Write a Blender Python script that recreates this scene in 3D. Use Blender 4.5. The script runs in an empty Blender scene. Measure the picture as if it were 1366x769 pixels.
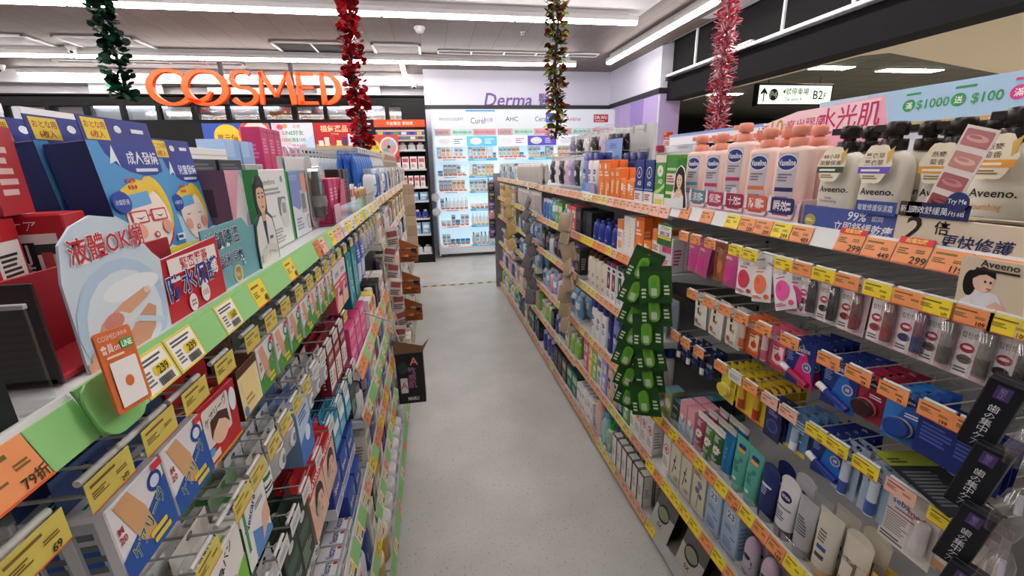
import bpy, bmesh, math, random
from mathutils import Vector, Matrix, Euler
random.seed(7)
SC = bpy.context.scene
COL = SC.collection
PI = math.pi

# ------------------------------------------------------------------ materials
def lin(h):
    h = h.lstrip('#')
    if len(h) == 3: h = ''.join(c * 2 for c in h)
    o = []
    for i in (0, 2, 4):
        c = int(h[i:i + 2], 16) / 255
        o.append(c / 12.92 if c <= .04045 else ((c + .055) / 1.055) ** 2.4)
    return (*o, 1)
_mats = {}
def mat(h, rough=.45, metal=0., emit=0., coat=0.):
    """printed card, plastic, metal or a lamp of one colour; a faint noise breaks the roughness"""
    k = (h, rough, metal, emit, coat)
    if k in _mats: return _mats[k]
    m = bpy.data.materials.new('mat_' + h.strip('#'))
    m.use_nodes = True
    nt = m.node_tree; b = nt.nodes['Principled BSDF']
    b.inputs['Base Color'].default_value = lin(h)
    b.inputs['Roughness'].default_value = rough
    b.inputs['Metallic'].default_value = metal
    b.inputs['Specular IOR Level'].default_value = .35
    if coat: b.inputs['Coat Weight'].default_value = coat
    if emit:
        b.inputs['Emission Color'].default_value = lin(h)
        b.inputs['Emission Strength'].default_value = emit
    _mats[k] = m
    return m
def clear(name='clear_plastic', tint=(1, 1, 1, 1), fac=.1, rough=.06):
    if name in _mats: return _mats[name]
    m = bpy.data.materials.new(name); m.use_nodes = True
    nt = m.node_tree; nt.nodes.clear()
    o = nt.nodes.new('ShaderNodeOutputMaterial'); mx = nt.nodes.new('ShaderNodeMixShader')
    t = nt.nodes.new('ShaderNodeBsdfTransparent'); g = nt.nodes.new('ShaderNodeBsdfGlossy')
    t.inputs[0].default_value = tint; g.inputs['Roughness'].default_value = rough
    lw = nt.nodes.new('ShaderNodeLayerWeight'); lw.inputs[0].default_value = .3
    mm = nt.nodes.new('ShaderNodeMath'); mm.operation = 'MULTIPLY_ADD'
    mm.inputs[1].default_value = .3; mm.inputs[2].default_value = fac
    nt.links.new(lw.outputs['Facing'], mm.inputs[0]); nt.links.new(mm.outputs[0], mx.inputs[0])
    nt.links.new(t.outputs[0], mx.inputs[1]); nt.links.new(g.outputs[0], mx.inputs[2])
    nt.links.new(mx.outputs[0], o.inputs[0])
    _mats[name] = m
    return m
def noisy(name, c1, c2, scale, rough=.5, detail=6, bump=0., stretch=(1, 1, 1), coords='Object'):
    m = bpy.data.materials.new(name); m.use_nodes = True
    nt = m.node_tree; b = nt.nodes['Principled BSDF']
    tc = nt.nodes.new('ShaderNodeTexCoord'); mp = nt.nodes.new('ShaderNodeMapping')
    mp.inputs['Scale'].default_value = stretch
    n = nt.nodes.new('ShaderNodeTexNoise'); n.inputs['Scale'].default_value = scale; n.inputs['Detail'].default_value = detail
    r = nt.nodes.new('ShaderNodeValToRGB')
    r.color_ramp.elements[0].color = lin(c1); r.color_ramp.elements[1].color = lin(c2)
    r.color_ramp.elements[0].position = .35; r.color_ramp.elements[1].position = .65
    nt.links.new(tc.outputs[coords], mp.inputs[0]); nt.links.new(mp.outputs[0], n.inputs['Vector'])
    nt.links.new(n.outputs['Fac'], r.inputs[0]); nt.links.new(r.outputs[0], b.inputs['Base Color'])
    b.inputs['Roughness'].default_value = rough
    if bump:
        bp = nt.nodes.new('ShaderNodeBump'); bp.inputs['Strength'].default_value = bump
        nt.links.new(n.outputs['Fac'], bp.inputs['Height']); nt.links.new(bp.outputs[0], b.inputs['Normal'])
    return m
CLEAR = clear()
CHROME = mat('b8b8b8', .25, 1.)
STEEL = mat('b4b4b2', .45, .35)

# ------------------------------------------------------------------ text outlines (built-in font), cached
_txt = {}
def outline(s, bold):
    cu = bpy.data.curves.new('t', 'FONT')
    cu.body = s; cu.size = 1; cu.resolution_u = 2 if any(c.isascii() and c.isalnum() for c in s) else 1
    cu.align_x = 'CENTER'; cu.offset = bold; cu.space_line = .95
    ob = bpy.data.objects.new('t', cu)
    me = bpy.data.meshes.new_from_object(ob)
    vs = [(v.co.x, v.co.y) for v in me.vertices]; fs = [tuple(p.vertices) for p in me.polygons]
    bpy.data.objects.remove(ob); bpy.data.curves.remove(cu); bpy.data.meshes.remove(me)
    return vs or [(0, 0)], fs
def glyphs(s, bold=0.):
    """outline scaled to unit height about its centre; a heavier weight keeps the plain outline's box"""
    if not s.isascii(): bold *= .55
    k = (s, bold)
    if k in _txt: return _txt[k]
    vs, fs = outline(s, 0.)
    x0 = min(v[0] for v in vs); x1 = max(v[0] for v in vs); y0 = min(v[1] for v in vs); y1 = max(v[1] for v in vs)
    if bold:
        vs, fs = outline(s, bold); e = bold * 1.3
        vs = [(min(x1 + e, max(x0 - e, a)), min(y1 + e, max(y0 - e, b))) for a, b in vs]
    H = max(y1 - y0, 1e-6); cx = (x0 + x1) / 2; cy = (y0 + y1) / 2
    _txt[k] = ([((a - cx) / H, (b - cy) / H) for a, b in vs], fs, (x1 - x0) / H)
    return _txt[k]

# ------------------------------------------------------------------ mesh builder
class MB:
    def __init__(s):
        s.v = []; s.f = []; s.m = []; s.ms = []; s.sm = []
    def mi(s, m):
        if isinstance(m, str): m = mat(m)
        if m not in s.ms: s.ms.append(m)
        return s.ms.index(m)
    def add(s, vs, fs, m, smooth=False):
        b = len(s.v); i = s.mi(m)
        s.v.extend(tuple(v) for v in vs)
        for f in fs:
            s.f.append(tuple(b + k for k in f)); s.m.append(i); s.sm.append(smooth)
        return s
    def box(s, x0, x1, y0, y1, z0, z1, m, M=None):
        vs = [(x, y, z) for x in (x0, x1) for y in (y0, y1) for z in (z0, z1)]
        if M: vs = [tuple(M @ Vector(v)) for v in vs]
        return s.add(vs, [(0, 1, 3, 2), (4, 6, 7, 5), (0, 4, 5, 1), (2, 3, 7, 6), (0, 2, 6, 4), (1, 5, 7, 3)], m)
    def cbox(s, x0, x1, y0, y1, z0, z1, m, c=.0012, M=None):
        """box with chamfered edges"""
        X = (x0, x1); Y = (y0, y1); Z = (z0, z1); vs = []; ix = {}
        for i in (0, 1):
            for j in (0, 1):
                for k in (0, 1):
                    di = c if i == 0 else -c; dj = c if j == 0 else -c; dk = c if k == 0 else -c
                    for a, p in ((0, (X[i], Y[j] + dj, Z[k] + dk)), (1, (X[i] + di, Y[j], Z[k] + dk)), (2, (X[i] + di, Y[j] + dj, Z[k]))):
                        ix[i, j, k, a] = len(vs); vs.append(p)
        fs = []
        for i in (0, 1):
            q = [ix[i, 0, 0, 0], ix[i, 0, 1, 0], ix[i, 1, 1, 0], ix[i, 1, 0, 0]]; fs.append(q if i == 0 else q[::-1])
            q = [ix[0, i, 0, 1], ix[1, i, 0, 1], ix[1, i, 1, 1], ix[0, i, 1, 1]]; fs.append(q if i == 0 else q[::-1])
            q = [ix[0, 0, i, 2], ix[0, 1, i, 2], ix[1, 1, i, 2], ix[1, 0, i, 2]]; fs.append(q if i == 0 else q[::-1])
            for j in (0, 1):
                fs.append([ix[i, j, 0, 0], ix[i, j, 1, 0], ix[i, j, 1, 1], ix[i, j, 0, 1]])
                fs.append([ix[i, 0, j, 0], ix[i, 1, j, 0], ix[i, 1, j, 2], ix[i, 0, j, 2]])
                fs.append([ix[0, i, j, 1], ix[1, i, j, 1], ix[1, i, j, 2], ix[0, i, j, 2]])
                for k in (0, 1): fs.append([ix[i, j, k, 0], ix[i, j, k, 1], ix[i, j, k, 2]])
        if M: vs = [tuple(M @ Vector(v)) for v in vs]
        # make outward facing
        c0 = [sum(v[t] for v in vs) / len(vs) for t in range(3)]; out = []
        for f in fs:
            p = [Vector(vs[k]) for k in f]; n = (p[1] - p[0]).cross(p[2] - p[0])
            d = sum(p, Vector()) / len(p) - Vector(c0)
            out.append(tuple(f) if n.dot(d) > 0 else tuple(f[::-1]))
        return s.add(vs, out, m)
    def prism(s, pts, y0, y1, m, me=None):
        """outline in (x,z), front at y0 and back at y1"""
        n = len(pts)
        a = sum(pts[i][0] * pts[(i + 1) % n][1] - pts[(i + 1) % n][0] * pts[i][1] for i in range(n))
        if a < 0: pts = pts[::-1]
        vs = [(p[0], y0, p[1]) for p in pts] + [(p[0], y1, p[1]) for p in pts]
        s.add(vs, [tuple(range(n)), tuple(range(2 * n - 1, n - 1, -1))], m)
        return s.add(vs, [(i, i + n, (i + 1) % n + n, (i + 1) % n) for i in range(n)], me or m)
    def lathe(s, prof, m, cx=0, cy=0, n=16, sx=1., sy=1., ex=2., smooth=True, cap=True):
        """prof: (radius, z) or (rx, ry, z); superellipse exponent ex"""
        vs = []
        for p in prof:
            rx, ry, z = (p[0] * sx, p[0] * sy, p[1]) if len(p) == 2 else p
            for i in range(n):
                t = 2 * PI * i / n; c = math.cos(t); q = math.sin(t)
                vs.append((cx + rx * math.copysign(abs(c) ** (2 / ex), c), cy + ry * math.copysign(abs(q) ** (2 / ex), q), z))
        fs = [(j * n + i, j * n + (i + 1) % n, (j + 1) * n + (i + 1) % n, (j + 1) * n + i) for j in range(len(prof) - 1) for i in range(n)]
        s.add(vs, fs, m, smooth)
        if cap:
            s.add(vs[:n], [tuple(range(n - 1, -1, -1))], m); s.add(vs[-n:], [tuple(range(n))], m)
        return s
    def tube(s, pts, r, m, n=6, smooth=True):
        P = [Vector(p) for p in pts]; vs = []
        for i, p in enumerate(P):
            d = (P[min(i + 1, len(P) - 1)] - P[max(i - 1, 0)]).normalized()
            u = d.cross(Vector((0, 0, 1)))
            if u.length < .1: u = d.cross(Vector((0, 1, 0)))
            u.normalize(); w = d.cross(u)
            rr = r[i] if isinstance(r, (list, tuple)) else r
            vs += [tuple(p + rr * (math.cos(2 * PI * k / n) * u + math.sin(2 * PI * k / n) * w)) for k in range(n)]
        L = len(P)
        fs = [(j * n + k, j * n + (k + 1) % n, (j + 1) * n + (k + 1) % n, (j + 1) * n + k) for j in range(L - 1) for k in range(n)]
        s.add(vs, fs, m, smooth)
        return s.add(vs[:n] + vs[-n:], [tuple(range(n)), tuple(range(2 * n - 1, n - 1, -1))], m)
    def mesh(s, name):
        me = bpy.data.meshes.new(name)
        me.from_pydata(s.v, [], s.f)
        for m in s.ms: me.materials.append(m)
        me.polygons.foreach_set('material_index', s.m)
        me.polygons.foreach_set('use_smooth', s.sm)
        me.update()
        return me

# ------------------------------------------------------------------ printed art on a face
def rrect(x, y, w, h, r, asp=1.):
    pts = []
    ry = r; rx = r / asp
    for cx, cy, a in ((x + w - rx, y + h - ry, 0), (x + rx, y + h - ry, 90), (x + rx, y + ry, 180), (x + w - rx, y + ry, 270)):
        for k in range(5):
            t = math.radians(a + k * 22.5); pts.append((cx + rx * math.cos(t), cy + ry * math.sin(t)))
    return pts
def art(mb, items, mp, w, h, curved=False, lift=.0003, step=.00012):
    """items in fractions of a w x h face; mp(u, v, off) -> point. R rect, E ellipse, P polygon, T text, L lines of small print"""
    mp0 = mp
    def mp1(u, v, o): return mp0(min(1., max(0., u)), min(1., max(0., v)), o)
    for k, it in enumerate(items):
        o = lift + step * k; kind = it[0]
        mp = mp0 if kind == 'T' else mp1
        if kind == 'R':
            _, x, y, a, b, c = it[:6]
            nx = 8 if curved else 1; ny = 4 if curved else 1
            vs = [mp(x + a * i / nx, y + b * j / ny, o) for j in range(ny + 1) for i in range(nx + 1)]
            fs = [(j * (nx + 1) + i, j * (nx + 1) + i + 1, (j + 1) * (nx + 1) + i + 1, (j + 1) * (nx + 1) + i) for j in range(ny) for i in range(nx)]
            mb.add(vs, fs, c)
        elif kind == 'E':
            _, x, y, a, b, c = it[:6]; n = 18
            rot = math.radians(it[6]) if len(it) > 6 else 0
            vs = [mp(x, y, o)]
            for q in ((.5, 1.) if curved else (1.,)):
                for i in range(n):
                    dx = a * q * math.cos(2 * PI * i / n) * w; dy = b * q * math.sin(2 * PI * i / n) * h
                    vs.append(mp(x + (dx * math.cos(rot) - dy * math.sin(rot)) / w, y + (dx * math.sin(rot) + dy * math.cos(rot)) / h, o))
            fs = [(0, 1 + i, 1 + (i + 1) % n) for i in range(n)]
            if curved: fs += [(1 + i, 1 + n + i, 1 + n + (i + 1) % n, 1 + (i + 1) % n) for i in range(n)]
            mb.add(vs, fs, c)
        elif kind == 'P':
            pts = it[1]; n = len(pts)
            ar = sum(pts[i][0] * pts[(i + 1) % n][1] - pts[(i + 1) % n][0] * pts[i][1] for i in range(n))
            if ar < 0: pts = pts[::-1]
            mb.add([mp(x, y, o) for x, y in pts], [tuple(range(n))], it[2])
        elif kind == 'RR':
            _, x, y, a, b, r, c = it
            mb.add([mp(px, py, o) for px, py in rrect(x, y, a, b, r, w / h)], [tuple(range(20))], c)
        elif kind == 'T':
            _, cx, cy, sz, s, c = it[:6]
            opt = it[6] if len(it) > 6 else {}
            vs, fs, asp = glyphs(s, opt.get('b', 0))
            hh = sz * h; sx = hh
            mw = opt.get('w')
            if mw and asp * hh > mw * w: sx = mw * w / asp
            if opt.get('fit'): sx = mw * w / asp
            sh = opt.get('sh', 0); r = math.radians(opt.get('r', 0))
            out = []
            for a, b in vs:
                dx = a * sx + sh * b * hh; dy = b * hh
                out.append(mp(cx + (dx * math.cos(r) - dy * math.sin(r)) / w, cy + (dx * math.sin(r) + dy * math.cos(r)) / h, o))
            mb.add(out, fs, c)
        elif kind == 'L':
            _, x, y, a, b, n, c = it
            rr = random.Random(n * 31 + int(x * 100))
            vs = []; fs = []
            for i in range(n):
                zc = y + b * (1 - (i + .5) / n); t = b / n * .28; e = a * rr.uniform(.6, 1)
                kx = 4 if curved else 1
                q = len(vs)
                for j in range(kx + 1):
                    vs += [mp(x + e * j / kx, zc - t, o), mp(x + e * j / kx, zc + t, o)]
                fs += [(q + 2 * j, q + 2 * j + 2, q + 2 * j + 3, q + 2 * j + 1) for j in range(kx)]
            mb.add(vs, fs, c)
def front(w, h, x0=None, z0=0., y=0.):
    x0 = -w / 2 if x0 is None else x0
    return lambda u, v, o: (x0 + u * w, y - o, z0 + v * h)
def face(skin='e8b898', hair='1c1614', x=.5, y=.5, s=.3, asp=1., top=None, long=True, lips='c8606a'):
    """a simple printed portrait; asp = face width / height of the panel it is printed on"""
    a = s / asp
    it = []
    if long: it.append(('E', x - a * .15, y - s * .35, a * .82, s * 1.35, hair))
    else: it.append(('E', x, y + s * .3, a * .78, s * .85, hair))
    if top: it.append(('P', [(x - a * 1.5, y - s * 3), (x - a * 1.3, y - s * 1.5), (x - a * .35, y - s * 1.05), (x + a * .35, y - s * 1.05), (x + a * 1.3, y - s * 1.5), (x + a * 1.5, y - s * 3)], top))
    it += [('R', x - a * .22, y - s * 1.25, a * .44, s * .7, skin), ('E', x, y, a * .6, s * .8, skin),
           ('P', [(x - a * .66, y + s * .1), (x - a * .6, y + s * .75), (x, y + s * 1.05), (x + a * .6, y + s * .75), (x + a * .66, y + s * .1), (x + a * .4, y + s * .5), (x - a * .1, y + s * .62), (x - a * .5, y + s * .4)], hair),
           ('E', x - a * .26, y + s * .08, a * .1, s * .06, '2a1d18'), ('E', x + a * .26, y + s * .08, a * .1, s * .06, '2a1d18'),
           ('R', x - a * .38, y + s * .22, a * .24, s * .05, hair), ('R', x + a * .14, y + s * .22, a * .24, s * .05, hair),
           ('P', [(x, y + s * .02), (x - a * .07, y - s * .22), (x + a * .07, y - s * .22)], 'd49a80'),
           ('E', x, y - s * .43, a * .17, s * .07, lips)]
    return it

# ------------------------------------------------------------------ things
def link(o): COL.objects.link(o); return o
def obj(name, data, parent=None, loc=None, rot=None):
    if isinstance(data, MB): data = data.mesh(name)
    o = bpy.data.objects.new(name, data); link(o)
    if parent: o.parent = parent
    if loc: o.location = loc
    if rot: o.rotation_euler = rot
    return o
_seen = {}
def tag(o, label, cat, group=None, kind=None):
    o['label'] = label; o['category'] = cat
    n = len(label.split())
    if n > 16 or n < 4: print('LABELLEN', n, label)
    if label in _seen and not group: print('LABELDUP', label)
    _seen[label] = 1
    if group: o['group'] = group
    if kind: o['kind'] = kind
    return o
def struct(name, mb, loc=None):
    o = obj(name, mb, None, loc); o['kind'] = 'structure'; return o
class Proto:
    """a thing and its parts: parts = [(name, mesh, label or None, [sub-parts])]"""
    def __init__(s, name, cat, parts, size):
        s.name, s.cat, s.size = name, cat, size
        s.parts = []
        for p in parts:
            n, m = p[:2]; l = p[2] if len(p) > 2 else None; sub = p[3] if len(p) > 3 else []
            s.parts.append((n, m.mesh(n) if isinstance(m, MB) else m, l, [(a, b.mesh(a) if isinstance(b, MB) else b) for a, b in sub]))
def place(p, loc, rz=0., label='', group=None, tilt=0., roll=0., sc=1.):
    rot = Euler((tilt, roll, 0)).to_matrix(); rot = Matrix.Rotation(rz, 3, 'Z') @ rot
    if len(p.parts) == 1 and not p.parts[0][3]:
        root = obj(p.name, p.parts[0][1])
    else:
        root = obj(p.name, None)
        for n, me, l, sub in p.parts:
            c = obj(n, me, root)
            if l: c['label'] = l
            for a, b in sub: obj(a, b, c)
    root.location = loc; root.rotation_euler = rot.to_euler()
    if sc != 1.: root.scale = (sc,) * 3 if not isinstance(sc, tuple) else sc
    tag(root, label, p.cat, group)
    return root
ONES = 'first second third fourth fifth sixth seventh eighth ninth'.split()
ORD = ONES + 'tenth eleventh twelfth thirteenth fourteenth fifteenth sixteenth seventeenth eighteenth nineteenth'.split()
for _t, _u in (('twentieth', 'twenty'), ('thirtieth', 'thirty'), ('fortieth', 'forty')): ORD += [_t] + [_u + '-' + o for o in ONES]
_cnt = {}
def nth(key):
    _cnt[key] = _cnt.get(key, 0) + 1
    k = _cnt[key]
    return ORD[k - 1]
RZ = {'R': -PI / 2, 'L': PI / 2}
SX = {'R': 1, 'L': -1}          # depth direction away from the aisle

# ------------------------------------------------------------------ product shapes (front at y = 0 facing -y, base at z = 0)
def carton(name, w, d, h, c, fr=(), side=(), top=(), cat='box', win=None):
    mb = MB(); mb.cbox(-w / 2, w / 2, 0, d, 0, h, c, min(.0015, w * .05))
    art(mb, fr, front(w, h), w, h)
    if side:
        art(mb, side, lambda u, v, o: (w / 2 + o, u * d, v * h), d, h)
        art(mb, side, lambda u, v, o: (-w / 2 - o, d - u * d, v * h), d, h)
    art(mb, top or [('R', .06, .47, .88, .02, 'a9a69f')], lambda u, v, o: (-w / 2 + u * w, v * d, h + o), w, d)
    return Proto(name, cat, [(name, mb)], (w, d, h))
def hangbox(name, w, d, h, c, fr=(), side=(), top=(), tabc='f2f0ea', tab=.02, cat='hanging box', hook=.012):
    """a carton with a euro-hole tab standing up from its back edge; origin at the hole, so it hangs from the hook"""
    mb = MB(); z1 = -hook; z0 = z1 - h
    mb.cbox(-w / 2, w / 2, 0, d, z0, z1, c)
    art(mb, fr, front(w, h, z0=z0), w, h)
    if side:
        art(mb, side, lambda u, v, o: (w / 2 + o, u * d, z0 + v * h), d, h)
        art(mb, side, lambda u, v, o: (-w / 2 - o, d - u * d, z0 + v * h), d, h)
    if top: art(mb, top, lambda u, v, o: (-w / 2 + u * w, v * d, z1 + o), w, d)
    t = hole_card(w * .96, tab, tabc, z1 - .001, y=d - .0012, hz=0.)
    return Proto(name, cat, [('carton', mb), ('hang_tab', t)], (w, d, h + hook))
def hole_card(w, h, c, z0, y=0., t=.0006, hz=None, hr=.0045, fr=(), r=.004):
    """card of w x h, bottom at z0, with a round hang hole at height hz"""
    mb = MB()
    hz = z0 + h - .009 if hz is None else hz
    n = 24; out = []; inn = []
    hw = w / 2; cz = hz
    for i in range(n):
        a = 2 * PI * i / n; ca, sa = math.cos(a), math.sin(a)
        t1 = min(hw / abs(ca) if abs(ca) > 1e-6 else 9, ((z0 + h - cz) if sa > 0 else (cz - z0)) / abs(sa) if abs(sa) > 1e-6 else 9)
        out.append((ca * t1, cz + sa * t1)); inn.append((ca * hr * 1.5, cz + sa * hr))
    # exact corners
    for sx in (-1, 1):
        for zz in (z0, z0 + h):
            k = min(range(n), key=lambda i: (out[i][0] - sx * hw) ** 2 + (out[i][1] - zz) ** 2); out[k] = (sx * hw, zz)
    vs = [(x, y, z) for x, z in out] + [(x, y, z) for x, z in inn] + [(x, y + t, z) for x, z in out] + [(x, y + t, z) for x, z in inn]
    fs = []
    for i in range(n):
        j = (i + 1) % n
        fs += [(i, n + i, n + j, j), (2 * n + i, 2 * n + j, 3 * n + j, 3 * n + i), (i, j, 2 * n + j, 2 * n + i), (n + i, 3 * n + i, 3 * n + j, n + j)]
    mb.add(vs, fs, c)
    art(mb, fr, front(w, h, z0=z0, y=y), w, h)
    return mb
def loftmap(secs, ex=2.4, cy=0., z0=0., span=.96):
    """secs (rx, ry, z): art wraps the front of the loft"""
    H = secs[-1][2] - secs[0][2]; W = max(a[0] for a in secs) * 2
    def mp(u, v, o):
        z = secs[0][2] + v * H
        k = 0
        while k < len(secs) - 2 and secs[k + 1][2] < z: k += 1
        a, b = secs[k], secs[k + 1]; t = (z - a[2]) / max(b[2] - a[2], 1e-9); t = max(0, min(1, t))
        rx = a[0] + (b[0] - a[0]) * t; ry = a[1] + (b[1] - a[1]) * t
        x = max(-.985 * rx, min(.985 * rx, (u - .5) * W * span))
        return (x, cy - ry * max(0, 1 - abs(x / rx) ** ex) ** (1 / ex) - o, z)
    return mp, W * span, H
def resec(secs, n=5):
    out = []
    for a, b in zip(secs, secs[1:]):
        for i in range(n): t = i / n; out.append(tuple(p + (q - p) * t for p, q in zip(a, b)))
    return out + [secs[-1]]
def bottle(name, w, d, h, c, shoulder=.86, neck=.3, fr=(), capc='ffffff', kind='cap', caph=.03, capw=.5, ex=2.6, taper=1., cat='bottle', rough=.4, headc=None, top=None):
    """kind: cap | flip | pump | dome | stand (cap at the foot)"""
    cy = d / 2; mb = MB(); hw, hd = w / 2, d / 2
    z0 = caph if kind == 'stand' else 0.
    H = h - (caph if kind != 'pump' else caph * 2.2)
    if kind == 'stand': H = h
    sz = z0 + (H - z0) * shoulder
    if kind == 'dome':
        secs = [(hw * .93, hd * .93, 0), (hw, hd, .006), (hw * taper, hd * taper, H)]
        prof = secs
    elif kind == 'stand':
        secs = [(hw * .8, hd * .8, z0), (hw * .95, hd * .95, z0 + (H - z0) * .25), (hw, hd, z0 + (H - z0) * .6), (hw * .8, hd * .75, z0 + (H - z0) * .92), (hw * .35, hd * .3, H)]
        prof = resec(secs, 2)
    else:
        secs = [(hw * .94, hd * .94, 0), (hw, hd, .005), (hw * taper, hd * taper, sz)]
        prof = list(secs)
        for k in range(1, 6):
            a = k / 5 * PI / 2
            prof.append((hw * taper * (neck + (1 - neck) * math.cos(a)), hd * taper * (neck + (1 - neck) * math.cos(a)), sz + (H - sz) * math.sin(a)))
    mb.lathe([(a, b, z) for a, b, z in prof], mat(c, rough), 0, cy, n=24, ex=ex)
    mp, W, HH = loftmap(secs, ex, cy)
    art(mb, fr, mp, W, HH, True, .0004, .00015)
    cm = mat(capc, .3); k = MB(); r = hw * capw
    if kind == 'cap': k.lathe([(r, H), (r, h - .003), (r * .88, h)], cm, 0, cy, n=18)
    elif kind == 'flip': k.lathe([(hw * taper * .92, hd * taper * .92, H - .004), (hw * taper * .92, hd * taper * .92, h - .002), (hw * taper * .86, hd * taper * .8, h)], cm, 0, cy, n=20, ex=ex)
    elif kind == 'dome':
        k.lathe([(hw * taper * (1.0 if a < .1 else math.cos(a)), hd * taper * (1.0 if a < .1 else math.cos(a)), H + caph * math.sin(a)) for a in (0, .05, .4, .75, 1.1, 1.35, 1.5)], cm, 0, cy, n=20, ex=ex)
    elif kind == 'stand': k.lathe([(hw * .82, hd * .85, 0), (hw * .82, hd * .85, z0 - .002), (hw * .8, hd * .8, z0 + .002)], cm, 0, cy, n=20, ex=2.4)
    else:
        cm = mat(headc or capc, .3)
        k.lathe([(r, H - .001), (r * 1.03, H + caph * .05), (r * 1.03, H + caph * .8), (r * .95, H + caph * .85)], cm, 0, cy, n=20)
        k.lathe([(r * .55, H + caph * .8), (r * .55, H + caph * 1.2)], cm, 0, cy, n=12)
        k.lathe([(r * .82, H + caph * 1.1), (r * .92, H + caph * 1.2), (r * .92, H + caph * 1.9), (r * .8, H + caph * 2.15), (r * .5, H + caph * 2.2)], cm, 0, cy, n=18)
        k.cbox(-r * 1.75, -r * .3, cy - r * .34, cy + r * .34, H + caph * 1.45, H + caph * 2.0, cm, .001)
    parts = [('body', mb), ('pump_head' if kind == 'pump' else 'cap', k, None)]
    return Proto(name, cat, parts, (w, d, h))
def tube(name, w, d, h, c, capc, fr=(), caph=.022, cat='tube', rough=.35, crimpc=None, arc=False):
    """squeeze tube standing on its cap, flat crimp on top"""
    cy = d / 2; hw, hd = w / 2, d / 2
    secs = [(hw * .86, hd, caph), (hw * .88, hd * .97, caph + (h - caph) * .2), (hw * .94, hd * .7, caph + (h - caph) * .6), (hw, hd * .1, h - .008)]
    mb = MB(); mb.lathe(resec(secs, 3), mat(c, rough), 0, cy, n=24)
    mp, W, HH = loftmap(secs, 2.2, cy)
    art(mb, fr, mp, W, HH, True, .0006, .00015)
    if arc: mb.prism([(-hw, h - .009)] + [(hw * math.cos(PI - PI * i / 10), h - .009 + hw * .75 * math.sin(PI * i / 10)) for i in range(11)], cy - .0012, cy + .0012, crimpc or c)
    else: mb.cbox(-hw, hw, cy - .0014, cy + .0014, h - .009, h + .004, crimpc or c, .0005)
    k = MB(); k.lathe([(hw * .8, hd * .93, 0), (hw * .84, hd * .97, caph * .9), (hw * .8, hd * .9, caph + .002)], mat(capc, .3), 0, cy, n=20)
    return Proto(name, cat, [('tube_body', mb), ('cap', k)], (w, d, h))
def pillow(w, h, d, c, fr=(), z0=0., y=None, rough=.3, seam=None, n=8):
    """sealed pouch, front bulging towards -y"""
    mb = MB(); cy = d / 2 if y is None else y
    def yy(u, v): a = abs(2 * u - 1); b = abs(2 * v - 1); return d / 2 * (1 - a ** 3) * (1 - b ** 4) + .0004
    for s_ in (-1, 1):
        vs = [(-w / 2 + w * i / n, cy + s_ * yy(i / n, j / n), z0 + h * j / n) for j in range(n + 1) for i in range(n + 1)]
        fs = [(j * (n + 1) + i, j * (n + 1) + i + 1, (j + 1) * (n + 1) + i + 1, (j + 1) * (n + 1) + i) for j in range(n) for i in range(n)]
        mb.add(vs, fs if s_ < 0 else [f[::-1] for f in fs], mat(c, rough), True)
    if seam:
        for a, b in ((z0, z0 + h * .05), (z0 + h * .95, z0 + h)): mb.cbox(-w / 2, w / 2, cy - .0012, cy + .0012, a, b, seam, .0003)
    art(mb, fr, lambda u, v, o: (-w / 2 + u * w, cy - yy(u, v) - o - .0006, z0 + v * h), w, h, True)
    return mb
def pouch(name, w, h, d, c, fr=(), seam=None, cat='pouch', rough=.3):
    return Proto(name, cat, [(name, pillow(w, h, d, c, fr, rough=rough, seam=seam))], (w, d, h))
def hangpouch(name, w, h, d, c, fr=(), header=None, hh=.02, cat='hanging pouch', rough=.3):
    """pouch hanging from a hook: hole at the origin"""
    z0 = -h - hh + .009
    parts = [('pouch', pillow(w, h, d, c, fr, z0=z0, rough=rough)), ('hang_header', hole_card(w, hh + .003, header or c, z0 + h - .003, y=d / 2 - .0003, hz=0.))]
    return Proto(name, cat, parts, (w, d, h + hh))
def hangcard(name, w, h, c, fr=(), item=None, itemname='stick', blister=None, cat='carded pack', sub=None, hz=.009, itemlabel=None):
    """backing card with hole at the origin, the goods and a clear blister in front of it"""
    z0 = hz - h
    parts = [('backing_card', hole_card(w, h, c, z0, y=0., hz=0., fr=fr))]
    dep = .002
    if item: parts.append((itemname, item(z0), itemlabel, [])); dep = .02
    if blister:
        x0, x1, a, b, dd = blister; k = MB()
        k.lathe([((x1 - x0) / 2, dd, z0 + a), ((x1 - x0) / 2, dd, z0 + b - .004), ((x1 - x0) / 2 * .8, dd * .8, z0 + b)], CLEAR, (x0 + x1) / 2, -.0005, n=16, ex=4)
        parts.append(('clear_blister', k)); dep = dd
    return Proto(name, cat, parts, (w, dep, h))
def stick_h(w, r, z, cx=0., c1='ffffff', c2='d8326a', frac=.28):
    """lip balm stick lying across the card, its cap in c1"""
    def f(z0):
        mb = MB(); y = -r - .0012
        p = [(cx - w / 2, y, z0 + z), (cx - w / 2 + w * frac, y, z0 + z - w * .1)]
        q = [(cx - w / 2 + w * frac, y, z0 + z - w * .1), (cx + w / 2, y, z0 + z - w * .36)]
        mb.tube(p, r, mat(c1, .3), 10); mb.tube(q, r * .97, mat(c2, .3), 10)
        return mb
    return f
def stick_v(r, a, b, cx=0., c='6a4048', rough=.25, c2=None, metal=0.):
    def f(z0):
        mb = MB(); y = -r * .75 - .001
        mb.lathe([(r * .97, z0 + a), (r, z0 + a + .002), (r, z0 + b - .002), (r * .95, z0 + b)], mat(c, rough, metal), cx, y, n=14, sy=.7)
        if c2: mb.lathe([(r * 1.02, z0 + a + (b - a) * .04), (r * 1.02, z0 + a + (b - a) * .42)], mat(c2, rough), cx, y, n=14, sy=.71)
        return mb
    return f
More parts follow.
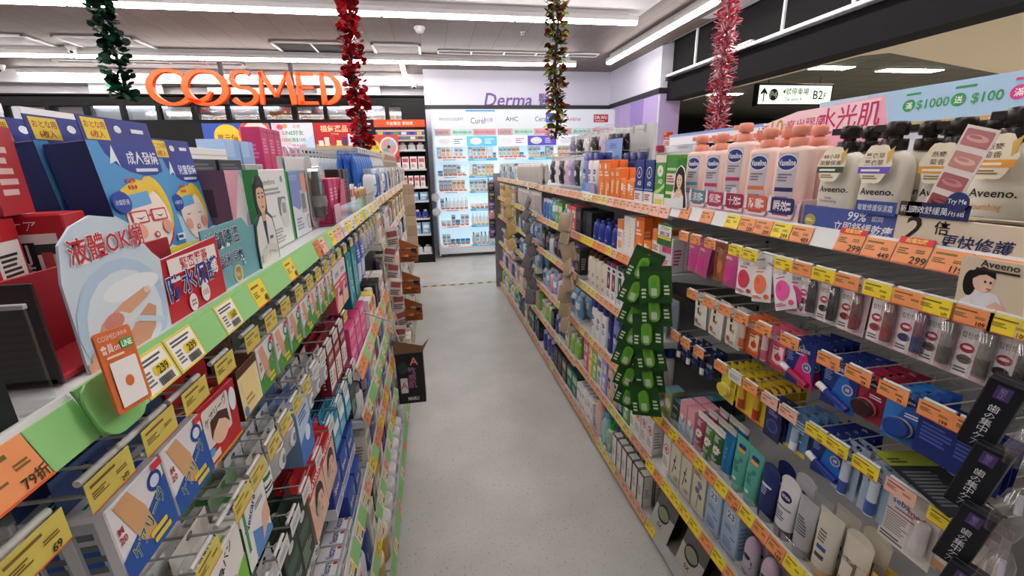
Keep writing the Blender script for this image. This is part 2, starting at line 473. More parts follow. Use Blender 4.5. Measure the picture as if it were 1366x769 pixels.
def pot(r, z, cx=0., c='d0485a', lidc='23305e', lab=None, hh=.016):
    def f(z0):
        mb = MB(); M = Matrix.Translation((cx, -.001, z0 + z)) @ Matrix.Rotation(PI / 2, 4, 'X')
        k = MB(); k.lathe([(r * .85, 0), (r, .004), (r, hh * .55), (r * .97, hh * .57)], mat(c, .2), n=20, sx=1.3); k.lathe([(r * .98, hh * .55), (r * .98, hh * .9), (r * .85, hh)], mat(lidc, .3), n=20, sx=1.3)
        for j, i in ((0, 0),): pass
        mb.ms = k.ms; mb.f = k.f; mb.m = k.m; mb.sm = k.sm; mb.v = [tuple(M @ Vector(v)) for v in k.v]
        return mb
    return f

# ------------------------------------------------------------------ price tickets and shop fittings
TAGC = {'y': 'f0d83a', 'k': 'd9c862', 'o': 'ee9a62', 'w': 'f4f2ec', 'g': '93cf83', 'l': 'd6d8d2', 'p': 'f0b8a8', 't': 'd8742e', 'q': 'e6ab88', 'h': 'e4d67c'}
_tag = {}
def ticket(k, w, h, num=None, big=False, red=None):
    key = (k, w, h, num, big, red)
    if key in _tag: return _tag[key]
    mb = MB(); c = TAGC[k]; ink = '80642e' if k != 'w' else '555555'
    mb.cbox(-w / 2, w / 2, -.0004, .0004, 0, h, mat(c, .45), .0002)
    fr = []
    if k in 'yotpwkqh':
        fr += [('L', .08, .72, .8, .16, 1, ink), ('L', .08, .36, .35, .26, 3, ink), ('L', .6, .45, .3, .16, 2, ink)]
        if k in 'yokqh': fr += [('R', 0, 0, 1, .05, 'd8602c')]
        if num: fr += [('T', .76, .2, .22 if not big else .26, num, '3a2c14', {'b': .02})]
    if k == 'w':
        fr = [('R', 0, 0, 1, 1, 'e9d44a'), ('R', .06, .06, .88, .88, 'f4f2ec'), ('L', .12, .68, .74, .2, 2, '555'), ('L', .12, .2, .25, .4, 4, '777'), ('RR', .4, .36, .5, .26, .08, 'f0d83a'), ('R', .4, .1, .42, .2, '999')]
        fr += [('R', .42 + .04 * i, .1, .018, .2, '222') for i in range(10)]
        if num: fr.append(('T', .64, .49, .2, num, '222', {'b': .02}))
    if red: fr += [('R', 0, .76, 1, .26, 'd8303c'), ('T', .5, .89, .17, red, 'f4e060', {'b': .02})]
    if k == 'l': fr = [('L', .1, .3, .8, .4, 3, '999')]
    if k not in 'g': art(mb, fr, front(w, h, y=-.0004), w, h)
    _tag[key] = mb.mesh('price_ticket')
    return _tag[key]
_meshc = {}
def hook_mesh(L):
    if ('h', L) in _meshc: return _meshc['h', L]
    a = MB()                                     # double wire: peg below, ticket arm above
    a.tube([(0, L, .0), (0, .01, .0), (0, 0, .006)], .0018, STEEL, 6)
    a.tube([(0, L, .026), (0, .008, .026)], .0013, STEEL, 6)
    a.cbox(-.012, .012, L - .004, L, -.012, .034, STEEL, .001)
    b = MB(); b.tube([(-.022, .004, .026), (.022, .004, .026)], .003, mat('cfcfcb', .35), 8)
    _meshc['h', L] = (a.mesh('wire'), b.mesh('ticket_holder'))
    return _meshc['h', L]
def hook(side, y, z, xt, L, k, zone, num=None, w=.05, h=.026, group=None):
    """peg hook with its tip at (xt, y, z); ticket hangs in front of the tip"""
    o = obj('display_hook', None, None, (xt, y, z), (0, 0, RZ[side]))
    a, b = hook_mesh(L)
    obj('wire', a, o); th = obj('ticket_holder', b, o)
    if k: obj('price_ticket', ticket(k, w, h, num), th, (0, -.002, .0), None)
    return tag(o, f"wire hook with {dict(y='yellow', k='pale yellow', o='orange', l='grey', p='faded orange').get(k, 'no')} ticket, {nth((zone, 'hook'))} from near end, {zone}", 'hook', group or f'hooks of {zone}')
def shelf(side, y0, y1, z, xf, depth, cols, zone, tilt=.010, hh=.042, tagw=.055, deckc='d9dadb', railc='dfe2e2', nums=None, under=True, reds=None):
    """steel shelf with a slanted ticket rail; cols: ticket letters from the near end, '.' is an empty place"""
    o = obj('gondola_shelf', None, None, (xf, (y0 + y1) / 2, z), (0, 0, RZ[side]))
    W = y1 - y0 - .006; d = MB()
    d.cbox(-W / 2, W / 2, .012, depth, -.026, 0, deckc, .002)
    d.cbox(-W / 2, W / 2, .010, .016, -.03, .0, deckc, .001)
    obj('deck', d, o)
    r = MB(); pts = [(0, -.026), (.0025, -.026), (tilt + .0025, -.026 + hh), (tilt, -.026 + hh)]
    vs = [(-W / 2, p[0], p[1]) for p in pts] + [(W / 2, p[0], p[1]) for p in pts]
    r.add(vs, [(0, 4, 5, 1), (1, 5, 6, 2), (2, 6, 7, 3), (3, 7, 4, 0), (0, 1, 2, 3), (7, 6, 5, 4)], mat(railc, .3))
    obj('ticket_rail', r, o)
    a = math.atan2(tilt, hh); n = len(cols)
    for i, c in enumerate(cols):
        if c == '.': continue
        # near end is local +x on the right side, -x on the left side
        t = (i + .5) / n; x = (W / 2 - t * W) if side == 'R' else (-W / 2 + t * W)
        tw = W / n * .96 if c != 'g' else W / n
        num = (nums or {}).get(i); rd = (reds or {}).get(i)
        k = obj('price_ticket', ticket(c, round(tw, 4), round(hh * .93 * (1.3 if rd else 1), 4), num, True, rd), o, (x, -.0018, -.0255), (-a, 0, 0))
    for s_ in (-1, 1) if z > .1 else ():
        b = MB(); b.prism([(.05, -.026), (depth, -.026), (depth, -.085)], -.001, .001, deckc)
        b.v = [(s_ * (W / 2 - .004) + v[1], v[0], v[2]) for v in b.v]
        obj('bracket', b, o)
    return tag(o, f'steel shelf with ticket rail, {zone}', 'shelf', 'gondola shelves')

# ------------------------------------------------------------------ filling shelves
def facing(side, p, desc, y, z, xf, zone, depth=1, gap=.004, jit=.003, tilt=0., ry=0., sc=1., dstep=None):
    """one facing of p at y, with copies queued behind it"""
    ds = (dstep or p.size[1] + gap)
    n1 = nth((desc, zone))
    for k in range(depth):
        j = random.uniform(-jit, jit)
        pre = '' if k == 0 else ('second-row ' if k == 1 else 'third-row ' if k == 2 else ORD[k] + '-row ')
        place(p, (xf + SX[side] * (k * ds + random.uniform(0, jit)), y + j * .5, z), RZ[side] + ry + random.uniform(-.03, .03), f'{pre}{desc}, {n1} from near end, {zone}', f'{desc} on {zone}', tilt, 0, sc)
def row(side, y0, z, xf, zone, items, step=1, maxy=None, jit=.003):
    """items near to far: (proto, desc, facings, depth[, gap])"""
    y = y0
    for it in items:
        p, desc, n, dp = it[:4]; g = it[4] if len(it) > 4 else .006
        if p is None: y += n; continue
        for _ in range(n):
            w = p.size[0]
            if maxy and y + w > maxy: return y
            facing(side, p, desc, y + w / 2, z, xf, zone, dp, jit=jit)
            y += w + g
    return y
def hung(side, p, desc, y, z, xt, zone, n=1, step=.012, tilt=0., roll=0., back=.012, first=0.):
    """n packs queued on the hook whose tip is at (xt, y, z)"""
    k = nth((desc, zone))
    for i in range(n):
        lab = f'{desc}, {k} from near end, {zone}' if i == 0 else f'{desc} queued behind {k} one, {zone}'
        place(p, (xt + SX[side] * (back + first + i * step), y + random.uniform(-.002, .002), z + .001), RZ[side] + (random.uniform(-.06, .06) if i else 0), lab,
              None if i == 0 else f'{desc} queued on the {k} such hook, {zone}', tilt + random.uniform(-.02, .02), roll + (random.uniform(-.04, .04) if i else 0))

# ------------------------------------------------------------------ the room
CZ = 2.95
floor_m = noisy('floor_vinyl', 'c0bfba', 'cdccc7', 3.2, .32, 8)
nt = floor_m.node_tree; bs = nt.nodes['Principled BSDF']
sp = nt.nodes.new('ShaderNodeTexNoise'); sp.inputs['Scale'].default_value = 90; sp.inputs['Detail'].default_value = 4
rp = nt.nodes.new('ShaderNodeValToRGB'); rp.color_ramp.elements[0].position = .33; rp.color_ramp.elements[1].position = .38
rp.color_ramp.elements[0].color = lin('8d8a84'); rp.color_ramp.elements[1].color = (1, 1, 1, 1)
mxn = nt.nodes.new('ShaderNodeMix'); mxn.data_type = 'RGBA'; mxn.blend_type = 'MULTIPLY'; mxn.inputs['Factor'].default_value = .55
tcn = [n for n in nt.nodes if n.type == 'TEX_COORD'][0]; old = bs.inputs['Base Color'].links[0].from_socket
nt.links.new(tcn.outputs['Object'], sp.inputs['Vector']); nt.links.new(sp.outputs['Fac'], rp.inputs[0])
nt.links.new(old, mxn.inputs['A']); nt.links.new(rp.outputs[0], mxn.inputs['B']); nt.links.new(mxn.outputs['Result'], bs.inputs['Base Color'])
f = MB(); f.box(-7, 3.2, -2.2, 8.4, -.1, 0, floor_m); struct('floor', f)
f = MB(); f.box(3.2, 18, -2.2, 16, -.1, -.001, noisy('corridor_stone', 'c4c2bc', 'cecbc5', 2, .3)); struct('floor_corridor', f)
# ceiling: painted plasterboard near, grey-brown planks further in
plank = bpy.data.materials.new('ceiling_planks'); plank.use_nodes = True
nt = plank.node_tree; b = nt.nodes['Principled BSDF']; b.inputs['Roughness'].default_value = .6
tc = nt.nodes.new('ShaderNodeTexCoord'); mp = nt.nodes.new('ShaderNodeMapping'); mp.inputs['Rotation'].default_value = (0, 0, PI / 2)
br = nt.nodes.new('ShaderNodeTexBrick'); br.inputs['Scale'].default_value = 1; br.inputs['Brick Width'].default_value = 1.25; br.inputs['Row Height'].default_value = .3
br.inputs['Mortar Size'].default_value = .004; br.inputs['Color1'].default_value = lin('74655f'); br.inputs['Color2'].default_value = lin('6d5e59'); br.inputs['Mortar'].default_value = lin('4a3f3b')
wn = nt.nodes.new('ShaderNodeTexNoise'); wn.inputs['Scale'].default_value = 5; m2 = nt.nodes.new('ShaderNodeMapping'); m2.inputs['Scale'].default_value = (14, 1, 1)
mx = nt.nodes.new('ShaderNodeMix'); mx.data_type = 'RGBA'; mx.blend_type = 'SOFT_LIGHT'; mx.inputs['Factor'].default_value = .35
nt.links.new(tc.outputs['Object'], mp.inputs[0]); nt.links.new(mp.outputs[0], br.inputs['Vector'])
nt.links.new(tc.outputs['Object'], m2.inputs[0]); nt.links.new(m2.outputs[0], wn.inputs['Vector'])
nt.links.new(br.outputs['Color'], mx.inputs['A']); nt.links.new(wn.outputs['Color'], mx.inputs['B']); nt.links.new(mx.outputs['Result'], b.inputs['Base Color'])
white = mat('cfccd0', .7); WHITE = mat('ecebee', .55)
c = MB(); c.box(-7, 2.25, -2.2, 4.78, CZ, CZ + .1, white); c.box(-7, 3.2, 4.78, 8.4, CZ + .03, CZ + .1, white); c.box(2.95, 3.2, -2.2, 4.78, CZ, CZ + .1, white)
c.box(-7, 3.1, 4.78, 7.95, CZ, CZ + .03, plank); c.box(2.25, 2.95, -2.2, 4.78, CZ, CZ + .03, plank); c.box(2.25, 2.95, -2.2, 4.78, CZ + .03, CZ + .1, white)
struct('ceiling', c)
DARK = mat('1c1c20', .6); BLACK = mat('121214', .45)
w = MB(); w.box(-7, 0, 8.3, 8.4, 0, 3.05, WHITE); w.box(-7, 0, 8.16, 8.3, 2.62, 2.72, WHITE); w.box(-7, 0, 7.98, 8.3, 2.78, 3.0, WHITE); struct('wall_back', w)
w = MB(); w.box(-7.1, -7, -2.2, 8.4, 0, 3.05, mat('dcdade', .6)); w.box(-7, -6.86, -2.2, 8.2, 2.6, 2.7, WHITE); struct('wall_left', w)
w = MB(); w.box(-7.1, 3.3, -2.3, -2.2, 0, 3.05, mat('d0cfd2', .6)); struct('wall_front', w)
# the pier that carries the lit display
lav = mat('b9a5d8', .45); lav2 = mat('9f87cc', .45)
w = MB(); w.box(0, 3.1, 7.56, 8.4, 0, 3.0, mat('dcdbea', .5)); w.box(0, 3.1, 7.54, 7.56, 2.37, 2.43, mat('2a2a30', .4)); struct('wall_display', w)
w = MB(); w.box(3.1, 3.41, 5.85, 8.4, 0, 3.0, mat('dcdbea', .5))
for i in range(4):
    a = 5.87 + i * .42; w.box(3.094, 3.1, a + .008, a + .412, .05, 2.36, lav2 if i == 1 else lav)
w.box(3.11, 3.405, 5.843, 5.85, .05, 2.36, mat('b3a2cc', .45))
w.box(3.085, 3.1, 5.84, 7.55, 2.37, 2.44, mat('2a2a30', .4)); w.box(3.085, 3.415, 5.838, 5.85, 2.37, 2.44, mat('2a2a30', .4))
art(w, [('T', .5, .5, .9, 'F\nA\nS\nT', 'e6def4')], lambda u, v, o: (3.0935 - o, 6.55 - u * .1, 1.45 + v * .55), .1, .55)
struct('wall_right', w)
w = MB(); w.box(3.2, 3.42, -2.2, 5.84, 2.28, 2.56, mat('060609', .9)); w.box(3.26, 3.42, -2.2, 5.84, 2.56, 3.05, mat('08080a', .8)); w.box(3.19, 3.22, -2.2, 5.84, 2.545, 2.565, mat('232328', .5)); struct('beam_bulkhead', w)
w = MB(); pts = [(3.42, 5.84), (3.47, 5.84), (3.47, 3.3), (3.62, 3.19), (6.6, 4.13), (6.6, -2.2), (3.42, -2.2)]
n = len(pts); vs = [(x, y, 2.28) for x, y in pts] + [(x, y, 2.6) for x, y in pts]
tan = mat('ecdcc0', .6); w.add(vs, [tuple(range(n)), tuple(range(2 * n - 1, n - 1, -1))], tan); w.add(vs, [(i, (i + 1) % n, (i + 1) % n + n, i + n) for i in range(n)], tan); struct('beam_soffit', w)
tile = bpy.data.materials.new('corridor_tiles'); tile.use_nodes = True
nt = tile.node_tree; b = nt.nodes['Principled BSDF']; b.inputs['Roughness'].default_value = .8
tc = nt.nodes.new('ShaderNodeTexCoord'); br = nt.nodes.new('ShaderNodeTexBrick'); br.offset = 0; br.inputs['Scale'].default_value = 1; br.inputs['Brick Width'].default_value = .6; br.inputs['Row Height'].default_value = .6
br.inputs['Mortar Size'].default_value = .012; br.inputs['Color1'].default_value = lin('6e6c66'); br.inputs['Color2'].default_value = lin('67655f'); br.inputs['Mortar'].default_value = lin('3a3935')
nt.links.new(tc.outputs['Object'], br.inputs['Vector']); nt.links.new(br.outputs['Color'], b.inputs['Base Color'])
w = MB(); w.box(3.42, 18, -2.2, 16, 3.0, 3.1, tile); struct('ceiling_corridor', w)
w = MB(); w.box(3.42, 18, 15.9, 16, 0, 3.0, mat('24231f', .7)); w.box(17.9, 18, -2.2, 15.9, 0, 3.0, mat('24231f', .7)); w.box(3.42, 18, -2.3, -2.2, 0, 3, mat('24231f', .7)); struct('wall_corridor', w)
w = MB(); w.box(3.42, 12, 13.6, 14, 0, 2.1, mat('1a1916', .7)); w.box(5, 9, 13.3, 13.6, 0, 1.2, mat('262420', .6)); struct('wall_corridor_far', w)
# black clerestory over the back shelves with a store room behind it
w = MB(); BK = mat('0a0a0c', .6)
w.box(-7, 0, 7.6, 7.66, 2.42, 2.56, BK); w.box(-7, 0, 7.6, 7.66, 1.2, 2.19, BK); w.box(-7, 0, 7.6, 8.16, 2.54, 2.58, BK); w.box(-.38, 0, 7.6, 7.66, 2.19, 2.42, BK); w.box(-7, -5.75, 7.6, 7.66, 2.19, 2.42, BK)
x = -5.2
while x < -.5: w.box(x - .028, x + .028, 7.595, 7.665, 2.19, 2.42, BK); x += .46
w.box(-7, 0, 7.66, 8.3, 2.15, 2.19, mat('8b8a88', .5)); w.box(-7, 0, 8.1, 8.16, 2.19, 2.54, mat('a6abb0', .5))
struct('wall_clerestory', w)
g = MB(); g.box(-5.75, -.38, 7.675, 7.679, 2.19, 2.42, CLEAR); o = struct('window_1', g)

LW = mat('fff8f4', .5, 0, 30.)
_ls = [0]
def strip(x0, x1, y0, y1, z, label, em=None, side=0):
    """bare LED batten: housing, and a glowing diffuser below it"""
    o = obj('led_batten', None, None, ((x0 + x1) / 2, (y0 + y1) / 2, z)); a = (x1 - x0) / 2; c = (y1 - y0) / 2
    h = MB(); h.cbox(-a, a, -c, c, .03, .075, mat('d8d5d6', .5), .004); obj('housing', h, o)
    d = MB()
    if a > c:
        n = max(1, round(a * 2 / 1.2)); s = 2 * a / n
        for i in range(n): d.cbox(-a + i * s + .006, -a + (i + 1) * s - .006, -c * .8, c * .8, 0, .03, em or LW, .008)
        h2 = MB(); h2.cbox(-a * .98, a * .98, -.01, .01, .075, CZ - z, mat('cfcccd', .5), .002)
    else:
        n = max(1, round(c * 2 / 1.2)); s = 2 * c / n
        for i in range(n): d.cbox(-a * .8, a * .8, -c + i * s + .006, -c + (i + 1) * s - .006, 0, .03, em or LW, .008)
        h2 = MB(); h2.cbox(-.01, .01, -c * .98, c * .98, .075, CZ - z, mat('cfcccd', .5), .002)
    obj('diffuser', d, o); obj('mounting_channel', h2, o)
    return tag(o, label, 'ceiling light', 'white light battens on the ceiling')
strip(-6.6, 2.17, 4.62, 4.69, 2.83, 'long white light batten across the ceiling, nearest in view at the top')
strip(-6.6, 2.17, 6.56, 6.63, 2.83, 'long white light batten across the ceiling, just before the lit display')
strip(-5.6, -.28, 7.82, 7.89, 2.85, 'white light batten tucked along the back wall above the clerestory')
strip(-.31, -.24, 6.66, 7.8, 2.83, 'short light batten running lengthwise between two cross battens')
strip(2.56, 2.64, -1.5, 6.45, 2.83, 'long light batten running lengthwise beside the lavender wall')
strip(-6.6, 2.17, 2.68, 2.75, 2.83, 'light batten across the ceiling above the middle of the aisle')
strip(-6.6, 2.17, .72, .79, 2.83, 'light batten across the ceiling above the near shelves')

def vent(x0, x1, y0, y1, label, slab, nsplit=1, fr='e4e2e4', gl='b9b6b6'):
    o = obj('ceiling_vent', None, None, ((x0 + x1) / 2, (y0 + y1) / 2, CZ)); a = (x1 - x0) / 2; c = (y1 - y0) / 2
    h = MB(); t = .035 if c > .2 else .018
    for q in ((-a, a, -c, -c + t), (-a, a, c - t, c), (-a, -a + t, -c, c), (a - t, a, -c, c)): h.cbox(*q, -.018, 0, mat(fr, .5), .003)
    for i in range(1, nsplit): x = -a + 2 * a * i / nsplit; h.cbox(x - .012, x + .012, -c, c, -.016, 0, mat(fr, .5), .002)
    obj('rim', h, o)
    g = MB(); g.box(-a + t, a - t, -c + t, c - t, -.004, -.001, mat(gl, .7))
    ns = int((2 * c - 2 * t) / .03)
    for i in range(ns): y = -c + t + (i + .5) * (2 * c - 2 * t) / ns; g.box(-a + t, a - t, y - .004, y + .004, -.012, -.004, mat(slab, .6))
    obj('grille', g, o)
    return tag(o, label, 'ceiling vent')
vent(-4.95, -4.2, 6.1, 6.8, 'white perforated ceiling vent at the far left beside the dome camera', 'cfcccd')
vent(-3.95, -3.15, 6.1, 6.8, 'white perforated ceiling vent behind the green tinsel garland', 'cfcccd')
vent(-1.75, -.85, 6.1, 6.8, 'dark two-part ceiling vent above the orange sign', '2c2a2c', 2, 'd6d3d3', '242225')
vent(-.6, .0, 6.1, 6.8, 'white perforated ceiling vent beside the smoke detector', 'cfcccd')
vent(.21, 2.43, 6.33, 6.5, 'long narrow air outlet with five slots before the lit display', '77757a', 5, 'e8e6e8', '68666a')
vent(-4.8, -2.5, 7.3, 7.45, 'long narrow air outlet above the orange sign', '8a888c', 5)
def dome(x, y, z, label):
    o = obj('security_camera', None, None, (x, y, z)); m = MB(); m.lathe([(.058, 0), (.06, -.02), (.05, -.035)], mat('e8e6e6', .4), n=20); obj('housing', m, o)
    m = MB(); m.lathe([(.046, -.033), (.044, -.055), (.03, -.075), (.008, -.084)], mat('f0eeee', .3), n=20); obj('dome', m, o)
    m = MB(); m.lathe([(.02, -.05), (.022, -.07), (.012, -.088)], BLACK, .0, -.02, n=14); obj('lens', m, o)
    tag(o, label, 'security camera')
dome(-4.05, 6.55, CZ, 'white dome camera between two perforated vents'); dome(-5.68, 7.7, CZ, 'white dome camera at the far left end'); dome(-.15, 7.75, 2.78, 'white dome camera high in the corner beside the lit display')
o = obj('smoke_detector', None, None, (0, 5.39, CZ)); m = MB(); m.lathe([(.06, 0), (.06, -.02), (.05, -.03)], mat('eceaea', .5), n=20); obj('mounting_plate', m, o)
m = MB(); m.lathe([(.048, -.028), (.045, -.05), (.03, -.058)], mat('e2e0e0', .5), n=20); obj('sensor', m, o); tag(o, 'round white smoke detector on the plank ceiling', 'smoke detector')
o = obj('sprinkler', None, None, (1.15, 5.44, CZ)); m = MB(); m.lathe([(.03, 0), (.028, -.006), (.008, -.008), (.008, -.03)], CHROME, n=14)
for i in range(8): m.cbox(.006, .03, -.003, .003, -.034, -.031, CHROME, .0005, Matrix.Rotation(i * PI / 4, 4, 'Z'))
obj('sprinkler_head', m, o); tag(o, 'small metal sprinkler head on the plank ceiling', 'sprinkler')
# white rail along the bulkhead
o = obj('lighting_rail', None, None, (3.12, 0, 0)); m = MB(); m.cbox(-.015, .015, -2, 5.72, 2.545, 2.575, mat('e9e8ea', .4), .003); obj('rail', m, o)
for y in (5.1, 4.45, 3.78, 3.1, 2.3, 1.2, 0, -1.2):
    m = MB(); m.cbox(-.011, .011, y - .011, y + .011, 2.575, CZ, mat('e9e8ea', .4), .002); obj('hanger', m, o)
m = MB(); m.cbox(-.02, .02, 4.15, 4.6, 2.578, 2.6, mat('f4f4f6', .4), .003); obj('lamp', m, o)
m = MB(); m.cbox(-.02, .25, 5.68, 5.72, 2.5, 2.545, mat('2c2c30', .4), .003); obj('wall_bracket', m, o)
tag(o, 'white steel rail hung along the black bulkhead', 'rail')
# exit direction sign
o = obj('hanging_sign', None, None, (6.2, 7.0, 2.39)); W, H = 1.4, .29
m = MB(); m.cbox(-W / 2 - .03, W / 2 + .03, 0, .1, -.03, H + .03, BLACK, .004); obj('casing', m, o)
m = MB(); m.box(-W / 2, W / 2, -.004, 0, 0, H, mat('e8f4e4', .4, 0, 1.1))
art(m, [('P', [(.06, .12), (.06, .6), (.03, .5), (.02, .58), (.067, .88), (.114, .58), (.104, .5), (.074, .6), (.074, .12)], '14201a'), ('E', .2, .5, .062, .32, '14201a'), ('T', .2, .5, .34, 'P4', 'eef6ea', {'b': .03}),
        ('T', .5, .68, .36, '4號停車場', '14201a', {'b': .01}), ('T', .475, .24, .24, 'Car park 4', '14201a'), ('R', .715, .04, .004, .92, '14201a'), ('T', .815, .5, .46, 'B2', '14201a', {'b': .01}), ('T', .915, .44, .33, 'F', '14201a')], front(W, H, y=-.004), W, H)
obj('lit_panel', m, o)
m = MB(); m.tube([(-.5, .05, H + .03), (-.5, .05, .61)], .008, BLACK); m.tube([(.5, .05, H + .03), (.5, .05, .61)], .008, BLACK); obj('suspension_rods', m, o)
tag(o, 'lit car park direction sign with arrow hanging in the dark corridor', 'sign')
CL = mat('fff3e2', .5, 0, 36.)
for x0, x1, y0, y1, l in ((6.5, 7.4, 9.95, 10.15, 'slim lit ceiling panel partly behind the pink tinsel garland'), (6.55, 7.3, 7.0, 7.25, 'lit corridor ceiling panel directly above the direction sign'), (8.1, 9.3, 7.1, 7.35, 'lit corridor ceiling panel right of the direction sign'), (11.2, 12.6, 8.7, 9.4, 'largest lit corridor ceiling panel above the blue promotion header')):
    o = obj('corridor_light', None, None, ((x0 + x1) / 2, (y0 + y1) / 2, 3.0)); a = (x1 - x0) / 2; c = (y1 - y0) / 2
    m = MB(); m.cbox(-a - .02, a + .02, -c - .02, c + .02, -.012, 0, mat('8a8884', .5), .003); obj('rim', m, o)
    m = MB(); m.cbox(-a, a, -c, c, -.02, -.012, CL, .002); obj('diffuser', m, o); tag(o, l, 'ceiling light')
for i, (x0, y0) in enumerate(((8, 2.2), (8, -.6), (10.5, 2.2), (10.5, -.6), (13, 3.5))):  # unseen panels added so that floor bounce brightens the soffit
    o = obj('corridor_light', None, None, (x0, y0, 3.0)); m = MB(); m.cbox(-.62, .62, -.32, .32, -.012, 0, mat('8a8884', .5), .003); obj('rim', m, o)
    m = MB(); m.cbox(-.6, .6, -.3, .3, -.02, -.012, CL, .002); obj('diffuser', m, o); tag(o, f'added unseen corridor ceiling panel that brightens the soffit by bounce, {ORD[i]} of the grid', 'ceiling light')
# floor tape
m = MB(); n = 16
for i in range(n):
    x = -.2 + i * .06; m.add([(x, 5.5, .0012), (x + .06, 5.5, .0012), (x + .075, 5.55, .0012), (x + .015, 5.55, .0012)], [(0, 1, 2, 3)], 'e8c832' if i % 2 else '2a2a28')
tag(obj('floor_tape', m), 'yellow and black warning tape stuck across the floor', 'tape')

# ------------------------------------------------------------------ orange hanging letters
def letters():
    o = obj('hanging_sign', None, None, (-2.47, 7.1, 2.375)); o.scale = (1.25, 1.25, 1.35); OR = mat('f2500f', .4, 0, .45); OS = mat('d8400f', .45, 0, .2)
    Hh = .31
    def stroke(mb, pts, closed=False):
        """ribbon through (x, z, half width)"""
        n = len(pts); L = []; Rr = []
        for i, p in enumerate(pts):
            a = pts[(i - 1) % n] if closed or i else p; b = pts[(i + 1) % n] if closed or i < n - 1 else p
            dx, dz = b[0] - a[0], b[1] - a[1]; q = math.hypot(dx, dz) or 1
            L.append((p[0] - dz / q * p[2], p[1] + dx / q * p[2])); Rr.append((p[0] + dz / q * p[2], p[1] - dx / q * p[2]))
        D = .06
        for i in range(n if closed else n - 1):
            j = (i + 1) % n; q = [L[i], L[j], Rr[j], Rr[i]]
            vs = [(x, -D / 2, z) for x, z in q] + [(x, D / 2, z) for x, z in q]
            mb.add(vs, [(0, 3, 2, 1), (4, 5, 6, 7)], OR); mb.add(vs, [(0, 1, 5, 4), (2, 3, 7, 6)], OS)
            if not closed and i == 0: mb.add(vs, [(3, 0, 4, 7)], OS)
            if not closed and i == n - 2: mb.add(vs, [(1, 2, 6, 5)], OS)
    def ring(cx, rx, a0, a1, n=40, lo=.014, hi=.034):
        out = []
        for i in range(n + 1):
            t = math.radians(a0 + (a1 - a0) * i / n); out.append((cx + rx * math.cos(t), Hh / 2 + Hh / 2 * math.sin(t), lo + (hi - lo) * abs(math.cos(t)) ** 1.3))
        return out
    m = MB(); stroke(m, ring(-.70, .2, 42, 318) ); stroke(m, [(-.55, .05, .014), (-.46, .02, .018), (-.36, .06, .02), (-.31, .12, .012)]); obj('letter_c', m, o)
    m = MB(); stroke(m, ring(-.36, .2, 0, 360)[:-1], True); obj('letter_o', m, o)
    m = MB(); sp_ = []
    for i in range(33):
        t = i / 32
        if t < .5: a = math.radians(40 + 230 * t * 2); sp_.append((.02 + .105 * math.cos(a), .235 + .075 * math.sin(a), .013 + .012 * abs(math.cos(a))))
        else: a = math.radians(90 - 250 * (t - .5) * 2); sp_.append((.02 + .12 * math.cos(a), .08 + .08 * math.sin(a), .013 + .014 * abs(math.cos(a))))
    stroke(m, sp_); obj('letter_s', m, o)
    m = MB(); stroke(m, [(.19, 0, .018), (.215, Hh, .018)]); stroke(m, [(.215, Hh, .026), (.35, .08, .022)]); stroke(m, [(.35, .08, .014), (.49, Hh, .014)]); stroke(m, [(.49, Hh, .03), (.53, 0, .03)]); obj('letter_m', m, o)
    m = MB(); stroke(m, [(.6, 0, .028), (.6, Hh, .028)]); stroke(m, [(.6, Hh - .015, .015), (.77, Hh - .015, .015)]); stroke(m, [(.6, .165, .013), (.75, .165, .013)]); stroke(m, [(.6, .015, .015), (.78, .015, .015)]); obj('letter_e', m, o)
    m = MB(); stroke(m, [(.85, 0, .026), (.85, Hh, .026)]); stroke(m, [(.85, Hh - .014, .014)] + [(.87 + .15 * math.cos(math.radians(a)), Hh / 2 + (Hh / 2 - .014) * math.sin(math.radians(a)), .014 + .018 * math.cos(math.radians(a))) for a in range(80, -81, -10)] + [(.85, .014, .014)]); obj('letter_d', m, o)
    m = MB(); m.cbox(-.8, .95, .03, .06, .17, .2, BLACK, .002); m.cbox(-.9, 1.0, .03, .06, -.012, .008, BLACK, .002); obj('support_bar', m, o)
    for x in (-.2, .52):
        m = MB(); m.cbox(x - .02, x + .02, .03, .07, -.01, (CZ - 2.375) / 1.35, mat('4a4a4c', .5), .002); obj('support_post', m, o)
    tag(o, 'orange store name letters hung from the ceiling on dark posts', 'sign')
letters()

# ------------------------------------------------------------------ goods: pump bottles and boxes of the right top shelf
NAVY = '1f2c6b'
def lotion(stripe, h=.168):
    fr = [('R', .16, .12, .56, .86, 'c9c3cb'), ('E', .44, .84, .29, .12, 'f4f2f2'), ('E', .44, .84, .27, .106, '243a86'), ('T', .44, .84, .085, 'Vaseline', 'f4f4f4', {'b': .02, 'w': .48}),
          ('L', .22, .56, .42, .13, 3, '7d7a88'), ('R', .18, .42, .52, .06, stripe), ('L', .22, .22, .4, .14, 3, '8a8894'), ('E', .56, .24, .12, .07, 'dfe6ea')]
    return bottle('pump_bottle', .086, .055, h + .046, 'f2d3c8', .93, .3, fr, 'e89a84', 'pump', .021, .45, 3.4, .93, 'lotion bottle', .35)
LOT = [lotion(c) for c in ('5aa0b4', 'c23a62', 'b8325a', 'e07a4a', '2b2f5c')]
def oat(txt, c, bc, h=.152):
    fr = [('L', .2, .9, .4, .02, 1, '555'), ('T', .48, .7, .11, 'Aveeno.', '2a2624', {'b': .015, 'w': .7}), ('T', .42, .5, .12, txt, c, {'w': .5}), ('L', .2, .28, .44, .1, 3, '9b968c'), ('RR', .16, .16, .5, .07, .02, c)]
    return bottle('pump_bottle', .084, .056, h + .05, 'e9e4d6', .72, .34, fr, '1f1816', 'pump', .023, .47, 2.5, .94, 'lotion bottle', .35, '1f1816')
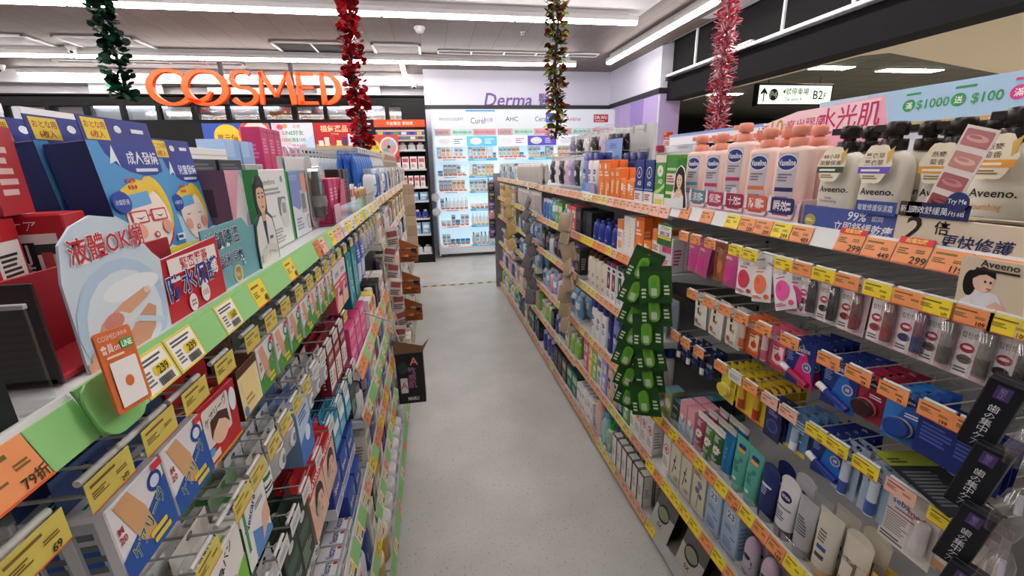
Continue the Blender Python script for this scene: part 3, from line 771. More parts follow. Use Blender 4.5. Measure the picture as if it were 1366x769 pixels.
OAT = [oat('Daily\nMoisturizing', '4a5a40', 'e9e4d6'), oat('Stress\nRelief', '6a62c0', 'e9e4d6'), oat('Skin\nRelief', 'e09a30', 'e9e4d6'), oat('Nourishing', 'e8a548', 'ece4d0', .16)]
def collar(lines, c):
    """paper collar hung on a bottle neck"""
    m = MB(); pts = []
    for i in range(25):
        t = 2 * PI * i / 24; r = 1 + .07 * math.cos(6 * t); pts.append((.026 * r * math.cos(t), .036 * r * math.sin(t)))
    m.prism(pts[:-1], -.0006, .0006, 'efe6cc')
    mp = lambda u, v, o: ((u - .5) * .052, -.0006 - o, (v - .5) * .07)
    art(m, [('T', .45, .72, .14, lines[0], '6a5a4a', {'b': .01}), ('T', .45, .54, .14, lines[1], '6a5a4a', {'b': .01}), ('R', -.05, .26, 1.1, .17, c), ('L', .1, .29, .8, .1, 1, 'f4f0e4'), ('L', .2, .1, .6, .12, 2, '8a7c60'), ('P', [(.8, .8), (1.0, .95), (.95, .6), (.85, .5)], 'd9b25c')], mp, .052, .07)
    return Proto('paper_collar', 'neck tag', [('paper_collar', m)], (.052, .002, .07))
COLL = [collar(('48小時', '深層保濕'), '2f4a3a'), collar(('薰衣草', '薰衣草'), '6a5ac0'), collar(('燕麥', '菊香'), 'e8a23c')]
GREENTUBE = tube('lotion_tube', .075, .045, .2, 'eeece2', 'e4e4dc', [('T', .5, .78, .07, 'Aveeno', '4a4a44', {'w': .7}), ('L', .14, .6, .5, .1, 2, '6f8a60'), ('R', .08, .42, .84, .09, '6f9a4a'), ('E', .5, .26, .26, .09, 'dfe8cc'), ('P', [(.5, .18), (.36, .27), (.5, .35), (.64, .27)], '8aa860')], .03)
ADBOX = carton('lotion_carton', .07, .05, .165, '243a86', [('R', 0, 0, 1, .3, 'f0efec'), ('E', .5, .72, .3, .13, 'f0f0f2'), ('E', .5, .72, .26, .11, '243a86'), ('T', .5, .72, .1, 'A', 'f0f0f2'), ('T', .55, .48, .09, 'AD', 'f2f2f2', {'b': .03}), ('L', .1, .1, .6, .15, 3, 'c04a5a'), ('R', 0, .33, 1, .03, '8fb0e0')], [('R', 0, 0, 1, .3, 'f0efec'), ('L', .1, .4, .7, .4, 6, '8fa0d0')], [('R', 0, .3, 1, .4, 'e8e4d0')])
ADGREEN = carton('lotion_carton', .07, .05, .18, '4a9a3c', [('R', 0, .86, 1, .14, 'e8dfc8'), ('R', 0, 0, 1, .26, 'eef0e4'), ('R', .1, .04, .8, .12, 'e8d860'), ('E', .5, .7, .28, .11, 'eef4e8'), ('T', .5, .7, .08, 'A', '3c8a30'), ('T', .56, .5, .08, 'AD', 'f2f6ee', {'b': .03}), ('P', [(0, .3), (.5, .36), (1, .48), (1, .4), (.5, .28), (0, .26)], 'bfe08a')], [('L', .1, .2, .7, .5, 6, 'bfe0b0')], [('R', 0, .3, 1, .4, 'f0ead0')])
ADG2 = carton('lotion_carton', .07, .05, .165, '3f8f3a', [('R', .08, .5, .84, .22, 'e9dcd4'), ('L', .14, .53, .7, .16, 3, 'b05a50'), ('R', 0, 0, 1, .22, 'eef0e4'), ('R', .1, .78, .8, .05, 'c8e0b0'), ('R', .1, .3, .8, .06, 'f0e8a0')], [('L', .1, .2, .7, .5, 6, 'bfe0b0')], [('R', 0, .3, 1, .4, 'f4e490')])
ORBOX = carton('cosmetic_carton', .066, .04, .17, 'f0803a', [('RR', .08, .76, .3, .14, .05, 'f7ecdc'), ('L', .1, .56, .8, .16, 2, 'f8e0c0'), ('P', [(.5, .5), (.38, .14), (.62, .14)], 'f3d8b0'), ('R', .4, .06, .2, .1, 'f6e6d0'), ('L', .66, .2, .28, .2, 3, 'fbe4c8'), ('R', 0, .94, 1, .03, 'd85a2a')], [('L', .1, .2, .7, .5, 6, 'f8d0a8')])
ORSM = carton('cosmetic_carton', .062, .04, .085, 'f3873c', [('RR', .1, .5, .36, .36, .08, 'f8eedc'), ('L', .52, .3, .4, .5, 4, 'fbe6cc'), ('R', 0, .04, 1, .08, 'd4532a')], [('L', .1, .2, .7, .5, 4, 'f8d0a8')])
ORTALL = carton('cosmetic_carton', .05, .04, .135, 'ef7f36', [('L', .2, .75, .6, .12, 2, 'fbe6cc'), ('R', .36, .2, .28, .4, 'f6d9b0'), ('E', .7, .55, .16, .09, 'f4c040')], [('L', .1, .2, .7, .5, 6, 'f8d0a8')])
HELLOBOX = carton('cosmetic_carton', .06, .045, .14, 'f5e6df', [('R', 0, .7, 1, .3, 'ef8a3c'), ('L', .1, .45, .7, .15, 3, 'c06a4a'), ('RR', .2, .1, .6, .24, .05, 'f0b080')], [('R', 0, .7, 1, .3, 'ef8a3c')])

# squeezed and stood tubes, cartons and bottles for the lower right shelves
def tallcarton(c, fr, side=None, w=.052, d=.04, h=.165, name='cosmetic_carton', top=()): return carton(name, w, d, h, c, fr, side or [('L', .15, .2, .6, .4, 6, 'b8b8b8')], top)
def bodybox(c):
    return tallcarton('f2f0ee', [('R', 0, .9, 1, .1, c), ('E', .5, .82, .3, .045, '2a3a7c'), ('R', .18, .3, .64, .44, c), ('P', [(.5, .36), (.4, .48), (.5, .62), (.6, .48)], 'f2f0ee'), ('L', .2, .08, .6, .16, 3, '888')], None, .055, .045, .185, top=[('R', 0, 0, 1, 1, c)])
BB = [bodybox(c) for c in ('6a2438', '8a2f48', '1f4a4c', '1c3a3c')]
CREAMB = bottle('lotion_bottle', .062, .042, .19, 'ece4d2', .82, .4, [('RR', .2, .42, .6, .26, .05, 'f6f2e6'), ('L', .26, .48, .46, .14, 3, '6a5a4a'), ('E', .5, .22, .22, .08, 'c9a0b8')], '4a2c20', 'cap', .028, .5)
WHITEB = bottle('lotion_bottle', .066, .042, .2, 'f3f2f1', .84, .5, [('E', .5, .76, .27, .085, '22307c'), ('T', .5, .76, .05, 'NIVEA', 'f4f4f8', {'b': .03, 'w': .4}), ('L', .2, .42, .6, .2, 4, '6a7090'), ('P', [(.1, .1), (.5, .26), (.9, .34), (.9, .1)], 'd5d9ec')], '2a3a86', 'flip', .03)
NAVYB = bottle('lotion_bottle', .064, .042, .2, '27347e', .84, .5, [('L', .2, .5, .6, .2, 4, 'c9d0ec'), ('E', .5, .78, .22, .07, '3c4c9c')], '1c2866', 'flip', .03)
LAVB = bottle('lotion_bottle', .064, .042, .2, '8d90cc', .84, .5, [('L', .2, .5, .6, .2, 4, 'eceef8'), ('E', .5, .78, .25, .08, '2c3a86')], '7a7cc0', 'flip', .03)
BEIGEB = bottle('lotion_bottle', .062, .042, .2, 'e2c6b2', .84, .5, [('E', .5, .78, .25, .08, '2c3a86'), ('L', .2, .45, .6, .2, 4, '7a6a60')], 'caa890', 'flip', .03)
def ombre(c, c2): return tube('lotion_tube', .058, .036, .17, 'e9dfe4', c, [('R', 0, 0, 1, .22, c), ('R', 0, .22, 1, .16, c2), ('L', .2, .5, .6, .24, 4, '9a8a94')], .02)
OMB = [ombre('c83a8c', 'de86b6'), ombre('dd7a4a', 'eab08c'), ombre('e0723c', 'eeb48e')]
MAUVE = pouch('refill_pouch', .1, .2, .05, 'a897a8', [('L', .2, .5, .5, .2, 4, 'd8ccd8'), ('R', .3, .1, .4, .2, '8c7c8e')], '9a8a9a')
BLUEW = pouch('refill_pouch', .08, .14, .04, 'cfe0f0', [('E', .5, .6, .3, .16, '4a88c8'), ('L', .2, .2, .6, .2, 3, '6a8ab0')], 'dfe8f4')
def colorcarton(c, c2='f2f2f0', w=.06, h=.19): return tallcarton(c, [('R', .1, .62, .8, .2, c2), ('L', .16, .65, .6, .14, 3, '6a6a70'), ('E', .5, .4, .26, .09, c2), ('L', .16, .1, .7, .18, 3, c2)], [('L', .15, .2, .6, .4, 6, c2)], w, .045, h, 'soap_carton')
YEL, GRN, WHT, LAV, BEI, NAV, GR2, TEAL, PNK, SKY = [colorcarton(c, d) for c, d in (('ecc94a', 'f8f0c8'), ('8cc860', 'f0f4d8'), ('eceae8', '7a8ac0'), ('a5a0e0', 'f0f0fa'), ('e0c4a8', 'f4ece0'), ('26366e', 'dfe4f0'), ('5fae4a', 'eaf4e0'), ('1f8a90', 'dff0f0'), ('e8679a', 'fbe6ee'), ('7ab4e0', 'eef6fc'))]
WBOX = carton('soap_carton', .085, .1, .075, 'f1efee', [('RR', .1, .3, .5, .4, .06, 'e4dfe2'), ('L', .14, .38, .4, .24, 3, '7a7088'), ('R', .7, .1, .22, .5, 'c9c4cc')], [('L', .1, .2, .7, .5, 5, '9a94a0'), ('R', .1, .8, .8, .06, '6a6478')], [('RR', .1, .2, .5, .6, .05, 'ddd8dc'), ('L', .14, .3, .4, .4, 4, '8a8494'), ('R', .7, .2, .2, .5, 'b4aebc')])
PINKB = bottle('lotion_bottle', .075, .05, .2, 'efd3cb', .74, .36, [('T', .5, .4, .1, 'soft', 'd05a6a', {'w': .6}), ('L', .2, .2, .6, .12, 3, 'b07a80')], 'f0b8b0', 'dome', .04)
CLEARB = bottle('cleanser_bottle', .062, .062, .18, 'a9d3dc', .66, .34, [('RR', .16, .15, .68, .5, .06, 'eef4f4'), ('L', .24, .25, .5, .26, 4, '4a90a0')], '6fb8d8', 'cap', .035, .46, 2.)
GREENC = bottle('cleanser_bottle', .062, .062, .16, 'a8c8b4', .66, .34, [('RR', .16, .15, .68, .5, .06, 'e4f0e8'), ('L', .24, .25, .5, .26, 4, '3a8a5a')], '2fae4c', 'cap', .035, .5, 2.)
REDDOT = carton('cream_carton', .048, .048, .155, 'f4f1ee', [('E', .5, .66, .36, .13, 'd9534a'), ('E', .5, .66, .28, .1, 'f6e9e4'), ('E', .5, .66, .16, .06, 'd9534a'), ('L', .15, .2, .7, .24, 4, 'b0a8a4')], [('L', .15, .2, .7, .5, 6, 'b8b2ae')], [('R', .1, .1, .6, .5, 'c8382c')])
CREAMBOX = carton('cream_carton', .06, .05, .15, 'e6dfc8', [('P', [(.2, .2), (.5, .8), (.56, .78), (.34, .3)], '6a6a5a'), ('E', .42, .6, .1, .05, '4a4a48'), ('E', .56, .45, .08, .05, '5a5a50'), ('L', .5, .1, .4, .14, 3, 'a09880')], [('L', .15, .2, .7, .5, 5, 'b8b098')])
FLOWERBOX = carton('cream_carton', .07, .05, .165, 'dfd8bd', [('P', [(.45, .1), (.5, .1), (.62, .7), (.56, .7)], '6f7a50'), ('E', .6, .68, .18, .08, '8e8ab4'), ('E', .42, .52, .14, .07, '6a6490'), ('E', .7, .44, .12, .06, '7a74a0'), ('L', .1, .82, .7, .1, 2, '6a6450')], [('L', .15, .2, .7, .5, 5, 'b8b098')])
BLUEBOX = carton('cream_carton', .07, .05, .17, 'a9c1dd', [('RR', .25, .66, .5, .22, .05, 'cfddec'), ('T', .5, .77, .13, '23', '4a5a78', {'b': .01}), ('L', .2, .46, .6, .1, 2, '6a80a4'), ('L', .2, .1, .6, .2, 4, '7f96b8'), ('R', .6, .36, .3, .02, '40506c')], [('L', .15, .2, .7, .5, 6, '7f96b8')])
def rollon(c, c2='4a2c4c'): return bottle('roll_on_deodorant', .045, .036, .125, 'c9c4cf', .9, .6, [('RR', .1, .4, .8, .3, .06, c2), ('E', .5, .78, .3, .1, '2c2440'), ('R', .1, .3, .8, .07, c), ('L', .2, .08, .6, .16, 3, '6a6478')], c, 'dome', .04, ex=2.2)
ROLL = [rollon('cdb4cc'), rollon('d8d0d8', 'c04a7c'), rollon('e4e0e4', '8a3a6a'), rollon('b8b4bc', '3a3a40')]
DARKBOX = carton('soap_carton', .05, .05, .1, '1d2c34', [('L', .1, .72, .8, .08, 2, 'c8d4d4'), ('P', [(0, 0), (1, 0), (1, .35), (0, .2)], '6a8a6c'), ('L', .1, .3, .6, .2, 3, '9ab0b0')], [('P', [(0, 0), (1, 0), (1, .3), (0, .3)], '4a6a5a')], [('R', 0, 0, 1, 1, '4a93a4'), ('L', .2, .3, .6, .4, 3, '9cc8d0')])
LIMEBOX = carton('soap_carton', .05, .05, .12, 'a9b26a', [('E', .5, .55, .36, .16, 'e8ead0'), ('L', .1, .1, .7, .2, 3, '5a6030'), ('R', 0, .86, 1, .14, '7ab8c4')], [('L', .15, .2, .7, .5, 5, '6a7040')], [('R', 0, 0, 1, 1, '7fb6c2')])
PINKBOX = carton('cream_carton', .045, .045, .14, 'e9a9b4', [('R', 0, 0, 1, .45, 'c4d4e4'), ('E', .4, .55, .24, .09, 'f4f0ea'), ('P', [(.5, .4), (.7, .6), (.8, .56), (.6, .36)], '6a9a5a'), ('L', .14, .1, .6, .2, 3, '8a9ab4')], [('R', 0, 0, 1, .45, 'c4d4e4')], [('R', 0, 0, 1, 1, 'efa6b4')])
def daisy(c, capc):
    fr = [('R', 0, .9, 1, .1, 'f0ece8'), ('L', .16, .66, .6, .18, 4, 'e9e4e0')]
    for i in range(9):
        t = 2 * PI * i / 9; fr.append(('E', .55 + .22 * math.cos(t), .42 + .09 * math.sin(t), .13, .035, 'f6f4ee', math.degrees(t)))
    fr += [('E', .55, .42, .11, .04, 'efb93a'), ('L', .2, .08, .6, .14, 3, 'd8e4d0')]
    return tube('hand_cream_tube', .055, .034, .155, c, capc, fr, .024, crimpc='e8e0dc')
DAISY = [daisy('b14a62', 'c05068'), daisy('5d8a4a', '507a40'), daisy('3f6e3c', 'cfd4c8')]
BLUET = tube('hand_cream_tube', .05, .032, .16, '1f6fa8', 'cfd8e0', [('T', .5, .55, .3, 'u\nr\ne', '8fd0e8'), ('R', .8, 0, .2, 1, '2a86c0')], .024)
TEALT = tube('hand_cream_tube', .058, .036, .17, '5fb7a6', '6fc2b2', [('T', .5, .55, .13, 'Alvé', '2a5a54', {'w': .7, 'r': 50}), ('L', .3, .3, .5, .14, 3, '2f6a60'), ('E', .5, .12, .14, .04, 'e0f0e8'), ('RR', .3, .82, .5, .12, .03, '2c3a8a'), ('R', .3, .78, .5, .07, 'f0a83a')], .024)
NIVT = tube('hand_cream_tube', .06, .036, .16, '28336e', '1e2858', [('L', .25, .4, .5, .24, 4, 'aab4dc'), ('R', .2, .62, .6, .05, 'e0e4f4')], .03, arc=True)
NIVW = tube('hand_cream_tube', .062, .038, .165, 'e9e9ec', '6a6a78', [('E', .5, .72, .3, .1, '262a5c'), ('T', .5, .72, .055, 'NIVEA', 'f0f0f6', {'b': .03, 'w': .44}), ('R', .08, .46, .8, .05, '9a9aa2'), ('L', .2, .18, .5, .22, 4, '7a7a8a')], .03, arc=True)
SILVT = tube('hand_cream_tube', .055, .034, .16, 'b8b9bd', '8a8b90', [('L', .2, .3, .6, .4, 6, '6a6a72')], .028)
OATT = tube('hand_cream_tube', .06, .036, .165, 'ddd6c4', 'cfc8b4', [('T', .5, .6, .4, 'Aveeno', '3a3630', {'r': -90, 'w': .2}), ('R', .62, .3, .1, .34, '8a6a5a'), ('L', .2, .12, .6, .14, 3, '8a8474')], .026, arc=True)
OATT2 = tube('hand_cream_tube', .06, .036, .17, 'ddd7c8', 'd8b060', [('R', .3, .36, .4, .08, '3a5aa8'), ('L', .25, .5, .5, .24, 4, '7a7468'), ('R', .3, .2, .4, .08, '4a4a44')], .026)
YPOUCH = pouch('refill_pouch', .07, .12, .035, 'd8b03a', [('L', .2, .4, .6, .3, 4, '8a6a1c')], 'e4c24c')
SERUM = carton('mask_carton', .05, .045, .155, 'e9e6e1', [('R', 0, 0, .06, 1, '2a2624'), ('R', .94, 0, .06, 1, '2a2624'), ('R', 0, .97, 1, .03, '2a2624'), ('L', .2, .3, .5, .3, 5, 'a8a4a0')], [('R', 0, 0, .06, 1, '2a2624'), ('R', .94, 0, .06, 1, '2a2624'), ('L', .2, .3, .5, .3, 5, 'a8a4a0')], [('R', 0, 0, 1, 1, '2a2624'), ('R', .1, .1, .8, .8, 'e6e3de')])
MASKP = pouch('mask_pouch', .13, .17, .012, '6d6c6a', [('R', 0, 0, 1, .55, 'b9b6b0'), ('E', .5, .5, .3, .2, '24221f'), ('E', .5, .5, .25, .14, '8d9178'), ('T', .5, .2, .1, '5X', '2a2826', {'b': .02})], '8a8986', rough=.25)
MASKB = pouch('mask_pouch', .13, .17, .008, '28282a', [('L', .1, .2, .7, .5, 6, '4a4a4c')], '38383a', rough=.2)

# dark generic goods of the far bays
def gen(c, c2, w=.07, d=.05, h=.12, k='box'):
    if k == 'box': return carton('packet', w, d, h, c, [('R', .1, .55, .8, .3, c2), ('L', .15, .12, .6, .3, 4, c2)], [('L', .15, .2, .6, .5, 5, c2)])
    if k == 'pouch': return pouch('pouch', w, h, d, c, [('R', .12, .5, .76, .3, c2), ('L', .15, .12, .6, .3, 4, c2)], c2)
    return bottle('toiletry_bottle', w, d, h, c, .78, .4, [('RR', .14, .3, .72, .4, .06, c2), ('L', .2, .12, .6, .14, 3, c2)], c2, 'cap', .025, .5)

# ------------------------------------------------------------------ right gondola
XR = .775; RB = [.38, 1.345, 2.283, 3.24, 4.2, 5.25]
def rack(side, xb, y0, y1, bounds, ztop, xf, label, panel='b0b0ae'):
    s = SX[side]; o = obj('shelving_rack', None, None, (xb, (y0 + y1) / 2, 0), (0, 0, 0)); yc = (y0 + y1) / 2
    m = MB(); m.cbox(-.012, .012, y0 - yc, y1 - yc, .1, ztop, mat(panel, .6), .003)
    obj('back_panel', m, o)
    m = MB(); m.cbox(min(0, s * (xf - xb) * s) if s > 0 else 0, abs(xf - xb) if s < 0 else 0, y0 - yc, y1 - yc, 0, .07, mat('c9c9c7', .5), .003)
    m.v = [((v[0] if s < 0 else v[0]), v[1], v[2]) for v in m.v]; m = MB()
    a, b = sorted((0, (xf + s * .02) - xb)); m.cbox(a, b, y0 - yc, y1 - yc, 0, .044, mat('c4c4c2', .5), .003); obj('plinth', m, o)
    for y in bounds:
        m = MB(); a, b = sorted((-s * .012, -s * .045)); m.cbox(a, b, y - yc - .016, y - yc + .016, .05, ztop, mat('a9a9a8', .45, .3), .002)
        x = (b if s < 0 else a) + (.0006 if s < 0 else -.0006)
        for i in range(int((ztop - .1) / .05)): m.box(min(x, x - s * .0006), max(x, x - s * .0006), y - yc - .006, y - yc + .006, .1 + i * .05, .125 + i * .05, '3a3a3a')
        obj('upright', m, o)
    tag(o, label, 'shelving')
rack('R', 1.21, .38, 5.25, RB, 1.42, XR, 'long grey steel shelving rack along the right side of the aisle')
NAMES_R = ['nearest right bay', 'second right bay', 'third right bay', 'fourth right bay', 'farthest right bay']
def Z_(i, what): return f'{what}, {NAMES_R[i]}'
DEP = .385
# shelves
shelf('R', *RB[0:2], 1.35, XR, DEP, 'oooooo.oyooy.o.o.', 'top shelf of the nearest right bay', .012, .038, nums={1: '119', 2: '119', 3: '299', 4: '449', 5: '299', 7: '489', 8: '299', 9: '299', 10: '259'}, reds={3: '超值加購', 5: '超值加購'})
shelf('R', RB[0], RB[1], .578, XR, DEP, 'oyooyyooyoyoyooyoy', 'hand cream shelf of the nearest right bay', .012, .04, nums={i: '169' for i in range(0, 18, 3)})
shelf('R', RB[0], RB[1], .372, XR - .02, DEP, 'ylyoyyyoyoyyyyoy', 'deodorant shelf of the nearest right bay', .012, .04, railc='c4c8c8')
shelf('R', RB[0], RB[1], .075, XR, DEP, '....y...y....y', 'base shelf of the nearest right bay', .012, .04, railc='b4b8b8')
for i in range(1, 5):
    nm = NAMES_R[i]
    pats = [('pppppoopyyowwo', 'oowwpoopyoooyyyo', 'oooyyooooooyyyyy', 'ooooyooooyoyo', 'ooyyyoooooo'), ('oopppwowowo', 'oopyyyppoo', 'oyooyyyoo', 'ooyppoo', 'oopwoopyo'), ('wwp.pwwwpw', 'wpwoyy', 'powwyy', 'woowyy', 'owopyy'), ('wpwwpwp', 'wwooyy', 'wwooyy', 'owwoyy', 'owyyyo')][i - 1]
    zs = [(1.338, 1.115, .862, .60, .365), (1.338, 1.115, .88, .60, .345), (1.345, 1.13, .915, .69, .345), (1.345, 1.13, .915, .60, .345)][i - 1]
    for z, p, nmz in zip(zs, pats, ('top', 'second', 'third', 'fourth', 'fifth')):
        shelf('R', RB[i], RB[i + 1], z, XR, DEP, p.replace('o', 'q').replace('y', 'h') if nmz != 'second' or i > 1 else p, f'{nmz} shelf of the {nm}', .010, .04, deckc='d2d4d4', nums=None)
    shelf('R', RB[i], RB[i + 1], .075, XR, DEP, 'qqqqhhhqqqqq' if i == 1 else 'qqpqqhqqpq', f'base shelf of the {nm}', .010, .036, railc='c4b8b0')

# -- nearest bay, top shelf: the pink lotion display
zt = 1.352
o = obj('display_tray', None, None, (.79, 1.085, zt), (0, 0, -PI / 2)); W = .51
m = MB(); m.cbox(-W / 2, W / 2, 0, .26, 0, .006, mat('f0cfd8', .5)); m.cbox(-W / 2, W / 2, 0, .003, .004, .05, mat('f3d3dc', .5), .0006)
m.cbox(-W / 2, -W / 2 + .003, 0, .26, .004, .06, 'f3d3dc', .0006); m.cbox(W / 2 - .003, W / 2, 0, .26, .004, .06, 'f3d3dc', .0006)
art(m, [('E', .2, .5, .1, .5, 'f8e4ea'), ('E', .5, .4, .08, .5, 'edb9c8'), ('E', .9, .6, .09, .45, 'f8e4ea')], front(W, .046, z0=.004), W, .046)
obj('tray', m, o)
m = MB(); m.prism([(-W / 2 - .06, 0), (W / 2 - .06, 0), (W / 2 - .06, .2), (W / 2 - .085, .284), (W / 2 - .2, .28), (-.07, .273), (-.15, .258), (-.2, .235), (-.25, .2), (-W / 2 - .06, .12)], .255, .258, 'eeb4c6')
HB = lambda u, v, oo: (-.235 + u * .4, .255 - oo, .197 + v * .078 + u * .006)
art(m, [('P', [(0.02, .05), (.98, 0), (1, .98), (.4, .98), (.1, .7)], 'f7dbe4'), ('T', .08, .45, .4, '1瓶', 'b84a6c', {'b': .01}), ('T', .22, .5, .56, '10', 'c8a050', {'b': .015}), ('T', .31, .46, .38, '效', 'c8a050'), ('T', .48, .5, .42, '亮出膠原', 'c23a6c', {'b': .008}), ('T', .8, .56, .72, '水光肌', 'c4286a', {'b': .015}), ('L', .36, .06, .55, .14, 1, 'e04a8c')], HB, .4, .075)
obj('header_board', m, o, None, None)['label'] = 'pink header board with lotion slogan'
for i, (t, c) in enumerate((('瞬效', '2c2a6c'), ('防曬', 'd8623c'), ('十效', '9a2848'), ('保濕', 'b8385c'), ('涼感', '4f8a94'))):
    x = W / 2 - .049 - i * .0815; m = MB()
    m.prism([(p[0] + x, p[1]) for p in rrect(-.035, .016, .07, .03, .008)], -.006, -.0045, 'f6e6ea')
    m.prism([(p[0] + x, p[1]) for p in rrect(-.037, .026, .074, .036, .008)], -.0085, -.0065, c)
    m.prism([(x - .038, .03), (x - .027, .03), (x - .028, .062), (x - .032, .068), (x - .036, .062)], -.0105, -.009, 'f2e4e8')
    art(m, [('T', .5, .5, .66, t, 'f6eef0', {'b': .02, 'w': .56}), ('L', .76, .2, .2, .6, 2, 'f0d8e0')], front(.074, .036, x - .037, .026, -.0086), .074, .036)
    art(m, [('L', .15, .1, .7, .4, 1, 'c05a7c')], front(.07, .03, x - .035, .016, -.0061), .07, .03)
    obj('flavour_sign', m, o)
tag(o, 'pink cardboard display holding pump lotions with a slogan header', 'display')
zl = 'pink display, nearest right bay'
for i, (y, k) in enumerate(((.906, 4), (.998, 3), (1.09, 2), (1.184, 1), (1.282, 0))):
    n = ['dark blue', 'orange', 'crimson', 'pink', 'teal'][i]
    for d in range(2):
        zz = zt + .0075 + (.019 if i == 2 and d == 0 else 0)
        if i == 2 and d == 0:
            m = MB(); m.cbox(-.043, .043, 0, .056, 0, .018, 'f0cfd8'); rr_ = obj('riser_block', m, None, (.808, y, zt + .0068), (0, 0, -PI / 2 + .3)); tag(rr_, 'small pink riser under the tallest lotion pump bottle', 'riser')
        place(LOT[k], (.812 + d * .072, y + d * .022, zz), -PI / 2 + .3, f"{'' if d == 0 else ['', 'second-row ', 'third-row '][d]}pale pink pump lotion with {n} label stripe, in {zl}")
m = MB(); m.prism([(-.045, 0), (.05, 0), (.05, .03), (.034, .06), (.03, .1), (.02, .124), (.0, .134), (-.02, .124), (-.032, .1), (-.034, .06), (-.045, .04)], -.0008, .0008, 'f0ece8')
art(m, [('P', [(.16, .45), (.2, .8), (.34, .93), (.48, .98), (.62, .93), (.74, .82), (.8, .5), (.9, .25), (.96, .05), (.7, .0), (.62, .4), (.2, .3)], '15110f'), ('P', [(.04, .0), (.8, .0), (.76, .3), (.58, .42), (.36, .42), (.1, .3)], 'eef0ee'), ('P', [(.14, .2), (.34, .46), (.5, .36), (.6, .46), (.72, .3), (.6, .3), (.5, .24), (.3, .26)], 'ecc4ac'), ('R', .4, .4, .16, .18, 'e6b89e'), ('E', .46, .66, .17, .19, 'f0ccb6'), ('P', [(.27, .64), (.28, .82), (.44, .88), (.62, .84), (.66, .64), (.58, .76), (.42, .8), (.34, .76)], '15110f'), ('E', .39, .67, .035, .014, '241814'), ('E', .54, .67, .035, .014, '241814'), ('E', .46, .55, .045, .016, 'c8485c'), ('P', [(.46, .66), (.43, .6), (.49, .6)], 'dca890')], front(.095, .134, -.045, 0, -.0008), .095, .134)
tag(obj('paper_standee', m, None, (.779, 1.30, zt), (0, 0, -PI / 2)), 'cut-out of a long-haired woman in white standing at the shelf edge', 'standee')
# cream display with oat lotions
o = obj('display_tray', None, None, (.794, .625, zt + .0005), (0, 0, -PI / 2)); W = .4
m = MB(); m.cbox(-W / 2, W / 2, 0, .24, 0, .006, 'ded3bf'); m.cbox(-W / 2, .0, 0, .004, .004, .05, '4a5a9e', .0006); m.cbox(.0, W / 2, -.004, .02, .004, .05, 'd9cbb4', .001)
m.cbox(0, W / 2, 0, .07, .046, .05, 'd3c5ae', .001)
art(m, [('T', .62, .74, .36, '99%', 'eef0f8', {'sh': .2, 'b': .01}), ('T', .82, .72, .22, '認同', 'eef0f8'), ('T', .68, .26, .44, '立即舒緩乾癢', 'f2f4fa', {'b': .02, 'w': .58, 'sh': .15}), ('E', .1, .35, .07, .28, 'b8a84a'), ('L', .05, .28, .1, .16, 2, 'f0ecd0')], front(W / 2, .046, -W / 2, .004), W / 2, .046)
art(m, [('T', .15, .55, .9, '2', '201c1a', {'sh': .15, 'w': .2, 'b': .012}), ('T', .36, .7, .46, '倍', '201c1a', {'b': .02}), ('T', .6, .3, .46, '更快修護', '262a5c', {'b': .025, 'sh': .15, 'w': .6})], front(W / 2, .046, 0, .004, -.004), W / 2, .046)
art(m, [('E', .62, .4, .15, .3, '4a3c30')], lambda u, v, oo: (u * W / 2, v * .07, .05 + oo), W / 2, .07)
obj('tray', m, o)
for x, t, c, w in ((-.04, '敏敏修護保濕霜', '2f4f94', .075), (.02, '新上市', '4a3028', .034), (.06, '高效舒緩萬用霜', '1f2a5c', .09)):
    m = MB(); z0 = .05 if x > -.03 else .046
    m.prism([(x - w / 2, z0), (x + w / 2, z0), (x + w / 2, z0 + .024), (x - w / 2, z0 + .024)], -.007, -.006, c)
    art(m, [('T', .5, .5, .5, t, 'eef0f6', {'w': .86})], front(w, .024, x - w / 2, z0, -.007), w, .024)
    obj('product_sign', m, o)
m = MB(); m.lathe([(.015, 0), (.015, .002)], '27306c', 0, 0, 24); m.v = [(v[0] + .088, -.009 - v[2], v[1] + .078) for v in m.v]
art(m, [('T', .5, .5, .3, 'Try Me', 'f4f4f8', {'w': .84, 'b': .01})], front(.03, .03, .073, .063, -.011), .03, .03); obj('tester_disc', m, o)
m = MB()
for i, c in enumerate(('b87a7a', 'c99084', '8a4a4c', '6a3a40')):
    pass
Mx = Matrix.Translation((.055, .0, .055)) @ Matrix.Rotation(.28, 4, 'Y')
m.prism([(-.022, 0), (.022, 0), (.022, .135), (-.022, .135)], -.003, -.002, 'e6d8d4')
for i, (c, c2) in enumerate((('9a4a50', '4a2428'), ('a86468', 'c88a8a'), ('c48a80', 'e0b4a8'), ('b87878', 'dca8a0'))):
    z = .008 + i * .033
    art(m, [('RR', 0, 0, 1, 1, .1, c), ('E', .5, .5, .4, .22, c2), ('E', .42, .56, .25, .1, c), ('L', .1, -.22, .8, .14, 1, '3a2a28')], front(.038, .024, -.019, z, -.003), .038, .024)
m.v = [tuple(Mx @ Vector(v)) for v in m.v]; obj('photo_strip', m, o)
tag(o, 'blue and beige cardboard display holding oat lotions and a skin photo strip', 'display')
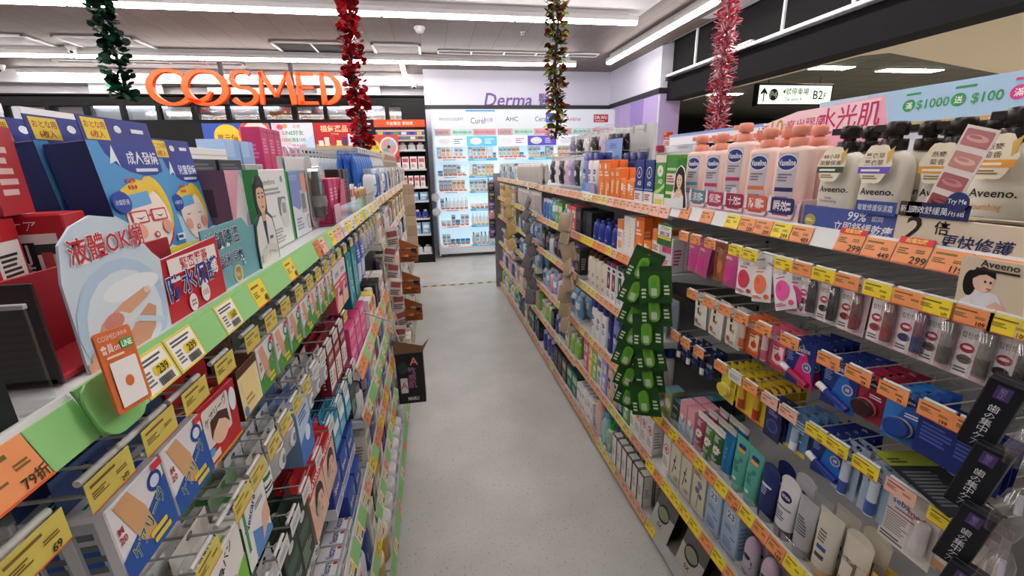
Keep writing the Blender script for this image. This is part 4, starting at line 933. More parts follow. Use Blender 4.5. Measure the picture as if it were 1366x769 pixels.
for i, (y, k, c) in enumerate(((.795, 0, 0), (.702, 1, 1), (.632, 2, 2), (.556, 3, 2))):
    n = ['green-ribboned', 'purple-ribboned', 'orange-ribboned', 'large orange-ribboned'][i]
    for d in range(3):
        xx = (.826 if i < 2 else .876) + d * .066
        place(OAT[k], (xx, y + d * .012 - (.02 if d and i else 0), zt + .0075), -PI / 2 + .22, f"{['', 'second-row ', 'third-row '][d]}cream oat lotion pump, {n}, in the blue and beige display", None)
    if i < 4: place(COLL[c], (.817 + (.05 if i > 1 else 0), y + .004, zt + .006 + (.128 if i != 3 else .138)), -PI / 2 + .22, f'scalloped paper collar on the {n} oat lotion pump', None, -.12)
place(GREENTUBE, (.868, .475, zt + .008), -PI / 2 - .1, 'large white lotion tube with a green band beside the oat pumps')
place(OAT[0], (.945, .46, zt + .008), -PI / 2 - .1, 'cream oat lotion pump behind the white tube with a green band')
m = MB(); m.cbox(-.07, .07, 0, .003, 0, .25, 'e9e7e4'); art(m, [('R', .1, .7, .8, .24, '2a2624'), ('T', .3, .82, .16, '1', 'f2f0ee', {'b': .03}), ('L', .5, .76, .4, .12, 2, 'e0dcd8')], front(.14, .25), .14, .25)
tag(obj('header_card', m, None, (1.06, .58, zt), (0, 0, -PI / 2)), 'white card with a black numbered band behind the oat lotions', 'card')
# woman sign hung over the rail
m = MB(); W, H = .16, .095; m.prism([(p[0], p[1]) for p in rrect(-W / 2, 0, W, H, .008)], -.001, .001, 'd8c8ae')
art(m, [('P', [(.02, 0), (.34, 0), (.36, .3), (.3, .5), (.14, .52), (.04, .3)], 'e4e2ea'), ('E', .09, .6, .05, .2, '1c1614'), ('E', .185, .66, .075, .17, 'e9c4ae'), ('P', [(.1, .66), (.1, .8), (.17, .88), (.26, .82), (.27, .72), (.2, .77), (.15, .74)], '1c1614'), ('E', .2, .66, .009, .02, '2a1d18'), ('E', .24, .66, .008, .02, '2a1d18'), ('E', .23, .56, .014, .014, 'c8606a'), ('P', [(.24, .0), (.36, .0), (.38, .32), (.3, .4), (.24, .3)], 'e0b8a0'),
        ('T', .28, .93, .1, 'Aveeno', '2a2420', {'b': .01}), ('R', .12, .82, .3, .035, '3a2e28'), ('T', .58, .8, .26, '2', '201c1a', {'sh': .15}), ('T', .72, .82, .15, '倍', '201c1a', {'b': .02}), ('R', .5, .62, .3, .07, '2b3470'), ('P', [(.5, .1), (.64, .12), (.66, .6), (.48, .58)], 'eae2d4'), ('R', .51, .36, .13, .06, '2f3c84'), ('L', .52, .44, .1, .1, 2, '8a7a6a'), ('RR', .74, .3, .2, .26, .006, 'c98a78'), ('E', .84, .42, .07, .07, 'b05a5a'), ('R', .72, .16, .24, .08, 'f0d83a'), ('T', .84, .2, .06, '新上市', '2a2420')], front(W, H, y=-.001), W, H)
tag(obj('shelf_sign', m, None, (.752, .405, 1.268), (.1, 0, -PI / 2)), 'beige shelf sign with a ponytailed woman hanging over the top rail', 'sign')

# -- nearest bay, pegs
SPONGE = lambda c, c2, bg='eceae8': hangpouch('makeup_sponge_pack', .062, .098, .014, bg, [('R', 0, .88, 1, .12, 'd8d4d2'), ('T', .6, .84, .07, 'CUBE', '3a3432', {'w': .5}), ('L', .3, .72, .5, .05, 1, c2), ('E', .52, .44, .32, .24, c), ('E', .44, .52, .1, .08, c2), ('L', .1, .08, .6, .08, 2, c2), ('E', .84, .14, .1, .06, c2)], bg, .014)
SP = [SPONGE('d8405a', 'c83a54'), SPONGE('ee7a56', 'e8603e'), SPONGE('ea5aa4', 'de4a94'), SPONGE('d84c8c', 'c83c7c', 'dcd0d4')]
PINKB1 = hangpouch('makeup_sponge_pack', .056, .095, .016, 'c4588c', [('E', .5, .42, .3, .22, 'd83c98'), ('L', .2, .8, .6, .08, 2, 'f0d0e0')], 'b84a80', .014)
BROWNB = hangpouch('makeup_tool_pack', .05, .09, .014, 'a5643c', [('R', .1, .1, .3, .8, '7a3e20'), ('E', .66, .5, .2, .2, 'd08050')], '9a5a34', .014)
def lipcard(c, c2, shade): return hangcard('hanging_lip_tint', .056, .1, 'e6c8cc' if shade else 'd8d0d2', [('R', .02, .02, .42, .92, 'f3eeee'), ('L', .06, .78, .34, .14, 3, '3a3234'), ('T', .24, .66, .09, '립틴트', '3a2c30', {'w': .36}), ('E', .24, .46, .17, .075, 'b83a50'), ('E', .24, .47, .11, .025, 'f4eaea'), ('E', .24, .28, .18, .07, c2), ('R', .08, .275, .32, .012, '8a2a3c'), ('L', .06, .06, .3, .1, 2, '7a7074')],
    stick_v(.0085, .012, .08, .011, c, .2, c2), 'lip_tint', (-.002, .026, .008, .084, .016))
LIP = [lipcard('4a4650', '3a3a44', 0), lipcard('3a3c42', '2e3036', 0), lipcard('7a4a4a', '8e3a44', 1), lipcard('8a5a58', '9e4a50', 1), lipcard('7a5068', '3a4a74', 1), lipcard('8a8680', '6a665e', 1), lipcard('4a4a50', '33363c', 0)]
GOLDP = hangpouch('hair_mask_pack', .058, .09, .012, 'eae7e0', [('P', [(.2, .95), (.8, .95), (.66, .45), (.4, .5)], 'b99a30'), ('P', [(.3, .9), (.5, .9), (.5, .5), (.4, .5)], '4a3c1c'), ('E', .3, .24, .14, .09, 'b0663c'), ('L', .3, .1, .5, .1, 2, '8a8070')], 'd8d4cc', .014)
def lipbox(c, c2, c3): return hangcard('hanging_lip_care_pack', .07, .095, c, [('R', 0, 0, 1, .1, c2), ('P', [(.5, .2), (.75, .14), (.95, .2), (.95, .62), (.5, .62)], c3), ('E', .73, .32, .14, .09, c2), ('P', [(.73, .48), (.64, .34), (.82, .34)], c2), ('L', .52, .5, .36, .14, 2, c2), ('L', .1, .72, .7, .16, 3, 'f4ece8')], stick_v(.009, .01, .075, -.018, c3, .3, c), 'lip_stick', (-.032, -.004, .006, .08, .018))
LB = [lipbox('e0703c', 'c8502a', 'f2d6b0'), lipbox('d8607c', 'c03c50', 'f4d4d8')]
def vas(c, c2, c3): return hangcard('hanging_balm_card', .074, .1, '21337c', [('P', [(.3, .3), (.5, .75), (.7, .75), (1, .1), (1, 0), (.5, 0)], c), ('T', .5, .82, .11, 'Vaseline', 'f2f2f6', {'b': .02, 'w': .6}), ('L', .3, .68, .4, .06, 1, 'c9d4f0'), ('E', .74, .46, .16, .11, 'b4bcd8'), ('E', .74, .46, .12, .08, '5a6aa0'), ('T', .74, .46, .06, '48', 'f0f0f4', {'b': .02}), ('L', .04, .5, .24, .24, 5, '7a8cc4')], stick_h(.07, .0068, .036, -.004, 'f2f0f0', c3), 'lip_balm')
VASP = vas('d8307c', 'd8307c', 'b02a50'); VASB = vas('2a6cc0', '2a6cc0', '24338c')
def potcard(c, c2, c3, lc): return hangcard('hanging_balm_card', .066, .09, c, [('P', [(0, 0), (1, .2), (1, 1), (.7, 1)], c2), ('E', .5, .8, .26, .08, '16204a'), ('T', .5, .8, .06, 'Vaseline', 'f2f2f6', {'w': .4}), ('L', .5, .5, .4, .1, 2, 'e0e4f0')], pot(.017, .026, 0, c3, lc), 'balm_pot')
POTR = potcard('a83048', '8a2038', 'd86a70', '3a2028'); POTB = potcard('2f7cc8', '2a58a8', 'c8c4b4', '22408c'); NAVC = hangcard('hanging_balm_card', .066, .085, '1e2c74', [('L', .1, .3, .8, .4, 5, '4a5ca8'), ('E', .5, .8, .2, .08, '3a4c94')])
NAVSET = hangcard('hanging_balm_card', .05, .085, '1c2750', [('T', .5, .5, .14, '深層護', 'e6e8f0', {'w': .8}), ('L', .1, .2, .6, .12, 2, '8a94c0')], stick_v(.008, .005, .06, -.016, '28345c', .3, 'e8e8e8'), 'lip_stick')
YELC = hangcard('hanging_balm_card', .06, .105, 'dcc832', [('L', .62, .45, .3, .4, 6, '8a6a1c'), ('R', 0, .92, 1, .08, 'c8b020')], pot(.018, .034, -.004, 'efe8b0', 'd8c440'), 'balm_pot')
YELR = hangcard('hanging_balm_card', .055, .105, 'e2c436', [('E', .5, .86, .3, .06, 'a83a24'), ('L', .2, .1, .6, .1, 2, 'a87a1c'), ('R', 0, 0, 1, .04, 'b83a2a')], stick_v(.009, .015, .085, 0, 'd8a83c', .35, 'b0382c'), 'balm_tube')
NAVROUND = hangcard('hanging_balm_card', .05, .1, '252c54', [('T', .5, .84, .07, '自然保濕', 'd8dcf0', {'w': .8}), ('E', .5, .34, .36, .18, '4a5494'), ('E', .5, .34, .26, .13, '2f3874'), ('L', .2, .6, .6, .14, 3, '8a90c0')])
BLUEC = hangcard('hanging_balm_card', .055, .1, '5a88b8', [('L', .2, .3, .6, .5, 7, 'd8e4f0'), ('R', 0, 0, 1, .1, 'e0c84a')], stick_v(.009, .01, .06, 0, 'a8c0d8', .3, 'e8eef4'), 'lip_stick')
LIGHTC = hangcard('hanging_balm_card', .05, .11, 'a7bcd4', [('L', .2, .6, .6, .2, 4, '5a7090')], stick_v(.009, .008, .08, .004, 'cfdceb', .3, '3a5aa0'), 'lip_stick')
SEBA = hangcard('hanging_balm_card', .086, .13, 'e6e1dd', [('R', 0, .92, 1, .08, '8aa4c8'), ('T', .3, .68, .085, 'seba', '3a4c94', {'b': .01}), ('T', .6, .64, .085, 'med', 'd0405a', {'b': .01}), ('L', .2, .56, .5, .03, 1, '3a3634'), ('R', .06, .5, .7, .02, 'c05a6a'), ('L', .08, .18, .5, .3, 8, 'a8a09a'), ('L', .04, .04, .6, .1, 2, '6a6460')], stick_v(.011, .03, .085, .026, 'e6dede', .3, 'efe4e4'), 'lip_stick', (.011, .041, .022, .09, .02))
OLIVE = hangcard('hanging_hair_care_card', .085, .15, '23262a', [('R', 0, .74, 1, .26, '8a9432'), ('L', .1, .78, .4, .1, 2, '2a2e14'), ('L', .1, .12, .7, .54, 10, '5a5e62'), ('R', .6, .1, .34, .18, 'e4e2dc'), ('R', .64, .12, .02, .14, '222'), ('R', .7, .12, .03, .14, '222'), ('R', .77, .12, .02, .14, '222'), ('R', .83, .12, .04, .14, '222')])
BLACKC = hangcard('hanging_hair_care_card', .06, .1, '2a2826', [('E', .6, .5, .34, .24, 'c9b04a'), ('E', .6, .5, .28, .2, '302c28'), ('T', .6, .5, .1, 'OLATO', 'd8d0b0', {'w': .5})])
WHITEC = hangcard('hanging_balm_card', .07, .11, 'dfd9d4', [('R', 0, .86, 1, .14, 'b9a4a4'), ('L', .1, .3, .7, .4, 8, 'a09892'), ('R', 0, 0, 1, .14, 'd8a07c')], stick_v(.011, .01, .06, .02, 'ece0cc', .3, 'f0e8da'), 'lip_stick')
HX = .742; HL = .452
def hookrow(z, zone, ents):
    """ents: (y, ticket, ticket number, proto, description, how many, tilt, roll)"""
    for e in ents:
        y, k, num, p, dsc, n = e[:6]; tl = e[6] if len(e) > 6 else 0; rl = e[7] if len(e) > 7 else 0
        hook('R', y, z, HX, HL, k, zone, num)
        if p: hung('R', p, dsc, y, z, HX, zone, n, max(.012, p.size[1] * 1.05), tl, rl, .014 + p.size[1])
z1 = 'top pegs, nearest right bay'
TZ = 1.266
hookrow(TZ, z1, [(.41, 'y', '109', LIP[6], 'dark lip tint on grey card', 3), (.455, 'o', '109', LIP[5], 'silver-brown lip tint on pink card', 3), (.5, 'y', '2件', LIP[5], 'silver-brown lip tint on pink card', 3), (.541, 'o', None, LIP[4], 'pink-blue lip tint on pink card', 3), (.592, 'y', '2件', LIP[3], 'rose lip tint on pink card', 3), (.65, 'o', None, LIP[2], 'dark red lip tint on pink card', 3),
    (.7, 'y', '2件5', LIP[1], 'charcoal lip tint on grey card', 2), (.752, 'o', None, LIP[0], 'blue-grey lip tint on grey card', 2), (.80, 'y', '135', SP[3], 'dusky pink sponge in white pouch', 2, 0, -.16), (.845, None, None, SP[2], 'bright pink sponge in white pouch', 2, -.1, -.42), (.904, 'y', '145', SP[1], 'orange makeup sponge in a white pouch', 3, -.08, -.22), (.957, 'y', '135', SP[0], 'red makeup sponge in a white pouch', 3, -.05, -.1),
    (1.015, None, None, PINKB1, 'pink sponge bag', 1), (1.06, 'o', '119', BROWNB, 'brown makeup tool bag', 2), (1.13, 'o', '119', PINKB1, 'pink sponge bag', 3, -.05, .12), (1.19, 'o', None, PINKB1, 'pink sponge bag', 1)])
z2 = 'middle pegs, nearest right bay'
TZ = 1.104
hookrow(TZ, z2, [(.415, 'o', '199', NAVC, 'plain navy lip balm card', 3), (.465, 'o', '199', NAVC, 'plain navy lip balm card', 4), (.53, 'o', '79', POTB, 'blue balm pot card', 4, -.12, -.1), (.593, 'o', '79', POTR, 'dark red balm pot card', 5), (.655, 'o', '79', VASB, 'navy card with blue lip balm', 5, -.05, -.06), (.752, 'o', '79', VASP, 'navy and pink lip balm card', 6, -.06, -.1),
    (.83, 'o', '89', LB[1], 'pink lip care card', 4), (.905, 'o', '89', LB[0], 'orange lip care card', 4), (.97, 'o', None, GOLDP, 'white and gold sachet', 4), (1.04, 'o', None, GOLDP, 'white and gold sachet', 3, 0, .05), (1.12, 'o', None, GOLDP, 'white and gold sachet', 3, 0, -.05)])
z3 = 'bottom pegs, nearest right bay'
TZ = .944
hookrow(TZ, z3, [(.415, 'y', '169', WHITEC, 'white card with cream stick', 3), (.438, None, None, None, '', 0), (.483, 'p', None, SEBA, 'white card with pale stick', 3), (.545, 'y', '129', LIGHTC, 'pale blue lip balm card', 4), (.604, 'y', '129', LIGHTC, 'pale blue lip balm card', 3), (.652, 'y', '129', VASB, 'navy card with blue lip balm', 5, -.1, -.14), (.725, 'p', None, BLUEC, 'mid blue lip balm card', 4), (.78, 'p', None, NAVROUND, 'navy card with a round emblem', 4),
    (.845, 'o', None, YELR, 'yellow card with red-capped tube', 6), (.9, 'l', None, YELR, 'yellow card with red-capped tube', 6), (.96, 'o', None, YELC, 'yellow card with round pot', 5, 0, .06), (1.06, 'o', None, NAVSET, 'navy card with white-capped stick', 3), (1.13, 'o', None, NAVSET, 'navy card with white-capped stick', 3), (1.19, 'o', None, NAVSET, 'navy card with white-capped stick', 2)])
place(OLIVE, (.795, .532, .986), -.22, 'olive and black card lying flat across the bottom pegs', None, -PI / 2 + .03, 0)
# clip strip of navy boxes at the near corner
o = obj('hanging_clip_strip', None, None, (.715, .378, 1.3), (0, 0, -PI / 2)); m = MB()
m.tube([(-.012, 0, .0), (-.008, 0, -.1), (.004, .004, -.25), (.006, 0, -.6)], .0035, CLEAR, 6); obj('plastic_strip', m, o)
for i in range(5):
    m = MB(); m.cbox(-.012, .012, -.003, .001, -.1 - i * .095, -.088 - i * .095, CLEAR, .001); obj('clip', m, o)
tag(o, 'clear plastic clip strip holding navy boxes at the near corner', 'clip strip')
NAVYBOX = carton('lip_essence_box', .036, .022, .11, '14161f', [('R', .3, .76, .42, .18, '4a3a6c'), ('T', .5, .85, .13, '菊\n正', '9a8ac0'), ('T', .5, .37, .62, '歯\nの\n集\n中\nケ\nア', 'e4e6ee')], [('L', .2, .1, .6, .7, 7, '3a3e4c')], cat='hanging box')
for i in range(4): place(NAVYBOX, (.70, .385 - .006 * (i - 1), 1.115 - i * .093), -PI / 2 + .3, f"{['topmost', 'second from top', 'third from top', 'lowest'][i]} navy vertical-lettered box on the corner clip strip", 'navy boxes on the corner clip strip', .1, .16)
for i in range(4):
    m = MB(); m.lathe([(.012, .016, 0), (.016, .02, .02), (.012, .014, .06), (.004, .004, .075)], CLEAR, 0, .0, 14); k = MB(); k.tube([(0, 0, .06), (.003, -.004, .035)], .004, 'd8d6e0')
    o = obj('hanging_clear_pack', None, None, (.70, .343 - .004 * i, 1.12 - i * .1), (0, .3, 0)); obj('clear_shell', m, o); obj('brush_tip', k, o); tag(o, f"{['topmost', 'second', 'third', 'lowest'][i]} clear plastic shell behind the navy boxes on the clip strip", 'pack')
# -- hand cream shelf
zh = 'hand cream shelf, nearest right bay'; z = .58
for y, p, dsc, dp, sc in ((.44, YPOUCH, 'yellow refill pouch', 2, 1), (.51, YPOUCH, 'yellow refill pouch', 2, 1), (.578, OATT, 'cream vertical-lettered oat tube', 2, 1), (.643, OATT2, 'cream tube with blue band', 2, .97), (.70, SILVT, 'silver grey tube', 2, .95), (.756, NIVW, 'white round-logo hand cream tube', 2, .95), (.815, NIVT, 'navy hand cream tube', 2, .94), (.871, TEALT, 'mint green tube with orange tag', 1, .95), (.926, TEALT, 'mint green tube with orange tag', 1, .95), (.974, BLUET, 'slim blue tube', 2, .9), (1.017, DAISY[2], 'dark green daisy tube', 3, .85), (1.063, DAISY[1], 'mid green daisy tube', 3, .85), (1.109, DAISY[0], 'rose daisy tube', 3, .85), (1.152, PINKBOX, 'pink and pale blue carton', 2, .9), (1.194, PINKBOX, 'pink and pale blue carton', 2, .9), (1.242, DARKBOX, 'dark teal-lidded soap box', 5, 1), (1.296, LIMEBOX, 'lime green soap box', 1, 1)):
    facing('R', p, dsc, y, z, .80, zh, dp, sc=sc)
m = MB()
for i in range(11): y = .44 + i * .075; m.cbox(.791, .7925, y + .004, y + .069, .5805, .615, CLEAR, .0003)
tag(obj('acrylic_divider', m), 'clear acrylic tray fronts before the hand cream tubes', 'divider', kind=None)
zd = 'deodorant shelf, nearest right bay'; z = .374
row('R', .44, z, .79, zd, [(ROLL[2], 'white roll-on deodorant', 2, 2, .014), (ROLL[1], 'white roll-on with pink band', 2, 2, .016), (ROLL[3], 'grey roll-on deodorant', 1, 2, .014), (ROLL[0], 'lilac roll-on deodorant', 2, 2, .02), (BLUEBOX, 'pale blue cream carton numbered 23', 2, 3, .008), (FLOWERBOX, 'ivory carton printed with purple flowers', 1, 3, .01), (CREAMBOX, 'ivory carton with dark sprig', 2, 2, .006), (REDDOT, 'white red-dot carton', 2, 2, .005)], maxy=1.335)
m = MB()
for i in range(9): y = .47 + i * .085; m.cbox(.778, .7795, y + .004, y + .079, .3745, .41, CLEAR, .0003)
tag(obj('acrylic_divider', m), 'clear acrylic tray fronts before the roll-on deodorants', 'divider')
# base shelf: slumped mask pouches in a cardboard tray, white serum cartons
z = .077
o = obj('cardboard_tray', None, None, (.80, .98, z), (0, 0, -PI / 2)); m = MB()
for x in (-.34, .0, .34): m.cbox(x - .002, x + .002, .15, .3, 0, .22, '8d8a84', .0006)
m.cbox(-.34, .34, .15, .153, 0, .22, '9a978f', .0006); m.cbox(-.34, .34, 0, .3, 0, .003, '8d8a84', .0006); obj('tray', m, o)
tag(o, 'grey cardboard dividers behind the mask pouches on the base shelf', 'tray')
for i in range(4):
    place(MASKP, (.785, .70 + i * .19, z + .009), -PI / 2, f"grey mask pouch with oval eyes, {ORD[i]} of the four base shelf stacks from near end", None, -.3)
    for k in range(5): place(MASKB, (.80 + k * .013, .71 + i * .19 + k * .004, z + .009), -PI / 2 + .04 * (k % 3 - 1), f"black mask pouch, {ORD[k]} behind the {ORD[i]} grey mask pouch from near end", 'black mask pouches on the base shelf', -.3)
zb = 'base shelf at the right bay junction'
for i in range(6):
    for d in range(2): place(SERUM, (.79 + d * .055, 1.43 + i * .055, z), -PI / 2, f"{'' if d == 0 else 'second-row '}black-edged white serum carton, {ORD[i]} from near end, right base shelf", 'serum cartons on the right base shelf')
# -- second bay
zz = Z_(1, 'top shelf'); z = 1.34
row('R', 1.36, z, .80, zz, [(ADG2, 'green boxed lotion with red lettering', 1, 2), (ADGREEN, 'green boxed lotion', 1, 2, .008), (ADBOX, 'navy boxed lotion', 2, 2, .008), (ORSM, 'small orange carton', 2, 2), (ORTALL, 'slim orange carton', 2, 2), (ORBOX, 'orange serum carton', 2, 2, .008)])
for i in range(3): place(NAVYB, (.905, 1.86 + i * .07, z), -PI / 2, f"navy-capped white bottle in the blue display, {ORD[i]} from near end")
o = obj('display_tray', None, None, (.79, 2.175, z + .0005), (0, 0, -PI / 2)); m = MB(); W = .2
m.cbox(-W / 2, W / 2, 0, .12, 0, .004, '7fa3dc'); m.cbox(-W / 2, W / 2, 0, .003, .0, .06, '7fa3dc', .0005); art(m, [('RR', .06, .4, .25, .5, .01, '6a8ad0'), ('RR', .38, .4, .25, .5, .01, '8fb0e4'), ('RR', .68, .45, .28, .45, .01, 'e08ab0'), ('L', .1, .1, .8, .2, 1, 'e8f0fa')], front(W, .06), W, .06)
obj('tray', m, o); m = MB(); m.prism([(-W / 2, 0), (W / 2, 0), (W / 2 + .03, .27), (-W / 2 + .02, .27)], .12, .123, '86a8e0'); art(m, [('T', .6, .88, .1, '天使光', '3a4a9c', {'b': .01}), ('L', .2, .6, .6, .2, 3, 'dfe8f8')], front(W, .27, y=.12), W, .27); obj('header_board', m, o)
tag(o, 'blue cardboard display with header on the second right bay', 'display')
row('R', 2.085, z + .006, .80, zz, [(WHITEB, 'white bottle in the blue display', 2, 2, .01), (LAVB, 'lavender bottle in the blue display', 1, 2)])
zz = Z_(1, 'second shelf'); z = 1.117
OVAL = lambda c: bottle('body_cream_jar', .07, .05, .105, c, .5, .5, [('T', .5, .4, .14, 'NIVEA', 'f0f0f6', {'b': .03, 'w': .6}), ('E', .5, .7, .2, .08, '4a5ab0')], c, 'cap', .012, .4, 2.2)
OV = OVAL('2a3a94')
row('R', 1.37, z, .81, zz, [(gen('e9dfe4', 'd8508c', .075, .05, .12), 'white carton with pink flowers', 1, 3), (HELLOBOX, 'peach and white carton', 1, 3), (ORSM, 'small orange carton', 1, 2), (ORBOX, 'orange serum carton', 1, 2), (tallcarton('efe9e4', [('L', .2, .2, .1, .6, 6, 'd8702c')], None, .055, .045, .16), 'tall white carton', 2, 2, .004), (HELLOBOX, 'peach and white carton', 1, 2, .006), (OV, 'navy oval jar', 1, 2, .02), (OV, 'navy oval jar', 3, 2), (gen('23242a', '3c3e48', .09, .06, .13), 'black boxed item', 2, 2)])
zz = Z_(1, 'third shelf'); z = .864
row('R', 1.38, z, .80, zz, [(BLUEW, 'pale blue refill pouch', 1, 2), (MAUVE, 'mauve refill pouch', 2, 2, .004), (BB[3], 'white carton with deep green panel', 1, 2), (BB[2], 'white carton with green panel', 1, 2), (BB[1], 'white carton with plum panel', 1, 2), (BB[0], 'white carton with maroon panel', 1, 2, .012), (CREAMB, 'cream bottle with brown cap', 4, 2, .004)], maxy=2.28)
zz = Z_(1, 'fourth shelf'); z = .602
row('R', 1.4, z, .80, zz, [(WHITEB, 'white navy-logo body lotion', 1, 2), (OMB[2], 'orange ombre tube', 1, 2, .012), (OMB[1], 'peach ombre tube', 1, 2, .012), (OMB[0], 'magenta ombre tube', 1, 2, .012), (WHITEB, 'white navy-logo body lotion', 1, 3), (LAVB, 'lavender body lotion', 1, 3), (NAVYB, 'navy body lotion', 1, 3), (WHITEB, 'white navy-logo body lotion', 3, 3)], maxy=2.28)
zz = Z_(1, 'fifth shelf'); z = .367
row('R', 1.36, z, .79, zz, [(REDDOT, 'white carton with red dot', 4, 3, .005), (GR2, 'green soap carton', 1, 2), (NAV, 'navy soap carton', 1, 2), (BEIGEB, 'beige bottle with navy logo', 2, 2), (LAV, 'lavender soap carton', 1, 2), (WHT, 'white soap carton', 1, 2), (GRN, 'light green soap carton', 1, 2), (YEL, 'yellow soap carton', 1, 2), (PNK, 'pink soap carton', 1, 2)], maxy=2.28)
zz = Z_(1, 'base shelf'); z = .077
y = row('R', 1.77, z, .79, zz, [(GREENC, 'clear bottle with green cap', 1, 2), (CLEARB, 'clear bottle with blue cap', 1, 2, .01), (PINKB, 'pale pink lotion bottle', 1, 2, .012)])
for i in range(3):
    for k in range(2): place(WBOX, (.79, y + .05 + i * .09, z + k * .0755), -PI / 2, f"{['lower', 'upper'][k]} white soap carton in the {['nearest', 'middle', 'farthest'][i]} base shelf stack", 'stacked white soap cartons')
# -- third bay
zz = Z_(2, 'top shelf'); z = 1.34
CHEQ = lambda c, c2: hangpouch('hair_tie_pack', .095, .15, .035, c, [('P', [(.1, .1), (.4, .9), (.5, .9), (.3, .1)], c2), ('P', [(.5, .1), (.8, .8), (.95, .7), (.7, .1)], c2), ('E', .5, .5, .2, .12, c2)], 'e4e4e6', .03, 'hair tie pack', .45)
CH = [CHEQ('26242a', 'e4e2e4'), CHEQ('e9e6e8', '2c2a30'), CHEQ('9a8cb8', 'e8e0f0'), CHEQ('a8ccb4', 'e8f4ec'), CHEQ('d8c0cc', '5a4c60')]
for i in range(8):
    yy = 2.345 + i * .108
    for lv, zc in ((0, 1.515),):
        hook('R', yy, zc + .02, .83, .37, None, 'high pegs, third right bay'); p = CH[[0, 3, 0, 2, 4, 0, 1, 0][i]]
        hung('R', p, ['black and white hair tie pack', 'white and black hair tie pack', 'lilac hair tie pack', 'mint hair tie pack', 'dusky pink hair tie pack'][[0, 3, 0, 2, 4, 0, 1, 0][i]], yy, zc + .02, .83, 'high pegs, third right bay', 3, .04, 0, 0, .02)
for i in range(6):
    yy = 2.40 + i * .14; p = CH[[0, 4, 0, 1, 0, 2][i]]; hook('R', yy, 1.67, .97, .23, None, 'upper pegs, third right bay')
    hung('R', p, ['black and white hair tie pack', 'white and black hair tie pack', 'lilac hair tie pack', 'mint hair tie pack', 'dusky pink hair tie pack'][[0, 4, 0, 1, 0, 2][i]], yy, 1.67, .97, 'upper pegs, third right bay', 3, .04, 0, 0, .02)
m = MB(); m.cbox(-.01, .01, -.46, .46, 1.421, 1.7, 'cfcfcc', .002); tag(obj('raised_pegboard', m, None, (1.21, 2.76, 0)), 'raised grey pegboard behind the hair tie packs', 'pegboard')
fillers = [('6aa84a', 'dff0d0', 'box'), ('3aa0c8', 'e0f0f8', 'bottle'), ('e05a5c', 'f8dcdc', 'box'), ('2a2c32', '5a5c66', 'box'), ('4a6ab8', 'dfe6f6', 'bottle'), ('b8c8d8', '5a7a9c', 'pouch'), ('6a4a8c', 'c8b8dc', 'pouch'), ('d8dce0', '8a94a4', 'bottle'), ('e8e4d8', 'b09c70', 'box'), ('1f5a44', 'a8d0bc', 'box'), ('f0d860', 'a88a2c', 'box'), ('e4a0b8', 'fbe8f0', 'bottle'), ('8ab8e0', 'f0f6fc', 'pouch'), ('2a3e8c', 'b8c4ec', 'bottle'), ('383440', '8a8494', 'pouch'), ('c8a888', '7a5a3c', 'box'), ('f4f2f0', 'd85a6a', 'box'), ('9ad060', 'f0f8e0', 'bottle'), ('3c3a36', 'b0a898', 'box'), ('d0d4d8', 'e07a3c', 'box')]
FN = ['green', 'blue', 'coral', 'black', 'royal blue', 'pale blue', 'purple', 'silver', 'ivory', 'dark green', 'yellow', 'pink', 'sky blue', 'navy', 'charcoal', 'tan', 'red-marked white', 'lime', 'brown-black', 'orange-marked grey']
KW = {'box': 'carton', 'pouch': 'pouch', 'bottle': 'bottle'}
GEN = {}
def G(i, w=.07, h=.13, d=.05):
    k = (i, w, h, d)
    if k not in GEN: a, b, t = fillers[i]; GEN[k] = gen(a, b, w, d, h, t)
    return GEN[k], f'{FN[i]} {KW[fillers[i][2]]}'
def gfill(side, y0, y1, z, xf, zone, seq, w=.07, h=.13, depth=2, gap=.008):
    y = y0; k = 0
    while y + w < y1:
        i = seq[k % len(seq)]; p, dsc = G(i, w, h)
        facing(side, p, dsc, y + w / 2, z, xf, zone, depth); y += w + gap; k += 1
gfill('R', 2.3, 3.2, 1.117, .80, Z_(2, 'second shelf'), [3, 2, 2, 1, 0, 0, 12, 1, 4, 4], .08, .14)
gfill('R', 2.3, 3.2, .882, .80, Z_(2, 'third shelf'), [18, 6, 6, 14, 14, 14, 7, 14], .09, .14)
gfill('R', 2.3, 3.2, .602, .80, Z_(2, 'fourth shelf'), [12, 5, 12, 5, 11, 12, 11], .09, .13)
gfill('R', 2.3, 3.2, .347, .80, Z_(2, 'fifth shelf'), [17, 17, 8, 14, 6, 13, 3], .08, .13)
gfill('R', 2.3, 3.2, .077, .80, Z_(2, 'base shelf'), [9, 9, 18, 3, 3, 13, 13, 13], .1, .16)
# -- fourth and farthest bays
CLB = pouch('clear_goods_bag', .085, .16, .04, 'd4cfca', [('L', .2, .2, .5, .5, 4, 'b4aca4'), ('R', .1, .8, .8, .15, 'e9e6e2')], 'e4e0dc', 'bag', .15)
for i in range(10): facing('R', CLB, 'clear bag of beige goods', 3.3 + i * .087, 1.347, .80, Z_(3, 'top shelf'), 2)
for i in range(10): facing('R', CLB, 'clear bag of beige goods', 3.3 + i * .087, 1.132, .80, Z_(3, 'second shelf'), 1)
gfill('R', 3.27, 4.17, .917, .80, Z_(3, 'third shelf'), [5, 12, 4, 7, 13, 1], .075, .13)
gfill('R', 3.27, 4.17, .692, .80, Z_(3, 'fourth shelf'), [12, 7, 1, 5, 18, 4], .075, .13)
gfill('R', 3.27, 4.17, .347, .80, Z_(3, 'fifth shelf'), [17, 11, 8, 16, 10, 13], .075, .18)
gfill('R', 3.27, 4.17, .077, .80, Z_(3, 'base shelf'), [3, 13, 9, 18, 14, 8], .09, .17)
